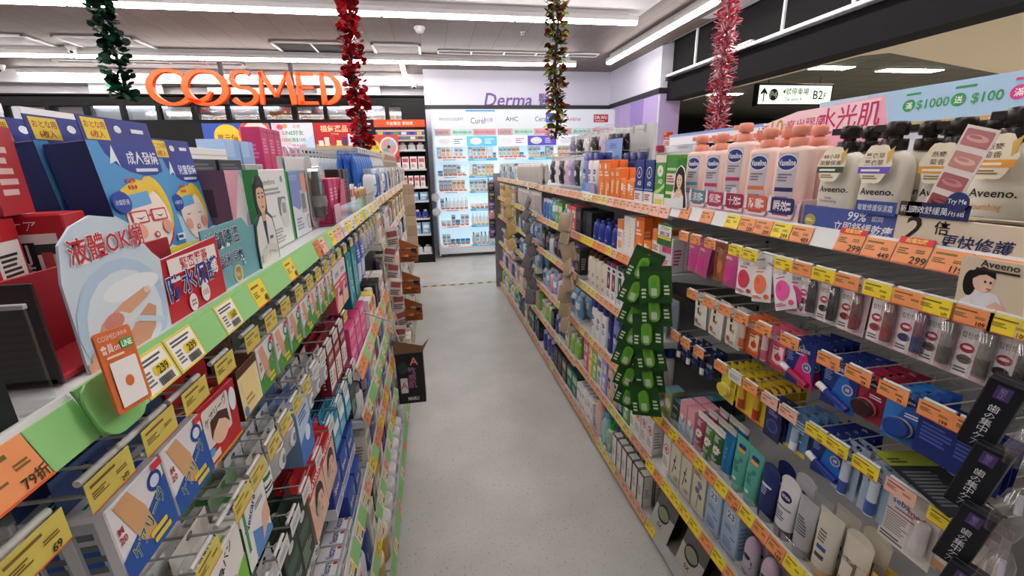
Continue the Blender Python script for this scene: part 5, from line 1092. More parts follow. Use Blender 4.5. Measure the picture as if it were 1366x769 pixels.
for k, z in enumerate((1.347, 1.132, .917, .602, .347, .077)):
    gfill('R', 4.23, 5.22, z, .80, Z_(4, ['top', 'second', 'third', 'fourth', 'fifth', 'base'][k] + ' shelf'), [[7, 12, 5, 8], [19, 8, 15, 10], [8, 10, 15, 19], [13, 4, 7, 16], [8, 4, 13, 11], [5, 17, 16, 7]][k], .09, .16, 1)
# -- clip strips hanging on the front of the right gondola
MCARD = hangcard('mask_clip_card', .078, .085, '2c5a26', [('R', 0, .86, 1, .14, '24481f'), ('L', .1, .1, .25, .3, 3, 'c8d8b8'), ('L', .72, .2, .2, .3, 3, 'c8d8b8')], None)
def clipper(z0):
    m = MB(); m.prism([(p[0], p[1] + z0) for p in rrect(-.013, .012, .026, .055, .0125)], -.01, -.001, mat('66a838', .25)); m.prism([(p[0], p[1] + z0) for p in rrect(-.007, .04, .014, .02, .006)], -.0108, -.01, '57962f'); m.prism([(p[0], p[1] + z0) for p in rrect(-.007, .018, .014, .018, .003)], -.0108, -.01, 'b8c4b0'); return m
MCARD = hangcard('hanging_clip_card', .078, .088, '1f4a1b', [('R', 0, .86, 1, .14, '193c15'), ('L', .06, .1, .2, .3, 3, 'c8d8b8'), ('L', .76, .2, .2, .3, 3, 'c8d8b8')], clipper, 'green_clip')
o = obj('hanging_clip_strip', None, None, (.733, 1.285, 1.31), (0, 0, -PI / 2)); m = MB(); m.cbox(-.012, .012, 0, .0012, -.73, 0, CLEAR, .0003)
for i in range(9): m.cbox(-.01, .01, -.003, 0, -.13 - i * .072, -.12 - i * .072, CLEAR, .0004)
obj('plastic_strip', m, o); m = MB(); m.prism(rrect(-.045, -.075, .09, .07, .004), -.002, -.001, '2f6a28')
art(m, [('R', .04, .42, .92, .5, 'eceae4'), ('T', .5, .8, .14, 'LITFRESH', '3a3a38', {'w': .7}), ('T', .5, .55, .2, '清新口罩', '222', {'b': .02}), ('R', .04, .3, .92, .1, 'e0c040')], front(.09, .07, -.045, -.075, -.002), .09, .07); obj('header_card', m, o)
tag(o, 'clip strip with white-headed card carrying dark green clip packs', 'clip strip')
for i in range(13):
    c = i % 2
    place(MCARD, (.70 - .008 * (i % 3), 1.285 + (-.03 if c else .03) + .006 * i * (1 if not c else .5) - .02 * (i > 9), 1.205 - i * .042), -PI / 2 + .75, f"dark green carded clip, {ORD[i]} from top of the zigzag strip", 'green carded clips on the strip', -.14, (-.2 if c else .22) + random.uniform(-.1, .1), 1.35)
def cascade(name, lab, y, ztop, n, c, c2, dz, w, x=.735, what='crumpled'):
    o = obj('hanging_clip_strip', None, None, (x, y, ztop), (0, 0, -PI / 2)); m = MB(); m.cbox(-.01, .01, 0, .0012, -dz * n - .1, 0.02, CLEAR, .0003); obj('plastic_strip', m, o); tag(o, f'clear clip strip behind the {lab}', 'clip strip')
    p = Proto(name, 'hanging pack', [(name, pillow(w, .11, .022, c, [('P', [(.1, .1), (.3, .95), (.4, .95), (.25, .1)], c2), ('P', [(.5, .1), (.62, .9), (.72, .9), (.66, .1)], c2), ('P', [(.8, .1), (.86, .8), (.93, .8), (.95, .1)], c2)], z0=-.11, rough=.4))], (w, .022, .11))
    for i in range(n): place(p, (x - .014, y + random.uniform(-.015, .015), ztop - i * dz), -PI / 2 + random.uniform(.2, 1.1), f'{lab}, {ORD[i]} from top', f'{lab} strip', random.uniform(-.35, .1), random.uniform(-.5, .5), random.uniform(.8, 1.15))
cascade('gauze_pack', 'beige crumpled pack hanging at the second bay end', 2.3, 1.24, 8, 'a8957c', 'cabaa2', .085, .09)
cascade('comb_pack', 'striped hanging pack between the third and fourth right bays', 3.26, 1.26, 9, '77757a', '3a383c', .09, .085)
cascade('tea_pack', 'gold hanging pack on the fourth right bay', 4.15, 1.28, 7, 'c0a468', 'e8dcbc', .08, .1)
# end-of-row side rack at the far end
o = obj('side_rack', None, None, (.76, 5.3, 0)); m = MB(); m.cbox(-.02, .4, .0, .02, 0, 1.4, mat('8e8a90', .5), .002); obj('panel_sheet', m, o)
m = MB(); m.cbox(-.09, -.02, -.02, .02, .62, 1.32, mat('a8a0a8', .4), .003)
for i in range(6): m.cbox(-.095, -.015, -.025, .022, .64 + i * .11, .645 + i * .11, CHROME, .001)
obj('wire_ladder', m, o); tag(o, 'narrow side rack closing the far end of the right gondola', 'rack')
for i in range(6): place(G([6, 14, 11, 6, 18, 14][i], .07, .1)[0], (.71, 5.25, .645 + i * .11 + .002), 0, f'small packet on the far side rack, {ORD[i]} from bottom', 'packets on the far side rack')

# ------------------------------------------------------------------ next gondola beyond the right one
o = obj('shelving_rack', None, None, (1.75, 2.2, 0)); m = MB(); m.cbox(-.3, .3, -1.8, 3.2, 0, .1, 'c8c8c8'); m.cbox(-.015, .015, -1.8, 3.2, .1, 1.58, 'e2e2e4'); obj('back_panel', m, o)
for z in (1.36, 1.1): m = MB(); m.cbox(-.3, .3, -1.8, 3.2, z - .03, z, 'dcdcde'); obj('shelf_deck', m, o)
m = MB(); m.cbox(-.03, .0, .55, 3.2, 1.56, 1.6, 'e6e6ea'); obj('top_rail', m, o)
tag(o, 'white shelving rack behind the right gondola, only its top showing', 'shelving')
m = MB(); W, H = 1.5, .125; m.cbox(-W / 2, W / 2, 0, .006, 0, H, 'a8cbe4', .001)
art(m, [('R', 0, 0, 1, .1, 'cfa45c'), ('P', [(0, .1), (.18, .1), (.14, 1), (0, 1)], 'c4dcf0'), ('T', .1, .68, .2, 'Sharing', 'd85a9c', {'sh': .2}), ('T', .1, .38, .3, '好友', '3a9a54', {'b': .02})] + [q for i, (t, n, c) in enumerate((('滿', '$1000', '3a9a54'), ('送', '$100', '3a9a54'), ('滿', '$2000', 'd8408c'), ('送', '$200', 'd8408c'))) for q in (('E', .25 + i * .1, .54, .014, .16, c), ('T', .25 + i * .1, .54, .17, t, 'f4f8f4', {'b': .02}), ('T', .3 + i * .1, .52, .26, n, c, {'b': .015, 'w': .066}), ('L', .24 + i * .1, .78, .05, .1, 1, c))], front(W, H, y=-.0), W, H)
tag(obj('promotion_header', m, None, (1.66, .98, 1.6), (0, 0, -PI / 2)), 'pale blue promotion header with green and pink amounts behind the lotions', 'header sign')
m = MB(); m.cbox(-.45, .45, 0, .05, 0, .07, mat('f2f4fa', .4), .003); m.cbox(-.45, .45, -.002, 0, .055, .07, '8fa4dc', .0005); tag(obj('promotion_header', m, None, (1.66, 2.5, 1.6), (0, 0, -PI / 2)), 'plain white header box on the rack behind the boxed lotions', 'header sign')
m = MB(); m.cbox(-.5, .5, 0, .05, 0, .05, mat('9a2438', .4), .003); m.cbox(-.5, .5, -.002, 0, .0, .008, 'd8b070', .0005); tag(obj('promotion_header', m, None, (1.66, 3.6, 1.56), (0, 0, -PI / 2)), 'dark red header strip on the rack behind the boxed lotions', 'header sign')
m = MB(); m.cbox(-.4, .4, 0, .05, 0, .1, mat('6aa6d8', .4), .003); m.cbox(-.4, .4, -.002, 0, .085, .1, 'dfeaf6', .0005); tag(obj('promotion_header', m, None, (1.66, 4.6, 1.5), (0, 0, -PI / 2)), 'sky blue header strip at the far end of the rear rack', 'header sign')
m = MB(); m.cbox(0, .13, 0, .003, 0, .2, 'f2ece8'); art(m, [('R', 0, .5, 1, .5, 'd83a34'), ('T', .5, .62, .14, '歡樂獨家', 'f8e8c8', {'w': .8, 'b': .02}), ('P', [(0, .8), (.3, .8), (.3, 1), (0, 1)], 'f0a83a'), ('L', .1, .1, .8, .3, 3, 'c04a40')], lambda u, v, oo: (u * .13, -oo, v * .2), .13, .2)
tag(obj('mounted_notice', m, None, (3.2, 5.834, 1.68)), 'red and white notice on the lavender pillar', 'notice')

# ------------------------------------------------------------------ left gondola
XL = -.255; LBY = [-.6, .335, 1.315, 2.25, 3.2, 4.2, 5.25]
NAMES_L = ['left corner bay', 'first left bay', 'second left bay', 'third left bay', 'fourth left bay', 'farthest left bay']
ZL = lambda i, w: f'{w}, {NAMES_L[i]}'
rack('L', -.70, -.6, 5.25, LBY[1:], 1.42, XL + .035, 'long grey steel shelving rack along the left side of the aisle', '868684')
shelf('L', LBY[0], LBY[1], 1.338, XL, .398, 'ooyoogyoggyoogyogyooog', 'top shelf of the left corner bay', .012, .036, nums={20: '79折', 19: '79折'})
shelf('L', LBY[1], LBY[2], 1.333, XL, .398, 'gwwgwgyggygggtpgypp', 'top shelf of the first left bay', .012, .04, railc='93cf83', nums={1: '239', 2: '239', 4: '160', 6: '48', 9: '48', 13: '99'})
shelf('L', LBY[2], LBY[3], 1.333, XL, .398, 'lywlywygylwywlyw', 'top shelf of the second left bay', .012, .04)
shelf('L', LBY[1], LBY[2], .53, XL, .398, 'ygwyyyyyywgwgwpw', 'lower shelf of the first left bay', .016, .046)
shelf('L', LBY[1], LBY[2], .30, XL + .01, .398, 'gwgwgywgwgwgyw', 'fourth shelf of the first left bay', .012, .046)
for z, nm in ((.875, 'second'), (.70, 'third'), (.515, 'fourth'), (.31, 'fifth')):
    shelf('L', LBY[2], LBY[3], z, XL, .398, {'second': 'oogpgoogpogpoo', 'third': 'owggwgwgwgwgow', 'fourth': 'ygooypoyogpyoo', 'fifth': 'gwgwpgwgwyogwg'}[nm], f'{nm} shelf of the second left bay', .016, .046)
for i in (3, 4, 5):
    for z, nm in ((1.34, 'top'), (1.12, 'second'), (.9, 'third'), (.66, 'fourth'), (.4, 'fifth')):
        shelf('L', LBY[i], LBY[i + 1], z, XL, .398, ['lowowlypow', 'wlowylwopl'][(i + len(nm)) % 2], f'{nm} shelf of the {NAMES_L[i]}', .012, .04)
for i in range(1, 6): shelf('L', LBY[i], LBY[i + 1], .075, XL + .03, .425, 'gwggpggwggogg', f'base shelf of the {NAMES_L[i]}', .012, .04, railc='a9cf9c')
# end cap of the nearest green rail and the order card
m = MB(); m.prism([(p[0], p[1]) for p in rrect(-.026, -.024, .05, .046, .016)], -.003, -.001, mat('86c878', .3)); tag(obj('rail_end_plate', m, None, (XL + .003, .35, 1.332), (-.28, 0, PI / 2)), 'green plastic end plate of the ticket rail below the orange card', 'rail end')
m = MB(); W, H = .038, .062; m.prism(rrect(-W / 2, 0, W, H, .003), -.0008, .0008, 'd8703a')
art(m, [('T', .32, .92, .06, 'COSMED', 'f4e0d0', {'w': .5}), ('T', .72, .925, .055, '康是美', 'f4e0d0', {'w': .3}), ('T', .3, .79, .11, '會員on', 'f8f0e8', {'w': .5, 'b': .01}), ('RR', .58, .73, .34, .12, .02, '3aa84a'), ('T', .75, .79, .07, 'LINE', 'f4f8f4', {'b': .03, 'w': .28}), ('L', .12, .66, .78, .05, 1, 'f0d8c4'), ('RR', .13, .06, .74, .56, .02, 'f2efec'), ('E', .5, .34, .12, .07, 'd8703a')], front(W, H, y=-.0008), W, H)
tag(obj('order_card', m, None, (-.236, .347, 1.326), (-.12, .12, PI / 2)), 'orange card with a green badge standing in the green rail corner', 'card')

# -- first left bay, top
z = 1.335
WHT_RED = lambda nm: carton('bandage_carton', .09, .05, .11, 'b8202c', [('R', .1, .06, .8, .76, 'e9e4e0'), ('R', .1, .62, .8, .1, '34303a'), ('R', .34, .1, .34, .64, '23232b'), ('T', .51, .42, .6, '創\n護\n寧', 'f2efec', {'b': .02}), ('L', .14, .1, .14, .6, 2, 'c8b03a'), ('T', .5, .9, .09, 'カムケア', 'f4e4e0', {'w': .7}), ('R', .72, .3, .1, .34, 'b8404a')],
    [('R', .1, .3, .8, .5, 'e4e0dc'), ('L', .2, .35, .6, .35, 8, '2a2a2c'), ('R', .1, .1, .6, .12, 'd8d0c8')], [('R', .08, .1, .84, .8, 'c83038'), ('L', .3, .3, .4, .4, 2, 'f0e0d8')])
RB1 = WHT_RED('a')
WRB = carton('bandage_carton', .085, .05, .085, 'e8e2de', [('R', .68, 0, .32, 1, 'b02a34'), ('T', .84, .5, .84, '緊\n密\n覆\n蓋', 'f0e4e0', {'b': .01}), ('RR', .3, .1, .36, .8, .01, '8ab0d8'), ('P', [(.36, .1), (.42, .6), (.5, .85), (.56, .8), (.54, .5), (.6, .1)], 'd8a080'), ('T', .14, .5, .8, '液\n體\n繃', 'b02a34')], [('R', 0, 0, 1, 1, 'b02a34'), ('L', .2, .2, .6, .6, 5, 'e0c0bc')], [('R', 0, .4, 1, .6, 'b02a34')])
for i, (x, y) in enumerate(((-.452, .47), (-.432, .535))): place(RB1, (x, y, z + .014), .22, f"red and white bandage carton turned to the camera, {['front', 'rear'][i]} of two at left edge")
place(WRB, (-.452, .50, z + .126), .2, 'white bandage carton with red band atop the red cartons')
def fever(txt, w, h, hair, blue, adult):
    fr = [('P', [(0, 0), (1, 0), (1, 1), (0, 1)], 'c4deee'), ('P', [(0, .55), (.5, .35), (1, .2), (1, 1), (0, 1)], '4f9bd4'), ('E', .75, 1.0, .6, .22, '253a94'), ('T', .72, .9, .085, txt, 'f0f2fa', {'b': .02, 'w': .5}), ('L', .55, .8, .4, .04, 1, 'e0e6f6'), ('P', [(.3, .98), (.34, .84), (.3, .88), (.2, .86)], 'e8f4fb'),
          ('E', .52, .5, .37, .25, 'c8304a'), ('E', .68, .56, .24, .22, 'f0cc3a'), ('E', .5, .49, .345, .23, 'fcebe0'), ('P', [(.2, .55), (.2, .7), (.45, .76), (.7, .74), (.84, .6), (.72, .68)], 'f2cf46'),
          ('P', [(.26, .57), (.6, .59), (.6, .68), (.26, .66)], '6fb0e0')]
    for i in range(6): fr.append(('E', .34 + .05 * (i % 3), .71 + .045 * (i // 3), .018, .014, 'd8304a'))
    if adult: fr += [('RR', .2, .47, .26, .085, .01, 'd03a48'), ('RR', .52, .47, .26, .085, .01, 'd03a48'), ('RR', .22, .48, .22, .065, .008, 'fcebe0'), ('RR', .54, .48, .22, .065, .008, 'fcebe0'), ('R', .46, .51, .06, .012, 'd03a48')]
    fr += [('P', [(.26, .515), (.33, .495), (.41, .515), (.33, .505)], '6a4030'), ('P', [(.58, .515), (.65, .495), (.73, .515), (.65, .505)], '6a4030'), ('E', .28, .42, .08, .05, 'f0a890'), ('E', .72, .42, .08, .05, 'f0a890'), ('E', .5, .38, .04, .022, 'c05050'), ('E', .5, .38, .022, .012, 'fcebe0'),
           ('E', .14, .62, .13, .07, '2a4aa8'), ('T', .14, .62, .035, '冰鎮舒適', 'f0f4fa', {'w': .2}), ('P', [(0, .04), (1, .12), (1, .27), (0, .25)], 'f0d434'), ('T', .35, .15, .12, '小林退', '22336c', {'b': .03, 'w': .55}), ('T', .73, .165, .11, '熱', 'd83a2c', {'b': .03}), ('T', .89, .17, .1, '貼', '22336c', {'b': .03}), ('R', .82, .3, .15, .05, 'eef0f4'), ('L', .83, .305, .13, .04, 1, '3a4a90')]
    sd = [('R', .1, .04, .8, .34, 'a5843c'), ('L', .25, .08, .5, .26, 4, '4a3a20')]
    mb = MB(); d = .046; mb.cbox(-w / 2, w / 2, 0, d, 0, h, '1e2d6a')
    art(mb, fr, front(w, h), w, h)
    art(mb, sd, lambda u, v, o: (-w / 2 - o, d - u * d, v * h), d, h); art(mb, sd, lambda u, v, o: (w / 2 + o, u * d, v * h), d, h)
    hw = w * 1.0; t = hole_card(hw, .03, '27348e', h - .001, y=.0, t=.001, hz=h + .016, hr=.005, fr=[('RR', .04, .08, .3, .84, .02, 'f0d23a'), ('T', .19, .66, .28, 'おとな用' if adult else 'こども用', 'b03a2a', {'w': .26, 'b': .02}), ('T', .19, .3, .3, '6枚入', 'b03a2a', {'w': .24, 'b': .02}), ('L', .68, .4, .26, .3, 1, 'e8ecf6')])
    return Proto('fever_patch_box', 'box', [('carton', mb), ('hang_tab', t)], (w, d, h + .03))
FA = fever('成人發燒', .13, .198, '', '', True); FC = fever('兒童發燒', .105, .18, '', '', False)
for d in range(3): place(FA, (-.375 - d * .05, .685 - d * .003, z + .006), PI / 2 - .02, f"{['front', 'middle', 'rearmost'][d]} blue adult fever patch box with a bespectacled cartoon face", None, -.1)
for d in range(2): place(FC, (-.39 - d * .05, .83, z + .006), PI / 2 - .02, f"{['front', 'rear'][d]} blue child fever patch box with a sleeping cartoon face", None, -.1)
# cut-out display card with the fingers
m = MB(); W, H = .265, .11
out = [(.0, .02), (.0, .085), (.004, .1), (.008, .115), (.025, .128), (.05, .135), (.08, .13), (.1, .115), (.122, .088), (.135, .077), (.265, .084), (.265, 0), (.0, 0)]
m.prism([(a - W / 2, b) for a, b in out], -.001, .001, 'cfe0ee')
art(m, [('P', [(.47, 0), (1, 0), (1, .76), (.5, .7)], 'c4202c'), ('E', .24, .34, .24, .5, 'b9d2e8'), ('E', .24, .32, .2, .42, 'dce8f2'), ('E', .3, .56, .16, .1, 'eef4fa'), ('P', [(0, 0), (.3, 0), (.37, .12), (.4, .3), (.36, .36), (.3, .3), (.22, .18), (.1, .12), (0, .12)], 'd8a080'), ('P', [(.02, .14), (.1, .36), (.22, .46), (.36, .52), (.39, .46), (.36, .42), (.24, .34), (.18, .14), (.1, 0), (.02, 0)], 'dca888'), ('E', .37, .49, .02, .03, 'f0d0c0'), ('P', [(.14, .3), (.2, .4), (.3, .28), (.28, .24)], 'e6e4e8'), ('E', .16, .34, .05, .07, 'd88a80'), ('P', [(.26, .26), (.42, .12), (.44, .16), (.28, .3)], 'c8dcea'),
        ('T', .235, .99, .2, '液體OK繃', 'f6f2f0', {'b': .08, 'r': 2, 'w': .37}), ('T', .235, .99, .2, '液體OK繃', 'c8303c', {'b': .02, 'r': 2, 'w': .37}), ('R', .53, .51, .43, .17, 'f4eeec'), ('T', .745, .595, .14, '緊密覆蓋', 'c8303c', {'b': .02, 'w': .4, 'r': 1}), ('T', .72, .4, .26, '防水保護', 'f4f2f4', {'b': .08, 'w': .47, 'r': 2}), ('T', .72, .4, .26, '防水保護', '2a3a8c', {'b': .03, 'w': .47, 'r': 2}), ('E', .66, .14, .035, .1, 'ece8e8'), ('E', .78, .18, .04, .11, 'ece8e8'), ('T', .78, .18, .07, '100', 'b83a44'), ('L', .64, .1, .05, .08, 2, 'a08a8a')], front(W, H, y=-.001), W, H)
obj_ = obj('display_card', m, None, (-.30, .532, z - .006), (0, 0, PI / 2)); tag(obj_, 'red and water-blue display card with a finger illustration at the shelf front', 'display card')
m = MB(); m.cbox(-.14, .14, .002, .06, 0, .006, 'a8202c'); m.cbox(-.14, .14, .05, .053, 0, .08, 'a8202c', .0005); m.cbox(-.14, -.137, 0, .06, 0, .085, '2a2224', .0005); tag(obj('display_tray', m, None, (-.305, .52, z), (0, 0, PI / 2)), 'dark red cardboard tray behind the finger display card', 'display')
m = MB(); W, H = .23, .095; m.prism([(-W / 2, 0), (W / 2, 0), (W / 2, .085), (.04, .085), (.02, .102), (-W / 2, .098)], -.001, .001, '6fa9b0')
art(m, [('T', .27, .84, .26, '冰鎮降溫', 'f2f6f6', {'b': .08, 'w': .5}), ('T', .27, .84, .26, '冰鎮降溫', '31506a', {'b': .03, 'w': .5}), ('T', .3, .5, .2, '一貼秒見效', 'f2f6f6', {'b': .08, 'w': .52}), ('T', .3, .5, .2, '一貼秒見效', '3a4a7a', {'b': .03, 'w': .52}), ('E', .38, .22, .065, .15, 'e0d0a0'), ('E', .38, .22, .05, .115, 'b08a3c'), ('T', .38, .22, .09, 'No.1', 'f4ecd0', {'w': .08}), ('R', 0, 0, 1, .06, '2f6a9c'), ('P', [(.1, .25), (.13, .3), (.16, .25), (.13, .2)], 'c8e0e4'), ('P', [(.48, .34), (.5, .38), (.52, .34), (.5, .3)], 'c8e0e4')], front(W, H, y=-.001), W, H)
tag(obj('display_card', m, None, (-.303, .748, z - .01), (0, 0, PI / 2)), 'teal display card with outlined slogans beside the red card', 'display card')
m = MB(); W, H = .1, .165; m.prism([(-.05, 0), (.05, 0), (.05, .06), (.042, .09), (.024, .1), (.026, .125), (.022, .15), (.008, .165), (-.01, .165), (-.024, .15), (-.026, .12), (-.022, .1), (-.044, .085), (-.05, .05)], -.001, .001, '2f4a44')
art(m, [('P', [(.04, 0), (.96, 0), (.96, .36), (.88, .52), (.68, .58), (.32, .58), (.1, .48), (.04, .3)], 'e6e4e0'), ('P', [(.4, .58), (.5, .12), (.6, .58)], '4a5a6a'), ('P', [(.46, .56), (.5, .14), (.54, .56)], '232a3a'), ('R', .42, .52, .16, .12, 'd8a888'), ('E', .5, .76, .2, .16, 'e2b698'), ('P', [(.29, .76), (.3, .92), (.42, .99), (.6, .99), (.71, .92), (.71, .76), (.66, .86), (.5, .88), (.34, .86)], '17130f'),
        ('E', .42, .775, .035, .012, '221814'), ('E', .58, .775, .035, .012, '221814'), ('R', .37, .81, .1, .012, '17130f'), ('R', .53, .81, .1, .012, '17130f'), ('P', [(.5, .76), (.47, .71), (.53, .71)], 'cc9478'), ('E', .5, .67, .06, .012, 'b86a60'), ('L', .6, .3, .26, .06, 1, '5a6a7a'), ('P', [(.1, .1), (.5, .2), (.9, .14), (.9, .22), (.5, .28), (.1, .2)], 'd6d4d0')], front(W, H, y=-.001), W, H)
tag(obj('paper_standee', m, None, (-.30, .855, z - .01), (0, 0, PI / 2)), 'cut-out of a dark-haired man in a white coat and tie', 'standee')
PURP = carton('device_carton', .13, .08, .165, 'efe4ea', [('P', [(0, .3), (.4, .9), (.5, 1), (0, 1)], 'e7a7b8'), ('P', [(.4, 1), (1, .6), (1, 1)], 'a8c4e4'), ('E', .6, .4, .26, .2, 'dfe6f0'), ('E', .6, .4, .16, .12, 'c8b0d0'), ('L', .1, .08, .5, .12, 3, '8a7a94')], [('R', 0, 0, 1, 1, '7d5d78'), ('RR', .2, .5, .5, .3, .01, '4a3a50'), ('E', .4, .2, .12, .06, '5a4a60')], [('R', 0, .1, 1, .8, 'd8b4c8')])
place(PURP, (-.36, .945, z), PI / 2, 'pink and pale blue device carton with a purple side')
MED = carton('device_carton', .17, .07, .165, 'e9ebe8', [('R', .93, 0, .07, 1, '3f9a58'), ('T', .3, .85, .075, 'medisana', '8a9490', {'w': .5}), ('E', .75, .87, .05, .045, '6aa888'), ('L', .06, .68, .6, .1, 2, 'a0a6a4'), ('RR', .5, .4, .3, .24, .03, '7e8482'), ('E', .7, .42, .15, .2, 'd8dad8'), ('RR', .62, .42, .14, .14, .01, '9aa29e'), ('L', .06, .06, .55, .2, 5, 'b0b6b2'), ('L', .06, .4, .3, .04, 1, 'b0b6b2')], [('R', 0, 0, 1, 1, '3f9a58')])
OMR = carton('device_carton', .14, .07, .16, 'dfe2e8', [('P', [(0, .5), (.4, .4), (.8, .6), (1, .8), (1, 1), (0, 1)], '7f92cc'), ('R', .68, .66, .3, .3, 'eaa27a'), ('T', .24, .9, .08, 'omron', 'c4d0f0', {'w': .42}), ('RR', .5, .34, .36, .36, .02, 'b9bcc2'), ('RR', .56, .4, .24, .24, .01, '7c8288'), ('E', .86, .18, .1, .12, '5a6ab0'), ('E', .86, .18, .08, .1, 'dfe2e8'), ('L', .1, .1, .4, .2, 4, '9aa0b0')], [('R', 0, 0, 1, 1, '3f9a58')])
place(MED, (-.33, 1.04, z), PI / 2, 'white device carton with a green edge and a monitor picture'); place(MED, (-.405, 1.04, z), PI / 2, 'second-row white device carton with a green edge')
place(OMR, (-.33, 1.21, z), PI / 2, 'blue and white blood pressure monitor carton'); place(OMR, (-.405, 1.21, z), PI / 2, 'second-row blue and white blood pressure monitor carton')
PINKTAB = carton('device_carton', .11, .05, .2, 'e9b4bc', [('RR', .1, .84, .3, .13, .01, 'f0b040'), ('E', .86, .9, .1, .06, 'd8dff0'), ('L', .1, .5, .8, .2, 4, 'c08a98')])
place(PINKTAB, (-.48, .965, z), PI / 2, 'pink boxed item with orange label behind the purple-sided carton')
BLKBOX = carton('device_carton', .13, .1, .19, '24252a', [('L', .1, .66, .8, .3, 7, '5a5c66'), ('R', .05, .2, .9, .3, '33353c')], [('L', .1, .3, .8, .5, 6, '4a4c54')], [('R', .1, .1, .8, .8, '2e3036')])
for i in range(2): place(BLKBOX, (-.49, 1.1 + i * .145, z), PI / 2, f"black carton with fine print, {['nearer', 'farther'][i]} of two behind the device cartons")
GREYB = carton('device_carton', .13, .1, .18, 'a8abac', [('L', .1, .6, .8, .3, 5, '7a7c80')]); place(GREYB, (-.49, 1.4, z), PI / 2, 'grey carton behind the clear blister pack')
m = MB(); m.prism([(p[0], p[1]) for p in rrect(-.04, 0, .08, .2, .035)], 0, .002, 'b5b6b4'); k = MB(); k.prism([(p[0], p[1]) for p in rrect(-.034, .02, .068, .15, .02)], -.03, -.001, CLEAR); k2 = MB(); k2.lathe([(.014, .03), (.018, .06), (.016, .12), (.01, .16)], '5a5a58', 0, -.016, 14); k2.lathe([(.02, .06), (.022, .075), (.02, .09)], '8a8a86', 0, -.016, 14)
o = obj('blister_pack', None, None, (-.33, 1.335, z), (0, 0, PI / 2)); obj('backing_card', m, o); obj('clear_blister', k, o); obj('instrument', k2, o); tag(o, 'tall clear blister pack with rounded top at the end of first bay', 'blister pack')
# left corner bay
m = MB(); m.cbox(-.1, .1, 0, .1, 0, .075, '1f2724'); art(m, [('L', .1, .1, .8, .7, 9, '3a4440')], front(.2, .075), .2, .075); art(m, [('R', 0, 0, 1, 1, 'dcd8da'), ('R', 0, .5, 1, .06, 'c8343c')], lambda u, v, oo: (-.1 + u * .2, v * .1, .075 + oo), .2, .1); art(m, [('L', .1, .1, .8, .7, 9, '3a4440')], lambda u, v, oo: (.1 + oo, u * .1, v * .075), .1, .075)
tag(obj('black_carton', m, None, (-.275, .205, 1.341), (0, 0, PI / 2)), 'black textured carton with white top at the left corner of the picture', 'box')
m = MB(); m.cbox(-.075, .0, -.0012, .0012, 0, .075, CLEAR, .0008); m.cbox(-.076, -.072, -.002, .002, 0, .075, mat('8a8e90', .2), .0005); m.cbox(-.075, 0, -.002, .002, .073, .0765, mat('a8acb0', .2), .0005); m.cbox(-.075, 0, -.012, .012, 0, .0015, CLEAR, .0005)
tag(obj('shelf_divider', m, None, (-.27, .328, 1.341), (0, 0, 0)), 'clear acrylic shelf divider beside the black textured carton', 'divider')
REDC = carton('bandage_carton', .12, .08, .11, 'a81c28', [('R', .1, .6, .8, .2, 'e4d8d4'), ('L', .1, .1, .8, .3, 4, 'd8b0ac')], [('L', .1, .1, .8, .6, 5, 'd8b0ac')])
for i, y in enumerate((-.08, .05, .18)): place(REDC, (-.43, y, 1.341), PI / 2, f'dark red carton behind the black textured carton, {ORD[i]} from near end')

# -- first left bay, pegs
def plaster(c, c2, band, face_='d8a878', w=.075):
    fr = [('P', [(0, 0), (1, 0), (1, .75), (.5, .5), (0, .3)], c), ('P', [(.1, .95), (.34, .3), (.5, .16), (.62, .24), (.55, .62), (.36, .98)], face_), ('E', .8, .78, .14, .13, c2), ('E', .8, .78, .09, .08, 'd8e4f0'), ('T', .52, .4, .2, 'ケアリーヴ', 'f4f6f4', {'r': 28, 'w': .8, 'b': .08}), ('T', .52, .4, .2, 'ケアリーヴ', '1f6a4c', {'r': 28, 'w': .8, 'b': .03}), ('T', .1, .6, .2, 'M\n20', 'b83a3c', {'b': .02}), ('RR', .5, .08, .34, .07, .02, band), ('RR', .46, .19, .34, .07, .02, band), ('R', .8, .9, .2, .1, 'd8404a')]
    return hangbox('plaster_box', w, .032, .076, 'e9e8ea', fr, [('R', .1, .1, .6, .8, 'b9bcc0'), ('R', .2, .3, .4, .3, c), ('L', .2, .2, .5, .6, 4, '6a7078')], [('R', .06, .3, .5, .5, 'dfe4ea'), ('R', .6, .3, .34, .4, c), ('L', .1, .35, .4, .35, 2, '2f7a5c')], '40588c' if c == '2a58a8' else '4c5a50', .035, 'plaster box', .022)
PBL = plaster('2a58a8', '2a4a9c', 'e8d040'); PGR = plaster('4a9a3a', '2f6a4c', 'e8d040', 'e0a888', .07)
RED_ = hangbox('plaster_box', .095, .03, .082, 'b8222c', [('RR', .06, .3, .7, .62, .05, 'e8dcd4'), ('T', .4, .76, .16, 'ケアリーヴ', '2a5a40', {'b': .03, 'w': .6, 'r': 12}), ('E', .45, .44, .22, .22, 'edc4a4'), ('P', [(.2, .4), (.22, .68), (.46, .72), (.68, .64), (.7, .4), (.6, .52), (.44, .6), (.28, .5)], '4a2c20'), ('P', [(.3, .2), (.6, .2), (.58, .0), (.32, .0)], 'c03030'), ('E', .86, .7, .1, .2, 'e8ecf0'), ('R', .04, .08, .3, .12, 'f0d8d0'), ('R', 0, 0, 1, .05, 'e0902c'), ('E', .14, .24, .08, .06, '5a9ad0')], [('R', .1, .1, .8, .8, '8e1a22')], [('R', .1, .2, .5, .6, 'd84038'), ('L', .2, .3, .6, .4, 2, 'f0e0b0'), ('E', .8, .5, .1, .3, '4a2c20')], 'b8222c', .035, 'plaster box', .022)
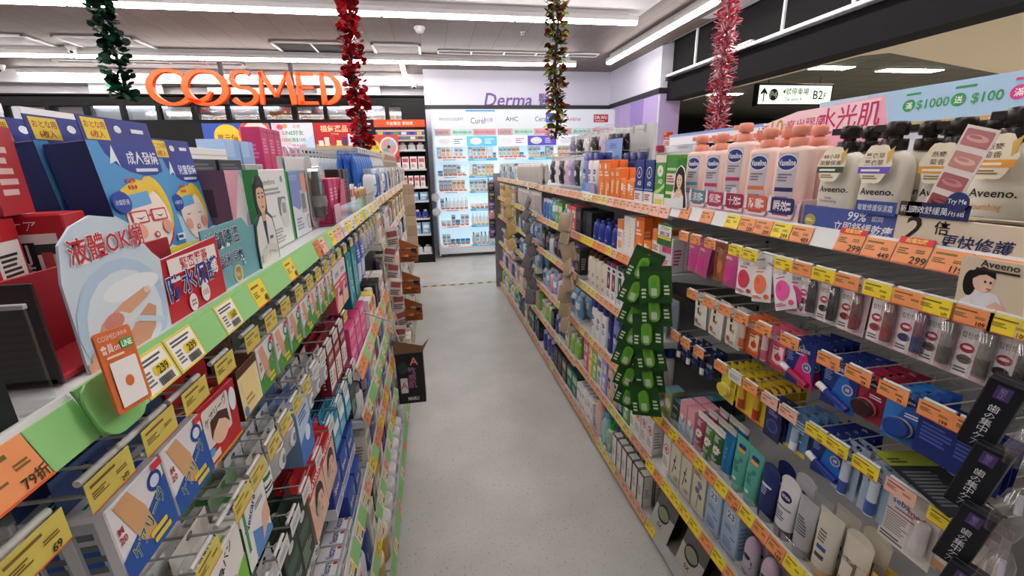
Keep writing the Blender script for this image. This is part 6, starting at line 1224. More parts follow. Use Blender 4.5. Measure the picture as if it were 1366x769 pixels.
YELP = hangbox('plaster_box', .07, .03, .076, 'efe4b4', [('R', 0, .84, 1, .16, '5a3424'), ('RR', .12, .12, .7, .66, .1, 'f0dc98'), ('L', .2, .2, .5, .2, 2, 'b09a5a'), ('R', 0, 0, 1, .05, '7a5a34'), ('E', .12, .14, .1, .1, '6a8ac0')], [('R', 0, 0, 1, 1, '4a2a1e')], [('R', 0, 0, 1, 1, '5a3424')], '5a3424', .035, 'plaster box', .022)
PINKP = hangbox('plaster_box', .1, .026, .13, 'e8e0e2', [('R', 0, 0, 1, .66, 'd85a74'), ('T', .5, .8, .1, 'SCAR', '4a4448', {'b': .02, 'w': .7}), ('P', [(.1, .1), (.4, .5), (.6, .5), (.9, .2), (.8, 0), (.1, 0)], 'eac4b0'), ('RR', .5, .3, .4, .1, .02, '3a4a9c'), ('R', .1, .56, .6, .04, 'f4dce0')], [('R', 0, 0, 1, 1, 'c04a64')], (), 'cfc4c8', .04, 'plaster box', .022)
CUT = hangpouch('tape_roll_pack', .055, .075, .03, 'b5b9bc', [('E', .5, .4, .3, .24, 'd8dade'), ('E', .5, .4, .14, .11, '7a7e84'), ('R', .1, .7, .8, .2, 'e6e6e8'), ('L', .2, .74, .6, .12, 2, '3a5a94')], 'c8cacc', .02, 'tape pack', .2)
CUT2 = hangpouch('tape_roll_pack', .055, .075, .03, 'c9ccce', [('R', .1, .2, .8, .56, 'eceeee'), ('L', .2, .3, .6, .2, 2, '33373a'), ('R', .2, .6, .4, .1, '2f7a44'), ('E', .75, .3, .08, .06, 'b83a3c')], 'd0d2d4', .02, 'tape pack', .2)
NEXC = hangbox('plaster_box', .085, .034, .1, 'e9eae9', [('T', .34, .78, .13, 'Nexcare', '3a3a8c', {'r': 40, 'b': .02, 'w': .6}), ('R', .08, .3, .08, .66, '3f9a4a'), ('P', [(.3, .1), (.3, .5), (.7, .3), (1, .1), (1, 0), (.3, 0)], '5a8fd0'), ('P', [(.6, .1), (.7, .5), (.95, .6), (1, .3)], 'e2b898'), ('L', .5, .7, .4, .1, 2, '8a8e90')], [('R', 0, 0, 1, .8, '35683a'), ('L', .2, .1, .6, .5, 5, 'b8d0b8')], [('R', .36, 0, .14, 1, '3f9a4a'), ('L', .06, .3, .26, .4, 1, '4a4a9c')], '7a9a7c', .03, 'plaster box', .022)
HANS = hangbox('plaster_box', .085, .034, .105, 'eceae6', [('T', .4, .78, .13, '救急バン', '33302c', {'b': .03, 'r': 30, 'w': .8}), ('P', [(0, 0), (1, 0), (1, .5), (.4, .3), (0, .1)], '7fbf4a'), ('E', .5, .36, .2, .12, 'e0b898'), ('R', .1, .6, .2, .05, 'c83a3a')], [('L', .1, .1, .8, .6, 6, '8a8a84')], [('T', .4, .5, .4, '救急+バン', '33302c', {'b': .02, 'w': .7}), ('R', .3, .1, .4, .12, '8fbf5a')], 'e4e2de', .03, 'plaster box', .022)
MAYS = hangbox('mask_box', .11, .03, .135, 'dcb49c', [('R', 0, .78, 1, .22, 'c0222c'), ('T', .5, .88, .11, 'MAYSKIN', 'f4e6e4', {'w': .84, 'b': .02}), ('R', .06, .7, .2, .06, 'e8d8c8')] + face('e2b89c', '2a1e1a', .55, .4, .3, .82, None, False, 'b8404c') + [('E', .34, .42, .12, .1, '8f8a86'), ('E', .34, .42, .1, .085, 'b0aaa4')], [('R', 0, 0, 1, 1, 'b89480')], [('R', 0, 0, 1, 1, 'b81f2a'), ('L', .1, .3, .8, .4, 2, 'e8b0b0')], 'c0222c', .03, 'mask box', .022)
BLUEP = hangbox('tape_box', .08, .03, .12, 'b9cfe8', [('P', [(0, 0), (1, 0), (1, .6), (0, .4)], '3a74c0'), ('L', .1, .7, .7, .2, 3, '4a6a9c'), ('E', .6, .4, .2, .14, 'dfe8f2')], [('R', 0, 0, 1, 1, '7f9fc8')], (), '4a6a9c', .03, 'tape box', .022)
TEALP = hangbox('tape_box', .07, .03, .09, '2a8fb4', [('R', .1, .5, .8, .3, 'dff0f4'), ('L', .1, .1, .8, .3, 4, '9cd4e4')], [('R', 0, 0, 1, 1, '1f7a9c')], [('L', .1, .2, .8, .6, 3, 'c8ecf4')], '2a8fb4', .03, 'tape box', .022)
DKGR = hangbox('tape_box', .07, .026, .13, '1e2c24', [('R', .1, .5, .8, .2, '3a5a44'), ('L', .1, .1, .8, .3, 5, '8aa890'), ('E', .5, .84, .2, .06, 'c8d4c8')], [('L', .2, .1, .6, .8, 8, '9ab4a0')], [('E', .3, .5, .14, .3, 'd0d8d0')], '2a3a30', .03, 'tape box', .022)
MAROON = hangbox('plaster_box', .07, .026, .12, '7a1f2c', [('RR', .06, .1, .88, .5, .03, 'ece4e0'), ('L', .12, .2, .3, .36, 4, '4a8a5a'), ('P', [(.5, .2), (.6, .5), (.9, .4), (.8, .18)], 'e0b0a0'), ('R', .1, .68, .8, .24, '8e2a30'), ('T', .5, .8, .14, '快快好', 'f4e8e0', {'b': .03, 'w': .7})], [('R', .3, .1, .4, .8, '5a141e'), ('L', .34, .15, .3, .7, 9, 'd8a8a8')], [('L', .1, .3, .8, .4, 2, 'd0a0a0')], '8a2430', .03, 'plaster box', .022)
HLX = -.268
def hookrowL(z, zone, ents, hx=None):
    for e in ents:
        y, k, num, p, dsc, n = e[:6]; tl = e[6] if len(e) > 6 else 0; rl = e[7] if len(e) > 7 else 0
        hx_ = HLX if hx is None else hx
        hook('L', y, z, hx_, .418, k, zone, num)
        if p: hung('L', p, dsc, y, z, hx_, zone, n, p.size[1] * .95 + .002, tl, rl, .014)
q1 = 'top pegs, first left bay'; TL = 1.253
hookrowL(TL, q1, [(.275, 'k', '69', CUT2, 'silver and white tape pack', 3), (.345, 'k', '2件', None, '', 0), (.385, None, None, PBL, 'blue and tan plaster box', 5, -.03, 0), (.412, 'k', None, None, '', 0), (.462, None, None, PBL, 'blue and tan plaster box', 5, -.03, 0), (.478, 'k', None, None, '', 0), (.55, 'k', None, RED_, 'red plaster box with a child cartoon', 5, 0, .05), (.638, 'k', None, YELP, 'pale yellow plaster box', 5), (.715, 'k', None, PGR, 'green and white plaster box', 5), (.79, 'k', None, PGR, 'green and white plaster box', 5), (.875, 'k', None, PGR, 'green and white plaster box', 4, .02, 0), (.955, 'k', None, PGR, 'green and white plaster box', 4), (1.03, 'k', None, PGR, 'green and white plaster box', 4), (1.11, 'k', None, PGR, 'green and white plaster box', 4), (1.19, 'k', None, PGR, 'green and white plaster box', 3), (1.275, 'k', None, PINKP, 'pink scar plaster box', 3)])
q2 = 'second pegs, first left bay'; TL = 1.076
hookrowL(TL, q2, [(.36, 'k', None, CUT2, 'white tape roll pack', 8), (.43, 'k', None, CUT2, 'white tape roll pack', 8), (.487, None, None, HANS, 'white and green first-aid box', 3), (.52, 'k', None, None, '', 0), (.575, 'k', None, NEXC, 'white plaster box with blue corner', 3), (.64, 'k', None, CUT2, 'white tape roll pack', 8), (.70, 'k', None, CUT, 'silver tape roll pack', 8), (.765, 'k', None, CUT, 'silver tape roll pack', 8), (.83, 'k', None, BLUEP, 'blue and white tape box', 5), (.90, 'l', None, CUT, 'silver tape roll pack', 8), (.965, 'l', None, CUT, 'silver tape roll pack', 8), (1.03, 'l', None, CUT, 'silver tape roll pack', 7), (1.10, 'l', None, MAROON, 'maroon plaster box', 5), (1.17, 'l', None, MAROON, 'maroon plaster box', 5), (1.245, 'k', None, MAROON, 'maroon plaster box', 4)])
q3 = 'third pegs, first left bay'; TL = .91
hookrowL(TL, q3, [(.40, 'k', None, CUT2, 'white tape roll pack', 7), (.46, 'k', None, CUT2, 'white tape roll pack', 7), (.53, 'l', None, DKGR, 'dark green tape box', 6), (.6, 'l', None, CUT2, 'white tape roll pack', 7), (.665, 'l', None, DKGR, 'dark green tape box', 7), (.735, 'l', None, DKGR, 'dark green tape box', 7), (.83, 'l', None, MAYS, 'red-topped mask box with a face', 6, 0, -.05), (.95, 'l', None, MAYS, 'red-topped mask box with a face', 6, 0, -.05), (1.05, 'l', None, TEALP, 'teal tape box', 6), (1.125, 'l', None, TEALP, 'teal tape box', 6), (1.2, 'l', None, TEALP, 'teal tape box', 5), (1.275, 'l', None, DKGR, 'dark green tape box', 4)])
q4 = 'fourth pegs, first left bay'; TL = .735
hookrowL(TL, q4, [(.5, 'l', None, CUT, 'silver tape roll pack', 7), (.57, 'l', None, DKGR, 'dark green tape box', 5), (.64, 'l', None, CUT2, 'white tape roll pack', 6), (.71, 'l', None, CUT2, 'white tape roll pack', 6), (.78, 'l', None, CUT, 'silver tape roll pack', 6), (.85, 'l', None, CUT2, 'white tape roll pack', 6)], -.29)
NXB = carton('tape_carton', .04, .06, .05, 'eceded', [('T', .5, .6, .26, 'Nexcare', '33338a', {'w': .8, 'b': .02}), ('R', .1, .1, .2, .2, '2f7a44')], (), [('T', .5, .5, .3, 'Nexcare', '33338a', {'w': .84, 'b': .02}), ('E', .85, .2, .1, .1, 'c83a3a'), ('R', 0, .0, 1, .1, 'a8b0b8')])
BLB = carton('wipes_carton', .09, .1, .11, '24449c', [('T', .4, .6, .2, 'Spee', 'eef0f8', {'b': .02, 'w': .6}), ('R', 0, 0, 1, .3, 'dfe4ee'), ('L', .1, .06, .8, .18, 3, '5a6a9c'), ('E', .8, .7, .12, .14, '4a9ad0')], [('R', 0, 0, 1, .3, 'dfe4ee')], [('E', .3, .5, .16, .2, '3a6ac8'), ('R', .6, .3, .3, .4, 'c8d4ec')])
row('L', .40, .532, -.275, ZL(1, 'lower shelf'), [(NXB, 'small white tape carton', 14, 3, .006), (BLB, 'blue wipes carton', 3, 2, .008)], maxy=1.31)
for i in range(3): place(BLB, (-.29, 1.01 + i * .098, .532 + .111), PI / 2, f'blue wipes carton, upper layer, {ORD[i]} from near end of the lower left shelf')
gfill('L', .36, 1.3, .302, -.26, ZL(1, 'fourth shelf'), [8, 16, 7, 13, 8, 5], .075, .15)
# -- second left bay
z = 1.335; zz = ZL(2, 'top shelf')
PKT = carton('hair_dye_carton', .055, .05, .13, 'c83a6c', [('R', .1, .1, .8, .3, 'd8567f'), ('L', .2, .5, .6, .3, 4, 'f0c0d0')], [('L', .2, .2, .6, .6, 6, 'e090ac')])
o = obj('display_tray', None, None, (-.285, 1.465, z), (0, 0, PI / 2)); m = MB(); m.prism([(-.1, 0), (.1, 0), (.1, .05), (-.1, .05)], 0, .003, 'c8456f'); m.prism([(0, 0), (.1, 0), (.1, .13), (.06, .13), (0, .05)], -.002, 0, 'd4557c'); m.cbox(-.1, .1, 0, .12, 0, .004, 'c8456f'); m.v = m.v; obj('tray', m, o); m = MB(); m.prism([(-.1, 0), (-.02, 0), (-.02, .06), (-.1, .06)], -.004, -.002, 'e8c8d0'); obj('side_flap', m, o); tag(o, 'magenta cardboard tray with sloped side holding pink cartons', 'display')
for i in range(3):
    for d in range(2): place(PKT, (-.292 - d * .052, 1.40 + i * .062, z + .005), PI / 2, f"{['', 'second-row '][d]}magenta carton in the sloped tray, {ORD[i]} from near end")
BRN = carton('condom_carton', .05, .045, .16, '33201e', [('R', .1, .1, .8, .3, '5a3a34'), ('L', .2, .5, .6, .3, 4, '8a6a60')], [('L', .2, .2, .6, .6, 6, '6a4a44')]); GLD = carton('condom_carton', .075, .045, .07, 'b08a4c', [('T', .5, .6, .3, 'duo', '3a2a14', {'b': .02, 'w': .6}), ('R', 0, 0, 1, .25, '4a3420')])
row('L', 1.60, z, -.30, zz, [(BRN, 'dark brown carton', 3, 1), (gen('efe6e8', 'c83a6c', .05, .045, .1), 'white and pink carton', 2, 2), (GLD, 'gold and brown carton', 4, 2)], maxy=2.22)
row('L', 1.50, z, -.42, ZL(2, 'rear of the top shelf'), [(BRN, 'tall dark brown carton', 3, 1), (gen('f0eeec', '8a9ab0', .09, .06, .2), 'tall white carton', 2, 1), (GLD, 'gold and brown carton', 3, 1)], maxy=2.22)
for i in range(3): place(GLD, (-.42, 1.95 + i * .08, z + .071), PI / 2, f'gold carton, upper layer of the rear top shelf, {ORD[i]} from near end')
m = MB(); m.cbox(-.42, .42, 0, .0015, 0, .055, CLEAR, .0004); m.cbox(-.1, .1, .002, .004, 0, .042, '7fc060', .0006); m.cbox(.14, .4, .002, .006, 0, .05, 'dfe6ee', .002); m.cbox(-.42, .42, 0, .05, 0, .0015, CLEAR, .0004); tag(obj('acrylic_fence', m, None, (-.268, 1.8, z), (0, 0, PI / 2)), 'clear acrylic fence with a green strip on the second bay top shelf', 'fence')
q5 = 'top pegs, second left bay'; TL = 1.253
TALLT = hangbox('mask_box', .085, .035, .18, '1f8790', [('R', .1, .1, .3, .8, '6ab8bc'), ('T', .62, .5, .5, '休\n足\n時\n間', 'e0f0f0', {'b': .02}), ('R', 0, 0, 1, .1, '16666e')], [('R', 0, 0, 1, 1, '15707a'), ('T', .5, .4, .4, '休\n足\n時', 'c8e4e6')], (), '1f8790', .03, 'mask box', .022)
BLBAG = hangpouch('goods_bag', .09, .17, .02, '3f5fae', [('R', .1, .1, .5, .4, 'c8d4ec'), ('L', .2, .6, .6, .2, 3, 'dfe6f6')], '34529c', .02)
SILV = hangpouch('goods_bag', .085, .11, .03, 'b4b6ba', [('T', .6, .6, .2, '50', '33353a', {'b': .02}), ('L', .1, .2, .5, .2, 3, '6a6c72')], 'a8aaae', .02)
hookrowL(TL, q5, [(1.36, 'k', None, PINKP, 'pink scar plaster box', 3), (1.47, 'k', None, TALLT, 'tall teal foot patch box', 4), (1.57, 'k', None, TALLT, 'tall teal foot patch box', 4), (1.68, 'k', None, BLBAG, 'blue and white bag', 4), (1.78, 'k', None, BLBAG, 'blue and white bag', 4), (1.88, 'k', None, SILV, 'silver numbered bag', 4), (1.98, 'k', None, SILV, 'silver numbered bag', 4), (2.08, 'k', None, SILV, 'silver numbered bag', 4), (2.18, 'k', None, SILV, 'silver numbered bag', 3)])
PKB = carton('pad_carton', .1, .09, .07, 'd84a84', [('R', .1, .1, .8, .3, 'e87aa4'), ('L', .1, .55, .8, .3, 3, 'f4d0e0')], [('L', .1, .2, .8, .5, 4, 'eca0c0')], [('R', .1, .46, .8, .08, 'c03a70')])
zz = ZL(2, 'second shelf')
for i in range(3):
    for k in range(2): place(PKB, (-.28, 1.38 + i * .107, .877 + k * .0712), PI / 2, f"bright pink carton, {['lower', 'upper'][k]} layer, {ORD[i]} from near end, {zz}")
gfill('L', 1.70, 2.24, .877, -.27, zz, [16, 10, 11, 3, 18, 8], .07, .12)
gfill('L', 1.33, 2.24, .702, -.27, ZL(2, 'third shelf'), [7, 14, 4, 8, 16, 3], .075, .11)
gfill('L', 1.33, 2.24, .517, -.27, ZL(2, 'fourth shelf'), [8, 13, 5, 16, 14], .075, .12)
gfill('L', 1.33, 2.24, .312, -.27, ZL(2, 'fifth shelf'), [18, 8, 15, 7, 13], .08, .12)
# -- base shelves: lidded jars
JAR = lambda c, lc, w=.085, h=.1: bottle('lidded_jar', w, w, h, c, .9, .9, [('RR', .2, .2, .6, .5, .06, 'dfe4ea'), ('L', .26, .3, .46, .3, 3, '8a94a4')], lc, 'cap', .02, 1.02, 2.)
J1, J2, J3 = JAR('e6e8ea', 'f2f3f4'), JAR('c9a45a', 'e4d8c0', .1, .13), JAR('3a3c44', '5a5e68', .1, .12)
TXT = carton('supplement_carton', .08, .06, .14, 'e4e3e8', [('R', 0, 0, 1, .16, '4a3a6c'), ('T', .5, .62, .2, 'lire', '4a4a6a', {'w': .5}), ('L', .14, .26, .7, .2, 3, '9a9aa8'), ('R', .1, .86, .8, .06, '3a3a44')])
zz = ZL(1, 'base shelf')
row('L', .36, .077, -.245, zz, [(TXT, 'white supplement carton with purple base', 7, 2, .01), (J3, 'dark jar with grey lid', 2, 2, .01), (J2, 'golden jar with cream lid', 1, 2, .01)], maxy=1.31)
zz = ZL(2, 'base shelf'); row('L', 1.33, .077, -.245, zz, [(J2, 'golden jar with cream lid', 1, 2, .01), (J1, 'white jar with white lid', 8, 2, .012)], maxy=2.24)
# -- third to fifth left bays
for i in (3, 4, 5):
    for k, z in enumerate((1.342, 1.122, .902, .662, .402, .077)):
        gfill('L', LBY[i] + .02, LBY[i + 1] - .02, z, -.275 if k < 5 else -.235, ZL(i, ['top', 'second', 'third', 'fourth', 'fifth', 'base'][k] + ' shelf'), [[7, 12, 4, 13, 8], [8, 16, 15, 14, 7], [14, 8, 3, 16, 12], [15, 10, 8, 14], [18, 7, 13, 8], [7, 8, 14, 16]][(k + (i != 3) * 2) % 6], .08, .14 if k else .15, 1)
PBG = hangpouch('sanitary_bag', .07, .16, .03, '3f74c8', [('P', [(.1, .1), (.6, .9), (.8, .9), (.3, .1)], 'e4ecf8'), ('R', .1, .05, .8, .1, 'dfe8f6')], '2f5fb4', .02)
PWG = hangpouch('sanitary_bag', .07, .17, .03, 'd4d6da', [('P', [(.4, .1), (.7, .9), (.85, .9), (.6, .1)], 'c84a4c'), ('L', .1, .2, .3, .5, 5, '8a8c92')], 'c8cacc', .02)
for i in range(16):
    y = 2.36 + i * .085; p = PBG if i < 8 else PWG
    hook('L', y, 1.57, -.34, .34, 'l', 'high pegs, third left bay'); hung('L', p, 'blue striped hanging bag' if i < 8 else 'grey and red hanging bag', y, 1.57, -.34, 'high pegs, third left bay', 3, .035, 0, random.uniform(-.1, .1))
m = MB(); m.cbox(-.012, .012, -.68, .68, 1.421, 1.56, 'b0b0b0', .002); tag(obj('raised_pegboard', m, None, (-.70, 3.0, 0)), 'raised grey pegboard carrying the striped hanging bags', 'pegboard')
CLB2 = carton('clear_tub_carton', .1, .09, .13, 'e3e7ea', [('R', .1, .3, .8, .5, 'c9d2da'), ('L', .2, .1, .6, .15, 2, '8a96a4')], [('R', .1, .3, .8, .5, 'c9d2da')])
for i in range(8): place(CLB2, (-.585, 2.36 + i * .112, 1.425), PI / 2, f'pale boxed tub standing behind the hanging bags, {ORD[i]} from near end')
BEI_ = pouch('goods_bag', .08, .14, .03, 'cdbfae', [('R', .1, .5, .8, .3, 'a88a6c'), ('L', .1, .1, .8, .3, 4, '8a7a6c')], 'ddd0c0')
for i in range(9): place(BEI_, (-.34, 3.75 + i * .15, 1.4845), PI / 2, f'beige bag stacked on top of the far left bays, {ORD[i]} from near end', None, 0)
# things hung at the aisle edge of the left gondola
o = obj('hanging_box_display', None, None, (-.113, 1.40, .70), (0, 0, 0)); W = .092; m = MB(); m.cbox(-W / 2, W / 2, 0, .06, 0, .19, '17161a', .001)
art(m, [('T', .66, .84, .14, 'A', 'e08a6a', {'b': .02}), ('T', .56, .52, .42, '敏\n感\n肌', 'a86a8a', {'b': .02}), ('RR', .12, .22, .26, .3, .02, 'd8d4d4'), ('T', .25, .37, .12, 'A', 'd0604a', {'b': .02}), ('T', .55, .1, .07, 'MARU', 'd8d8dc', {'b': .02, 'w': .4}), ('E', .25, .72, .18, .12, '2c3a30')], front(W, .19), W, .19); obj('black_box', m, o)
m = MB(); m.add([(-W / 2, 0, .19), (W / 2, 0, .19), (W / 2 + .004, -.004, .215), (-W / 2, -.002, .24), (W / 2, .06, .19), (W / 2 + .025, .05, .22), (-W / 2, .06, .19), (-W / 2, .06, .25)], [(0, 1, 2, 3), (1, 4, 5, 2), (6, 0, 3, 7)], '7a5a3c'); obj('torn_flap', m, o)
for i in range(2): m = MB(); m.cbox(.0 + i * .014, .024 + i * .014, .006 + i * .02, .024 + i * .02, .17, .215 - i * .015, 'd8a888', .001); obj('inner_packet', m, o)
m = MB(); m.tube([(-.02, .03, .19), (-.05, .03, .3), (-.14, .03, .34)], .0025, STEEL); obj('hanger_wire', m, o)
tag(o, 'black box of small packets with torn flap hung beside the left shelves', 'hanging box')
for i in range(3):
    o = obj('hanging_tray', None, None, (-.115, 1.9, [1.1, .955, .83][i]), (0, 0, 0)); W = .078; m = MB(); m.cbox(-W / 2, W / 2, 0, .05, 0, .045, '3a2418', .001); m.prism([(-W / 2, 0), (W / 2, 0), (W / 2, .035), (-W / 2, .06)], -.002, 0, '8e4c24'); art(m, [('L', .1, .1, .8, .5, 3, '3a2012'), ('P', [(.1, .6), (.5, .5), (.5, .8)], 'd88a44')], front(W, .045, y=-.002), W, .045); obj('tray', m, o)
    m = MB(); m.prism([(-W / 2, .05), (W / 2, .04), (W / 2, .06), (-W / 2, .095)], .048, .05, 'a85c2c'); obj('tray_back', m, o)
    tag(o, f"{['top', 'middle', 'bottom'][i]} brown and orange tray on the strip beside the left shelves", 'hanging tray', 'hanging trays')
    for k in range(3): m = MB(); m.cbox(-.034 + k * .024, -.014 + k * .024, .006, .03, .006, .058, ['5a3420', '8a5a34', '2a1c14'][k], .001); tag(obj('snack_bar', m, None, (-.115, 1.9, [1.1, .955, .83][i])), f"{['left', 'middle', 'right'][k]} packet in the {['top', 'middle', 'bottom'][i]} brown hanging tray", 'packet')
m = MB(); m.cbox(-.006, .006, 0, .002, .8, 1.36, CLEAR, .0005); m.cbox(-.15, .006, 0, .004, 1.35, 1.36, CLEAR, .0005); tag(obj('hanging_clip_strip', m, None, (-.115, 1.953, 0)), 'clear strip carrying the brown and orange trays', 'clip strip')
m = MB()
for i in range(7): m.cbox(-.034, .034, 0, .02, .93 + i * .066, .994 + i * .066, ['b49a7c', 'c4ac90'][i % 2], .002)
tag(obj('cardboard_strip', m, None, (-.14, 2.9, 0)), 'tan folded cardboard strip hanging at the left gondola edge', 'strip')
cascade_l = Proto('hanging_pack', 'hanging pack', [('hanging_pack', pillow(.07, .1, .02, 'c4b8b0', [('R', .1, .5, .8, .3, '8a4a4a'), ('L', .1, .1, .8, .3, 3, '4a4a50')], z0=-.1))], (.07, .02, .1))
for i in range(9): place(cascade_l, (-.215 + random.uniform(-.01, .01), 2.32 + random.uniform(-.02, .02), 1.2 - i * .09), .5, f'grey and red hanging pack, {ORD[i]} from top, left aisle edge', None, -.1, random.uniform(-.3, .3))
m = MB(); m.cbox(-.006, .006, 0, .002, .3, 1.32, CLEAR, .0005); tag(obj('hanging_clip_strip', m, None, (-.22, 2.34, 0)), 'clear strip carrying grey and red packs', 'clip strip')

# ------------------------------------------------------------------ second gondola beyond the left one
o = obj('shelving_rack', None, None, (-1.2, 2.4, 0)); m = MB(); m.cbox(-.4, .3, -2.2, 2.8, 0, .1, 'c8c8c8'); m.cbox(-.012, .012, -2.2, 2.8, .1, 1.55, 'c4c6c8'); obj('back_panel', m, o)
for z in (1.44, 1.1): m = MB(); m.cbox(-.4, .36, -2.2, 2.8, z - .03, z, 'd4d6d8'); obj('shelf_deck', m, o)
tag(o, 'grey shelving rack beyond the left gondola, only its top showing', 'shelving')
WL = carton('white_carton', .4, .16, .15, 'e9e8e6', [('R', 0, .8, 1, .04, 'c8c6c4')], (), [('R', 0, .44, 1, .1, 'd8d6d4')]); zz = 'top of the rack beyond'
for i, y in enumerate((1.3, 1.72, 2.14)): place(WL, (-.93, y, 1.441), PI / 2, f'long white carton, {ORD[i]} from near end, {zz} the left gondola')
WT = carton('display_header', .2, .02, .07, 'e4e8ee', [('R', 0, .7, 1, .3, 'f4f4f6'), ('L', .2, .2, .6, .3, 2, 'd8a8b0')])
for i, y in enumerate((1.2, 1.45, 1.7)): place(WT, (-.98, y, 1.592), PI / 2, f'pale tray header, {ORD[i]} from near end, on the long white cartons')
BT = carton('blue_tray', .16, .12, .2, '8fb2dc', [('P', [(0, .6), (.6, .6), (.6, 1), (0, 1)], 'a8c4e8'), ('L', .2, .1, .6, .3, 3, 'dfe8f4')], [('R', 0, .5, 1, .5, 'a8c4e8')])
for i in range(2): place(BT, (-.93, 2.42 + i * .18, 1.441), PI / 2, f"pale blue carton, {['nearer', 'farther'][i]} of two beyond the left gondola")
PK3 = carton('pink_carton', .11, .1, .29, 'c8386c', [('L', .2, .5, .6, .3, 5, 'e88aac'), ('R', 0, .9, 1, .04, 'a82a58')], [('L', .2, .4, .6, .3, 4, 'e07a9c')])
for i in range(3): place(PK3, (-.92, 2.85 + i * .118, 1.441), PI / 2, f'tall magenta carton beyond the left gondola, {ORD[i]} from near end')
PKV = pouch('pink_bag', .14, .22, .08, 'e6c4dc', [('R', .1, .3, .3, .6, 'c85a94'), ('L', .5, .2, .4, .5, 4, 'a87aac')], 'f0d8e8')
for i in range(3): place(PKV, (-.92, 3.3 + i * .16, 1.441), PI / 2, f'pale pink bag beyond the left gondola, {ORD[i]} from near end')
gfill('L', 3.85, 5.1, 1.441, -.9, 'top of the rack beyond the left gondola', [7, 8, 16, 5], .1, .14, 1)

# ------------------------------------------------------------------ lit display wall at the end
GLOW = mat('cfe8f2', .5, 0, .5); GLOWH = mat('d4dce2', .5, 0, .22)
DY = 7.3
o = obj('lit_display_case', None, None, (1.6, DY, 0)); m = MB()
m.cbox(-1.5, 1.5, 0, .24, .06, .2, mat('eceef2', .3), .004); m.cbox(-1.5, 1.5, .2, .24, .2, 2.34, GLOW, .002); m.cbox(-1.53, -1.5, -.01, .24, .03, 2.34, mat('e4e6ee', .35), .004); m.cbox(1.47, 1.5, -.01, .24, .03, 2.34, mat('e4e6ee', .35), .004)
for i in range(1, 3): m.cbox(-1.5 + i - .012, -1.5 + i + .012, 0, .24, .2, 2.05, mat('eef2f6', .4, 0, .35), .002)
for x in (-1.42, -.52, .5, 1.4): m.lathe([(.022, 0), (.022, .06)], '9a9aa0', x, .1, 10)
obj('cabinet', m, o)
m = MB(); m.cbox(-1.5, 1.5, -.006, .1, 2.05, 2.34, GLOWH, .003)
for i, (t, s, c) in enumerate((('PHYSIOGEL', .14, '4a5a7a'), ('AHC', .24, '3a3a44'), ('Avène', .24, 'c04a5c'))):
    art(m, [('T', .5, .5, s, t, c, {'w': .8})], front(.5, .29, -1.5 + i * 1.02 + (0 if i else 0) - (0 if i == 0 else .02), 2.05, -.006), .5, .29)
art(m, [('T', .5, .52, .16, '潔美淨', '4a5a7a', {'w': .3})], front(.3, .29, -1.22, 2.05, -.006), .3, .29)
art(m, [('R', 0, .88, 1, .08, '4aa0dc'), ('T', .4, .42, .3, 'Curél', '2f5a7a', {'w': .5}), ('T', .78, .45, .2, '珂潤', 'a070b0')], front(.46, .29, -.98, 2.05, -.006), .46, .29)
art(m, [('RR', .62, .3, .3, .5, .01, '2a6ac8'), ('T', .44, .5, .26, 'Cera', '1f4f8c', {'w': .36}), ('T', .76, .5, .24, 'Ve', 'f4f8fc', {'w': .2, 'b': .02})], front(.5, .29, .0, 2.05, -.006), .5, .29)
art(m, [('RR', .25, .3, .5, .42, .01, 'c0323c'), ('T', .5, .56, .17, 'DR.WU', 'fbeeee', {'b': .03, 'w': .42}), ('L', .3, .34, .4, .08, 1, 'f4d8d8')], front(.5, .29, 1.0, 2.05, -.006), .5, .29)
obj('brand_header', m, o)
m = MB()
for i in range(3):
    x = -1.48 + i * .99; m.cbox(x, x + .97, -.012, -.006, 1.95, 2.05, mat('b8d0cc', .5, 0, .3), .001)
    art(m, [('R', 0, 0, .25, 1, 'd8a8b4'), ('T', .12, .5, .5, 'LINE好友', '3a9a5a', {'w': .2, 'b': .02}), ('T', .44, .5, .5, '滿$1000送$100', '3a9a6a', {'w': .3, 'b': .02}), ('R', .62, 0, .38, 1, 'e0b4bc'), ('T', .81, .5, .5, '滿$2000送$200', 'd0406a', {'w': .34, 'b': .02})], front(.97, .1, x, 1.95, -.012), .97, .1)
obj('promotion_strip', m, o)
SZ = [.22, .54, .81, 1.10, 1.34, 1.61]
for k, z in enumerate(SZ):
    m = MB(); m.cbox(-1.47, 1.47, .0, .2, z - .02, z, mat('f2f6f8', .3, 0, .25), .002); obj('shelf_board', m, o)
    m = MB()
    for i in range(6):
        x = -1.48 + i * .495; c = ['dfe4ee', '4ab0d8'][i % 2]; m.cbox(x + .01, x + .485, -.006, 0, z - .045, z - .005, mat(c, .5, 0, .3), .001)
        art(m, [('L', .2, .2, .6, .6, 1, ['9aa4d0', 'e8f4fa'][i % 2]), ], front(.475, .04, x + .01, z - .045, -.006), .475, .04)
        for j in range(6): art(m, [('R', 0, 0, 1, 1, ['d8763c', 'e89a5c', 'e8c84a'][(i + k) % 3 if i % 2 else 0])], front(.06, .022, x + .03 + j * .075, z - .002, -.007), .06, .022)
    obj('shelf_edge', m, o)
for x, c, l in ((-1.5, '8a8a92', 0), (-.98, '4aa8d8', 1)):
    pass
m = MB()
for i in range(6):
    x = -1.48 + i * .495; c = ['dfeaf2', '5ab4dc', 'e8e4f4', '5a4ab0', 'dce8f0', 'c8d8f0'][i]
    m.cbox(x, x + .485, -.004, .0, 1.79, 1.94, mat(c, .5, 0, .5), .001); art(m, [('E', .3, .5, .2, .36, 'f4f8fc'), ('L', .6, .2, .3, .6, 3, ['8aa0b4', 'f0f8fc', '9a8ac0', 'd8d0f4', '8aa8c8', 'd04a94'][i])], front(.485, .15, x, 1.79, -.004), .485, .15)
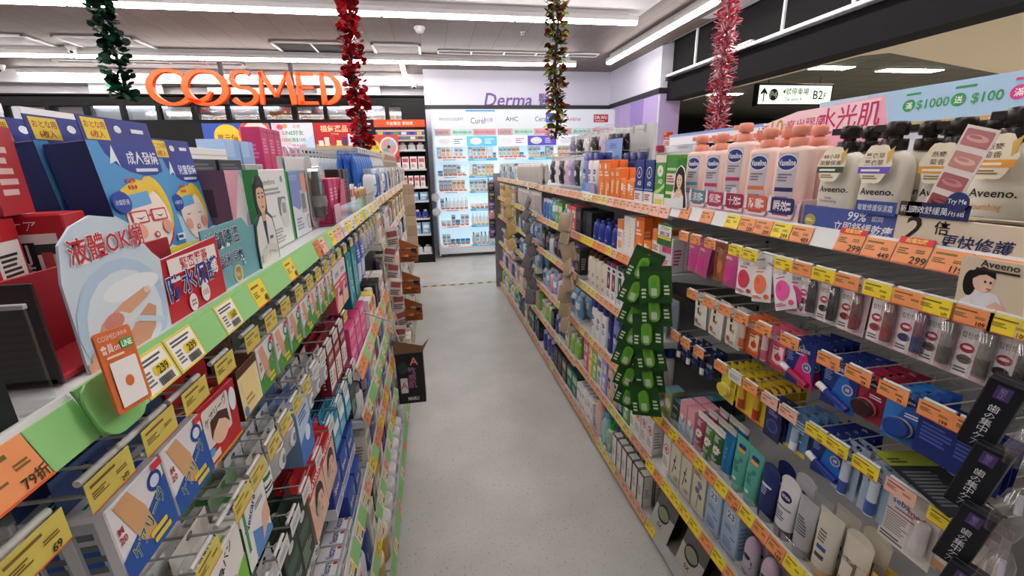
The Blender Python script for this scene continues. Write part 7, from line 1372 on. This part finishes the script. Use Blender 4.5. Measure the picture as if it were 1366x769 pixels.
obj('poster_strip', m, o)
for k, z in enumerate((.62, .86)):
    m = MB(); m.lathe([(.07, 0), (.07, .008)], mat('f4f6fa', .3), 0, 0, 22); m.v = [(v[0] - 1.53, -.012 - v[2], v[1] + z + .15) for v in m.v]; art(m, [('E', .5, .5, .4, .4, 'c9d4dc'), ('E', .5, .5, .3, .3, 'eef2f6')], front(.14, .14, -1.6, z + .08, -.021), .14, .14); obj('round_shelf_talker', m, o)
tag(o, 'tall lit white display case with brand headers at the end of aisle', 'display case')
DP = [carton('skincare_carton', .05, .04, .13, c, [('R', .1, .6, .8, .2, c2), ('L', .2, .2, .6, .3, 3, c2)]) for c, c2 in (('e8eaee', '8aa0b8'), ('d4d8dc', '6a7a8c'), ('b9c4d4', 'eef2f6'), ('dfe4e4', '6fb0c8'), ('9aa2ac', 'd8dce0'), ('e8d8cc', 'c89a6c'))] + [bottle('skincare_bottle', .045, .045, .14, c, .7, .4, [('RR', .16, .2, .7, .5, .05, c2)], cc, 'pump', .018, .35, 2., .95) for c, c2, cc in (('eef0f2', 'b8c8d8', 'f4f4f4'), ('c8d4dc', '5a8ab0', '3a3a44'))] + [bottle('skincare_jar', .06, .06, .06, c, .9, .9, [('L', .2, .3, .6, .4, 2, '8aa')], cc, 'cap', .02, 1., 2.) for c, cc in (('e4e8ec', 'f6f6f6'), ('7fb4d4', '3a7ab0'))]
DN = ['white carton', 'pale grey carton', 'blue-grey carton', 'white and aqua carton', 'grey carton', 'beige carton', 'white pump bottle', 'grey-blue pump bottle', 'white jar', 'blue jar']
CN = ['far-left', 'second', 'third', 'fourth', 'fifth', 'far-right']; RN = ['bottom', 'second', 'third', 'fourth', 'fifth', 'sixth']
rng = random.Random(3)
for k, z in enumerate(SZ):
    for i in range(6):
        if i > 2 and k < 4: continue
        if i == 2 and k < 3: continue
        x = 1.6 - 1.48 + i * .495 + .05; j = rng.randrange(10)
        while x < 1.6 - 1.48 + (i + 1) * .495 - .03:
            p = DP[j]
            dsc = DN[j]; zone = f'{CN[i]} column, {RN[k]} shelf of lit case'
            place(p, (x, DY + .04, z + .0015), 0, f'{dsc}, {nth((dsc, zone))} from left, {zone}', f'{dsc} on {zone}', 0, 0, 1.3)
            x += p.size[0] * 1.3 + .006
            if rng.random() < .35: j = rng.randrange(10)
m = MB(); art(m, [('T', .3, .5, 1., 'Derma', '74549a', {'sh': .22, 'w': .56, 'b': .012}), ('T', .8, .52, 1., '醫美', '74549a', {'w': .32, 'b': .012})], front(1.4, .2, -.7, 0, 0), 1.4, .2, False, .004)
b2 = MB(); b2.v = m.v + [(v[0], v[1] + .0035, v[2]) for v in m.v]; b2.ms = m.ms; nV = len(m.v)
b2.f = m.f + [tuple(i + nV for i in reversed(f)) for f in m.f]; b2.m = m.m + m.m; b2.sm = m.sm + m.sm
tag(obj('wall_lettering', b2, None, (1.64, 7.556, 2.41)), 'purple lettering mounted on the white wall above the lit case', 'lettering')
# ------------------------------------------------------------------ black shelves and posters at the back left
o = obj('wall_shelving', None, None, (0, 7.0, 0)); m = MB(); m.cbox(-.04, -.005, 0, .4, 0, 2.2, BK, .003); m.cbox(-.9, -.005, .36, .4, 0, 2.2, BK, .003); m.cbox(-6.5, -.9, .3, .4, 0, 2.2, BK, .003); m.cbox(-.9, -.005, .02, .36, 0, .14, BK, .003); obj('black_frame', m, o)
for z in (.16, .46, .71, .98, 1.19, 1.46, 1.74): m = MB(); m.cbox(-.88, -.042, .01, .36, z - .025, z, mat('d8d8dc', .4), .002); obj('shelf_board', m, o)
tag(o, 'black shelving at the back left beside the lit display', 'shelving')
BP = [G(16, .1, .2), G(13, .09, .17), G(12, .14, .16), G(4, .12, .15), G(7, .13, .14), G(7, .11, .16), G(8, .12, .14)]
for k, z in enumerate((.16, .46, .71, .98, 1.19, 1.46, 1.74)):
    p, dsc = [G(7, .13, .12), G(12, .13, .18), G(13, .1, .13), G(12, .13, .13), G(16, .07, .17), G(16, .1, .18), G(7, .11, .1)][k]
    x = -.11
    for j in range(4): place(p, (x, 7.03, z + .001), 0, f"{dsc}, {ORD[j]} from the right, {['bottom', 'second', 'third', 'fourth', 'fifth', 'sixth', 'top'][k]} back black shelf", f'{dsc} on the back shelf'); x -= p.size[0] + .02
def poster(x0, x1, z0, z1, items, lab, c, y=7.28):
    m = MB(); W, H = x1 - x0, z1 - z0; m.cbox(-W / 2, W / 2, 0, .006, 0, H, c, .001); art(m, items, front(W, H), W, H); tag(obj('mounted_poster', m, None, ((x0 + x1) / 2, y, z0)), lab, 'poster')
poster(-3.15, -2.25, 1.78, 2.15, [('E', .35, .5, .2, .46, 'f0c83a'), ('E', .78, .6, .26, .6, 'e05a4c'), ('E', .78, .6, .2, .46, 'f4e4d8'), ('T', .78, .64, .2, '88折', 'd83a3c', {'b': .03}), ('T', .35, .46, .26, '單元價', '7a4a1c', {'b': .02, 'w': .3})], 'blue poster with yellow circle and red wheel on the back wall', '3a5ab8')
poster(-2.23, -1.66, 1.77, 2.15, [('P', [(0, 0), (.5, 0), (.2, 1), (0, 1)], 'f0d0e0'), ('P', [(1, 0), (1, .6), (.5, 0)], 'c8e0f4'), ('T', .5, .64, .18, 'LINE好友', '3a9a54', {'b': .02, 'w': .7}), ('T', .46, .38, .17, '$1000送$100', '3a9a54', {'b': .02, 'w': .8}), ('T', .6, .14, .17, '送$300', 'd0406a', {'b': .02}), ('E', .2, .85, .08, .1, 'e05a7c'), ('E', .32, .88, .06, .08, 'f0a050'), ('T', .6, .87, .12, '好禮', 'e0703c')], 'pale rainbow poster with green and pink amounts on the back wall', 'e4e8f4')
poster(-1.65, -1.08, 1.77, 2.15, [('T', .5, .78, .24, '福氣選品', 'f4dcb0', {'b': .03, 'w': .76}), ('R', 0, 0, 1, .2, 'c89a5c'), ('T', .5, .58, .07, '超值好禮', 'f0d0a0')] + [('R', .08 + i * .15, .14, .12, .2 + .12 * (i % 3), ['f0ece4', 'e8e0d0', 'c03a44', 'f0e0a0', '5a3a6c', 'e8e4ec'][i]) for i in range(6)], 'red poster of gift products on the back wall', 'c0242c')
poster(-.9, -.42, 1.6, 1.95, [('E', .24, .5, .22, .3, 'f0d040'), ('T', .24, .5, .16, '單元價', '7a4a1c', {'w': .3}), ('E', .7, .52, .27, .4, 'f0e4e0'), ('E', .7, .52, .22, .33, 'd8a0a0'), ('P', [(.7, .52), (.92, .6), (.86, .76), (.76, .84)], 'a8c0d8'), ('P', [(.7, .52), (.5, .4), (.56, .28), (.68, .2)], '7ab0a0'), ('E', .7, .52, .05, .07, '2a2a2c'), ('R', 0, 0, 1, .14, 'c8343c')], 'small red-edged poster with a prize wheel on the back shelves', 'd8544c', 6.93)
poster(-.75, -.02, 2.06, 2.16, [('T', .5, .5, .5, '卡友集合 享好康', 'f8f0e4', {'b': .02, 'w': .7})], 'orange banner with white lettering across the back black shelves', 'e8542c', 6.98)
m = MB(); W, H = .7, .16; m.cbox(-W / 2, W / 2, 0, .004, 0, H, 'e0b4a4', .001); art(m, [('R', 0, .55, 1, .3, '4a6ab0'), ('R', 0, .15, 1, .28, '6a8a4c')] + [('R', .04 + i * .16, .58, .1, .24, ['e0d040', '3a4a9c', '5aa04a', 'e8e0f0', '4a3a9c', 'e0c840'][i]) for i in range(6)] + [('R', .06 + i * .16, .18, .1, .22, ['5aa04a', 'e8d850', '8a5ab0', '4a8ac0', 'e0e4f0', '5a3a8c'][i]) for i in range(6)], front(W, H), W, H); tag(obj('hanging_coupon_strip', m, None, (-.385, 6.99, 1.86)), 'strip of coloured coupon tickets under the orange banner', 'strip')
KB = carton('storage_carton', .42, .3, .18, 'b48a54', [('R', .42, 0, .16, 1, 'caa874'), ('L', .1, .6, .2, .2, 2, '6a4a2c')], [('R', .42, 0, .16, 1, 'caa874')], [('R', 0, .44, 1, .1, 'caa874')])
for i, (x, s) in enumerate(((-3.05, .5), (-2.6, .55), (-2.15, 1.), (-1.75, .7), (-1.4, .55), (-.95, .5), (-.62, .7))): place(KB, (x, 7.72, 2.191), 0, f'brown storage carton in the store room window, {ORD[i]} from left', None, 0, 0, (s, .9, min(s, .95)))
for i in range(3): strip(-4.9 + i * 1.6, -3.9 + i * 1.6, 8.02, 8.06, 2.44, f"small light batten glimpsed through the clerestory, {ORD[i]} from left", mat('eef4ff', .5, 0, 8.))

# ------------------------------------------------------------------ tinsel garlands
def garland(x, y, zb, cols, core, label, kind):
    rg = random.Random(int(x * 100)); o = obj('tinsel_garland', None, None, (x, y, 0)); zt_ = CZ
    m = MB(); n = int((zt_ - zb) / .08); pts = [(.014 * math.sin(i * .9), .012 * math.cos(i * .7), zb + (zt_ - zb) * i / n) for i in range(n + 1)]; m.tube(pts, .011, mat(core, .5), 6); obj('core_string', m, o)
    mats = [mat(c, .22, .45) for c in cols]; m = MB()
    N = int((zt_ - zb) * (620 if kind != 'spike' else 1300))
    for i in range(N):
        z = zb + (zt_ - zb) * rg.random(); a = rg.uniform(0, 2 * PI); tl = rg.uniform(-.7, .7); r = rg.uniform(.02, .066)
        R_ = Matrix.Translation((r * math.cos(a), r * math.sin(a), z)) @ Matrix.Rotation(a, 4, 'Z') @ Matrix.Rotation(tl, 4, 'Y') @ Matrix.Rotation(rg.uniform(-1, 1), 4, 'X')
        if kind == 'disc': s = rg.uniform(.014, .024); p = [(s * math.cos(t * PI / 4), s * math.sin(t * PI / 4), 0) for t in range(8)]
        elif kind == 'leaf': s = rg.uniform(.016, .03); p = [(-s, 0, 0), (-s * .3, s * .55, .003), (s * .4, s * .5, .004), (s * 1.1, 0, 0), (s * .4, -s * .5, .004), (-s * .3, -s * .55, .003)]
        else: s = rg.uniform(.02, .04); p = [(-s * .6, .003, 0), (s, .0045, 0), (s * 1.3, 0, 0), (s, -.0045, 0), (-s * .6, -.003, 0)]
        mm = rg.choice(mats)
        if kind == 'spike' and i % 6 == 0: s = .02; p = [(-s, 0, 0), (0, s * .6, 0), (s, 0, 0), (0, -s * .6, 0)]; mm = mats[0]
        m.add([tuple(R_ @ Vector(q)) for q in p], [tuple(range(len(p)))], mm)
    f_ = obj('foil_leaves', m, o); f_['kind'] = 'stuff'
    m = MB(); m.tube([(0, 0, zb + .01), (0, 0, zb - .02)], .003, core, 5); obj('end_tie', m, o)
    tag(o, label, 'garland')
garland(-1.66, 3, 1.9, ['1f4a34', '17382a', '2f6a48', '101f18'], '141f18', 'dark green foil disc garland hanging at the left', 'disc')
garland(-.405, 3, 1.6, ['c01f2c', 'a01824', '8a1420', 'd83a40'], '3a0c10', 'red foil disc garland hanging beside the orange letters', 'disc')
garland(.855, 3, 1.66, ['6a7a24', 'a8402c', '2f4a1c', '8a9a34', '4a2a14'], '2a2416', 'green and copper leaf garland hanging before the lit display', 'leaf')
garland(2.05, 3, 1.69, ['d83a4c', 'e4a4b4', 'd88a9c', 'e8ccd4', 'c05a70'], '8a3a4c', 'pink and silver tinsel garland hanging before the corridor', 'spike')

# ------------------------------------------------------------------ camera, air, view
cam = bpy.data.cameras.new('camera'); co = bpy.data.objects.new('camera', cam); link(co)
f_px = 580.; cx, cy = 683., 384.5
dY = Vector((572.5 - cx, 221.5 - cy, f_px)).normalized(); dn = Vector((42, 2016, f_px)).normalized(); dn = (dn - dn.dot(dY) * dY).normalized(); up = -dn; dX = dn.cross(dY)
if dX.x < 0: dX = -dX
Rm = Matrix((dX, dY, up))
xr = Rm @ Vector((1, 0, 0)); yu = Rm @ Vector((0, -1, 0)); zb_ = Rm @ Vector((0, 0, -1))
co.matrix_world = Matrix(((xr.x, yu.x, zb_.x, 0), (xr.y, yu.y, zb_.y, 0), (xr.z, yu.z, zb_.z, 1.5), (0, 0, 0, 1)))
cam.sensor_width = 36; cam.lens = f_px / 1366 * 36; cam.clip_start = .02; cam.clip_end = 60
SC.camera = co
wd = bpy.data.worlds.new('world'); SC.world = wd; wd.use_nodes = True
wd.node_tree.nodes['Background'].inputs[0].default_value = (.8, .85, 1, 1); wd.node_tree.nodes['Background'].inputs[1].default_value = .05
vs = SC.view_settings; vs.view_transform = 'Standard'; vs.look = 'None'; vs.exposure = 0.; vs.gamma = 1; vs.use_curve_mapping = False
SC.cycles.max_bounces = 8; SC.cycles.transparent_max_bounces = 24; SC.cycles.caustics_reflective = False; SC.cycles.caustics_refractive = False
SC.cycles.use_denoising = True
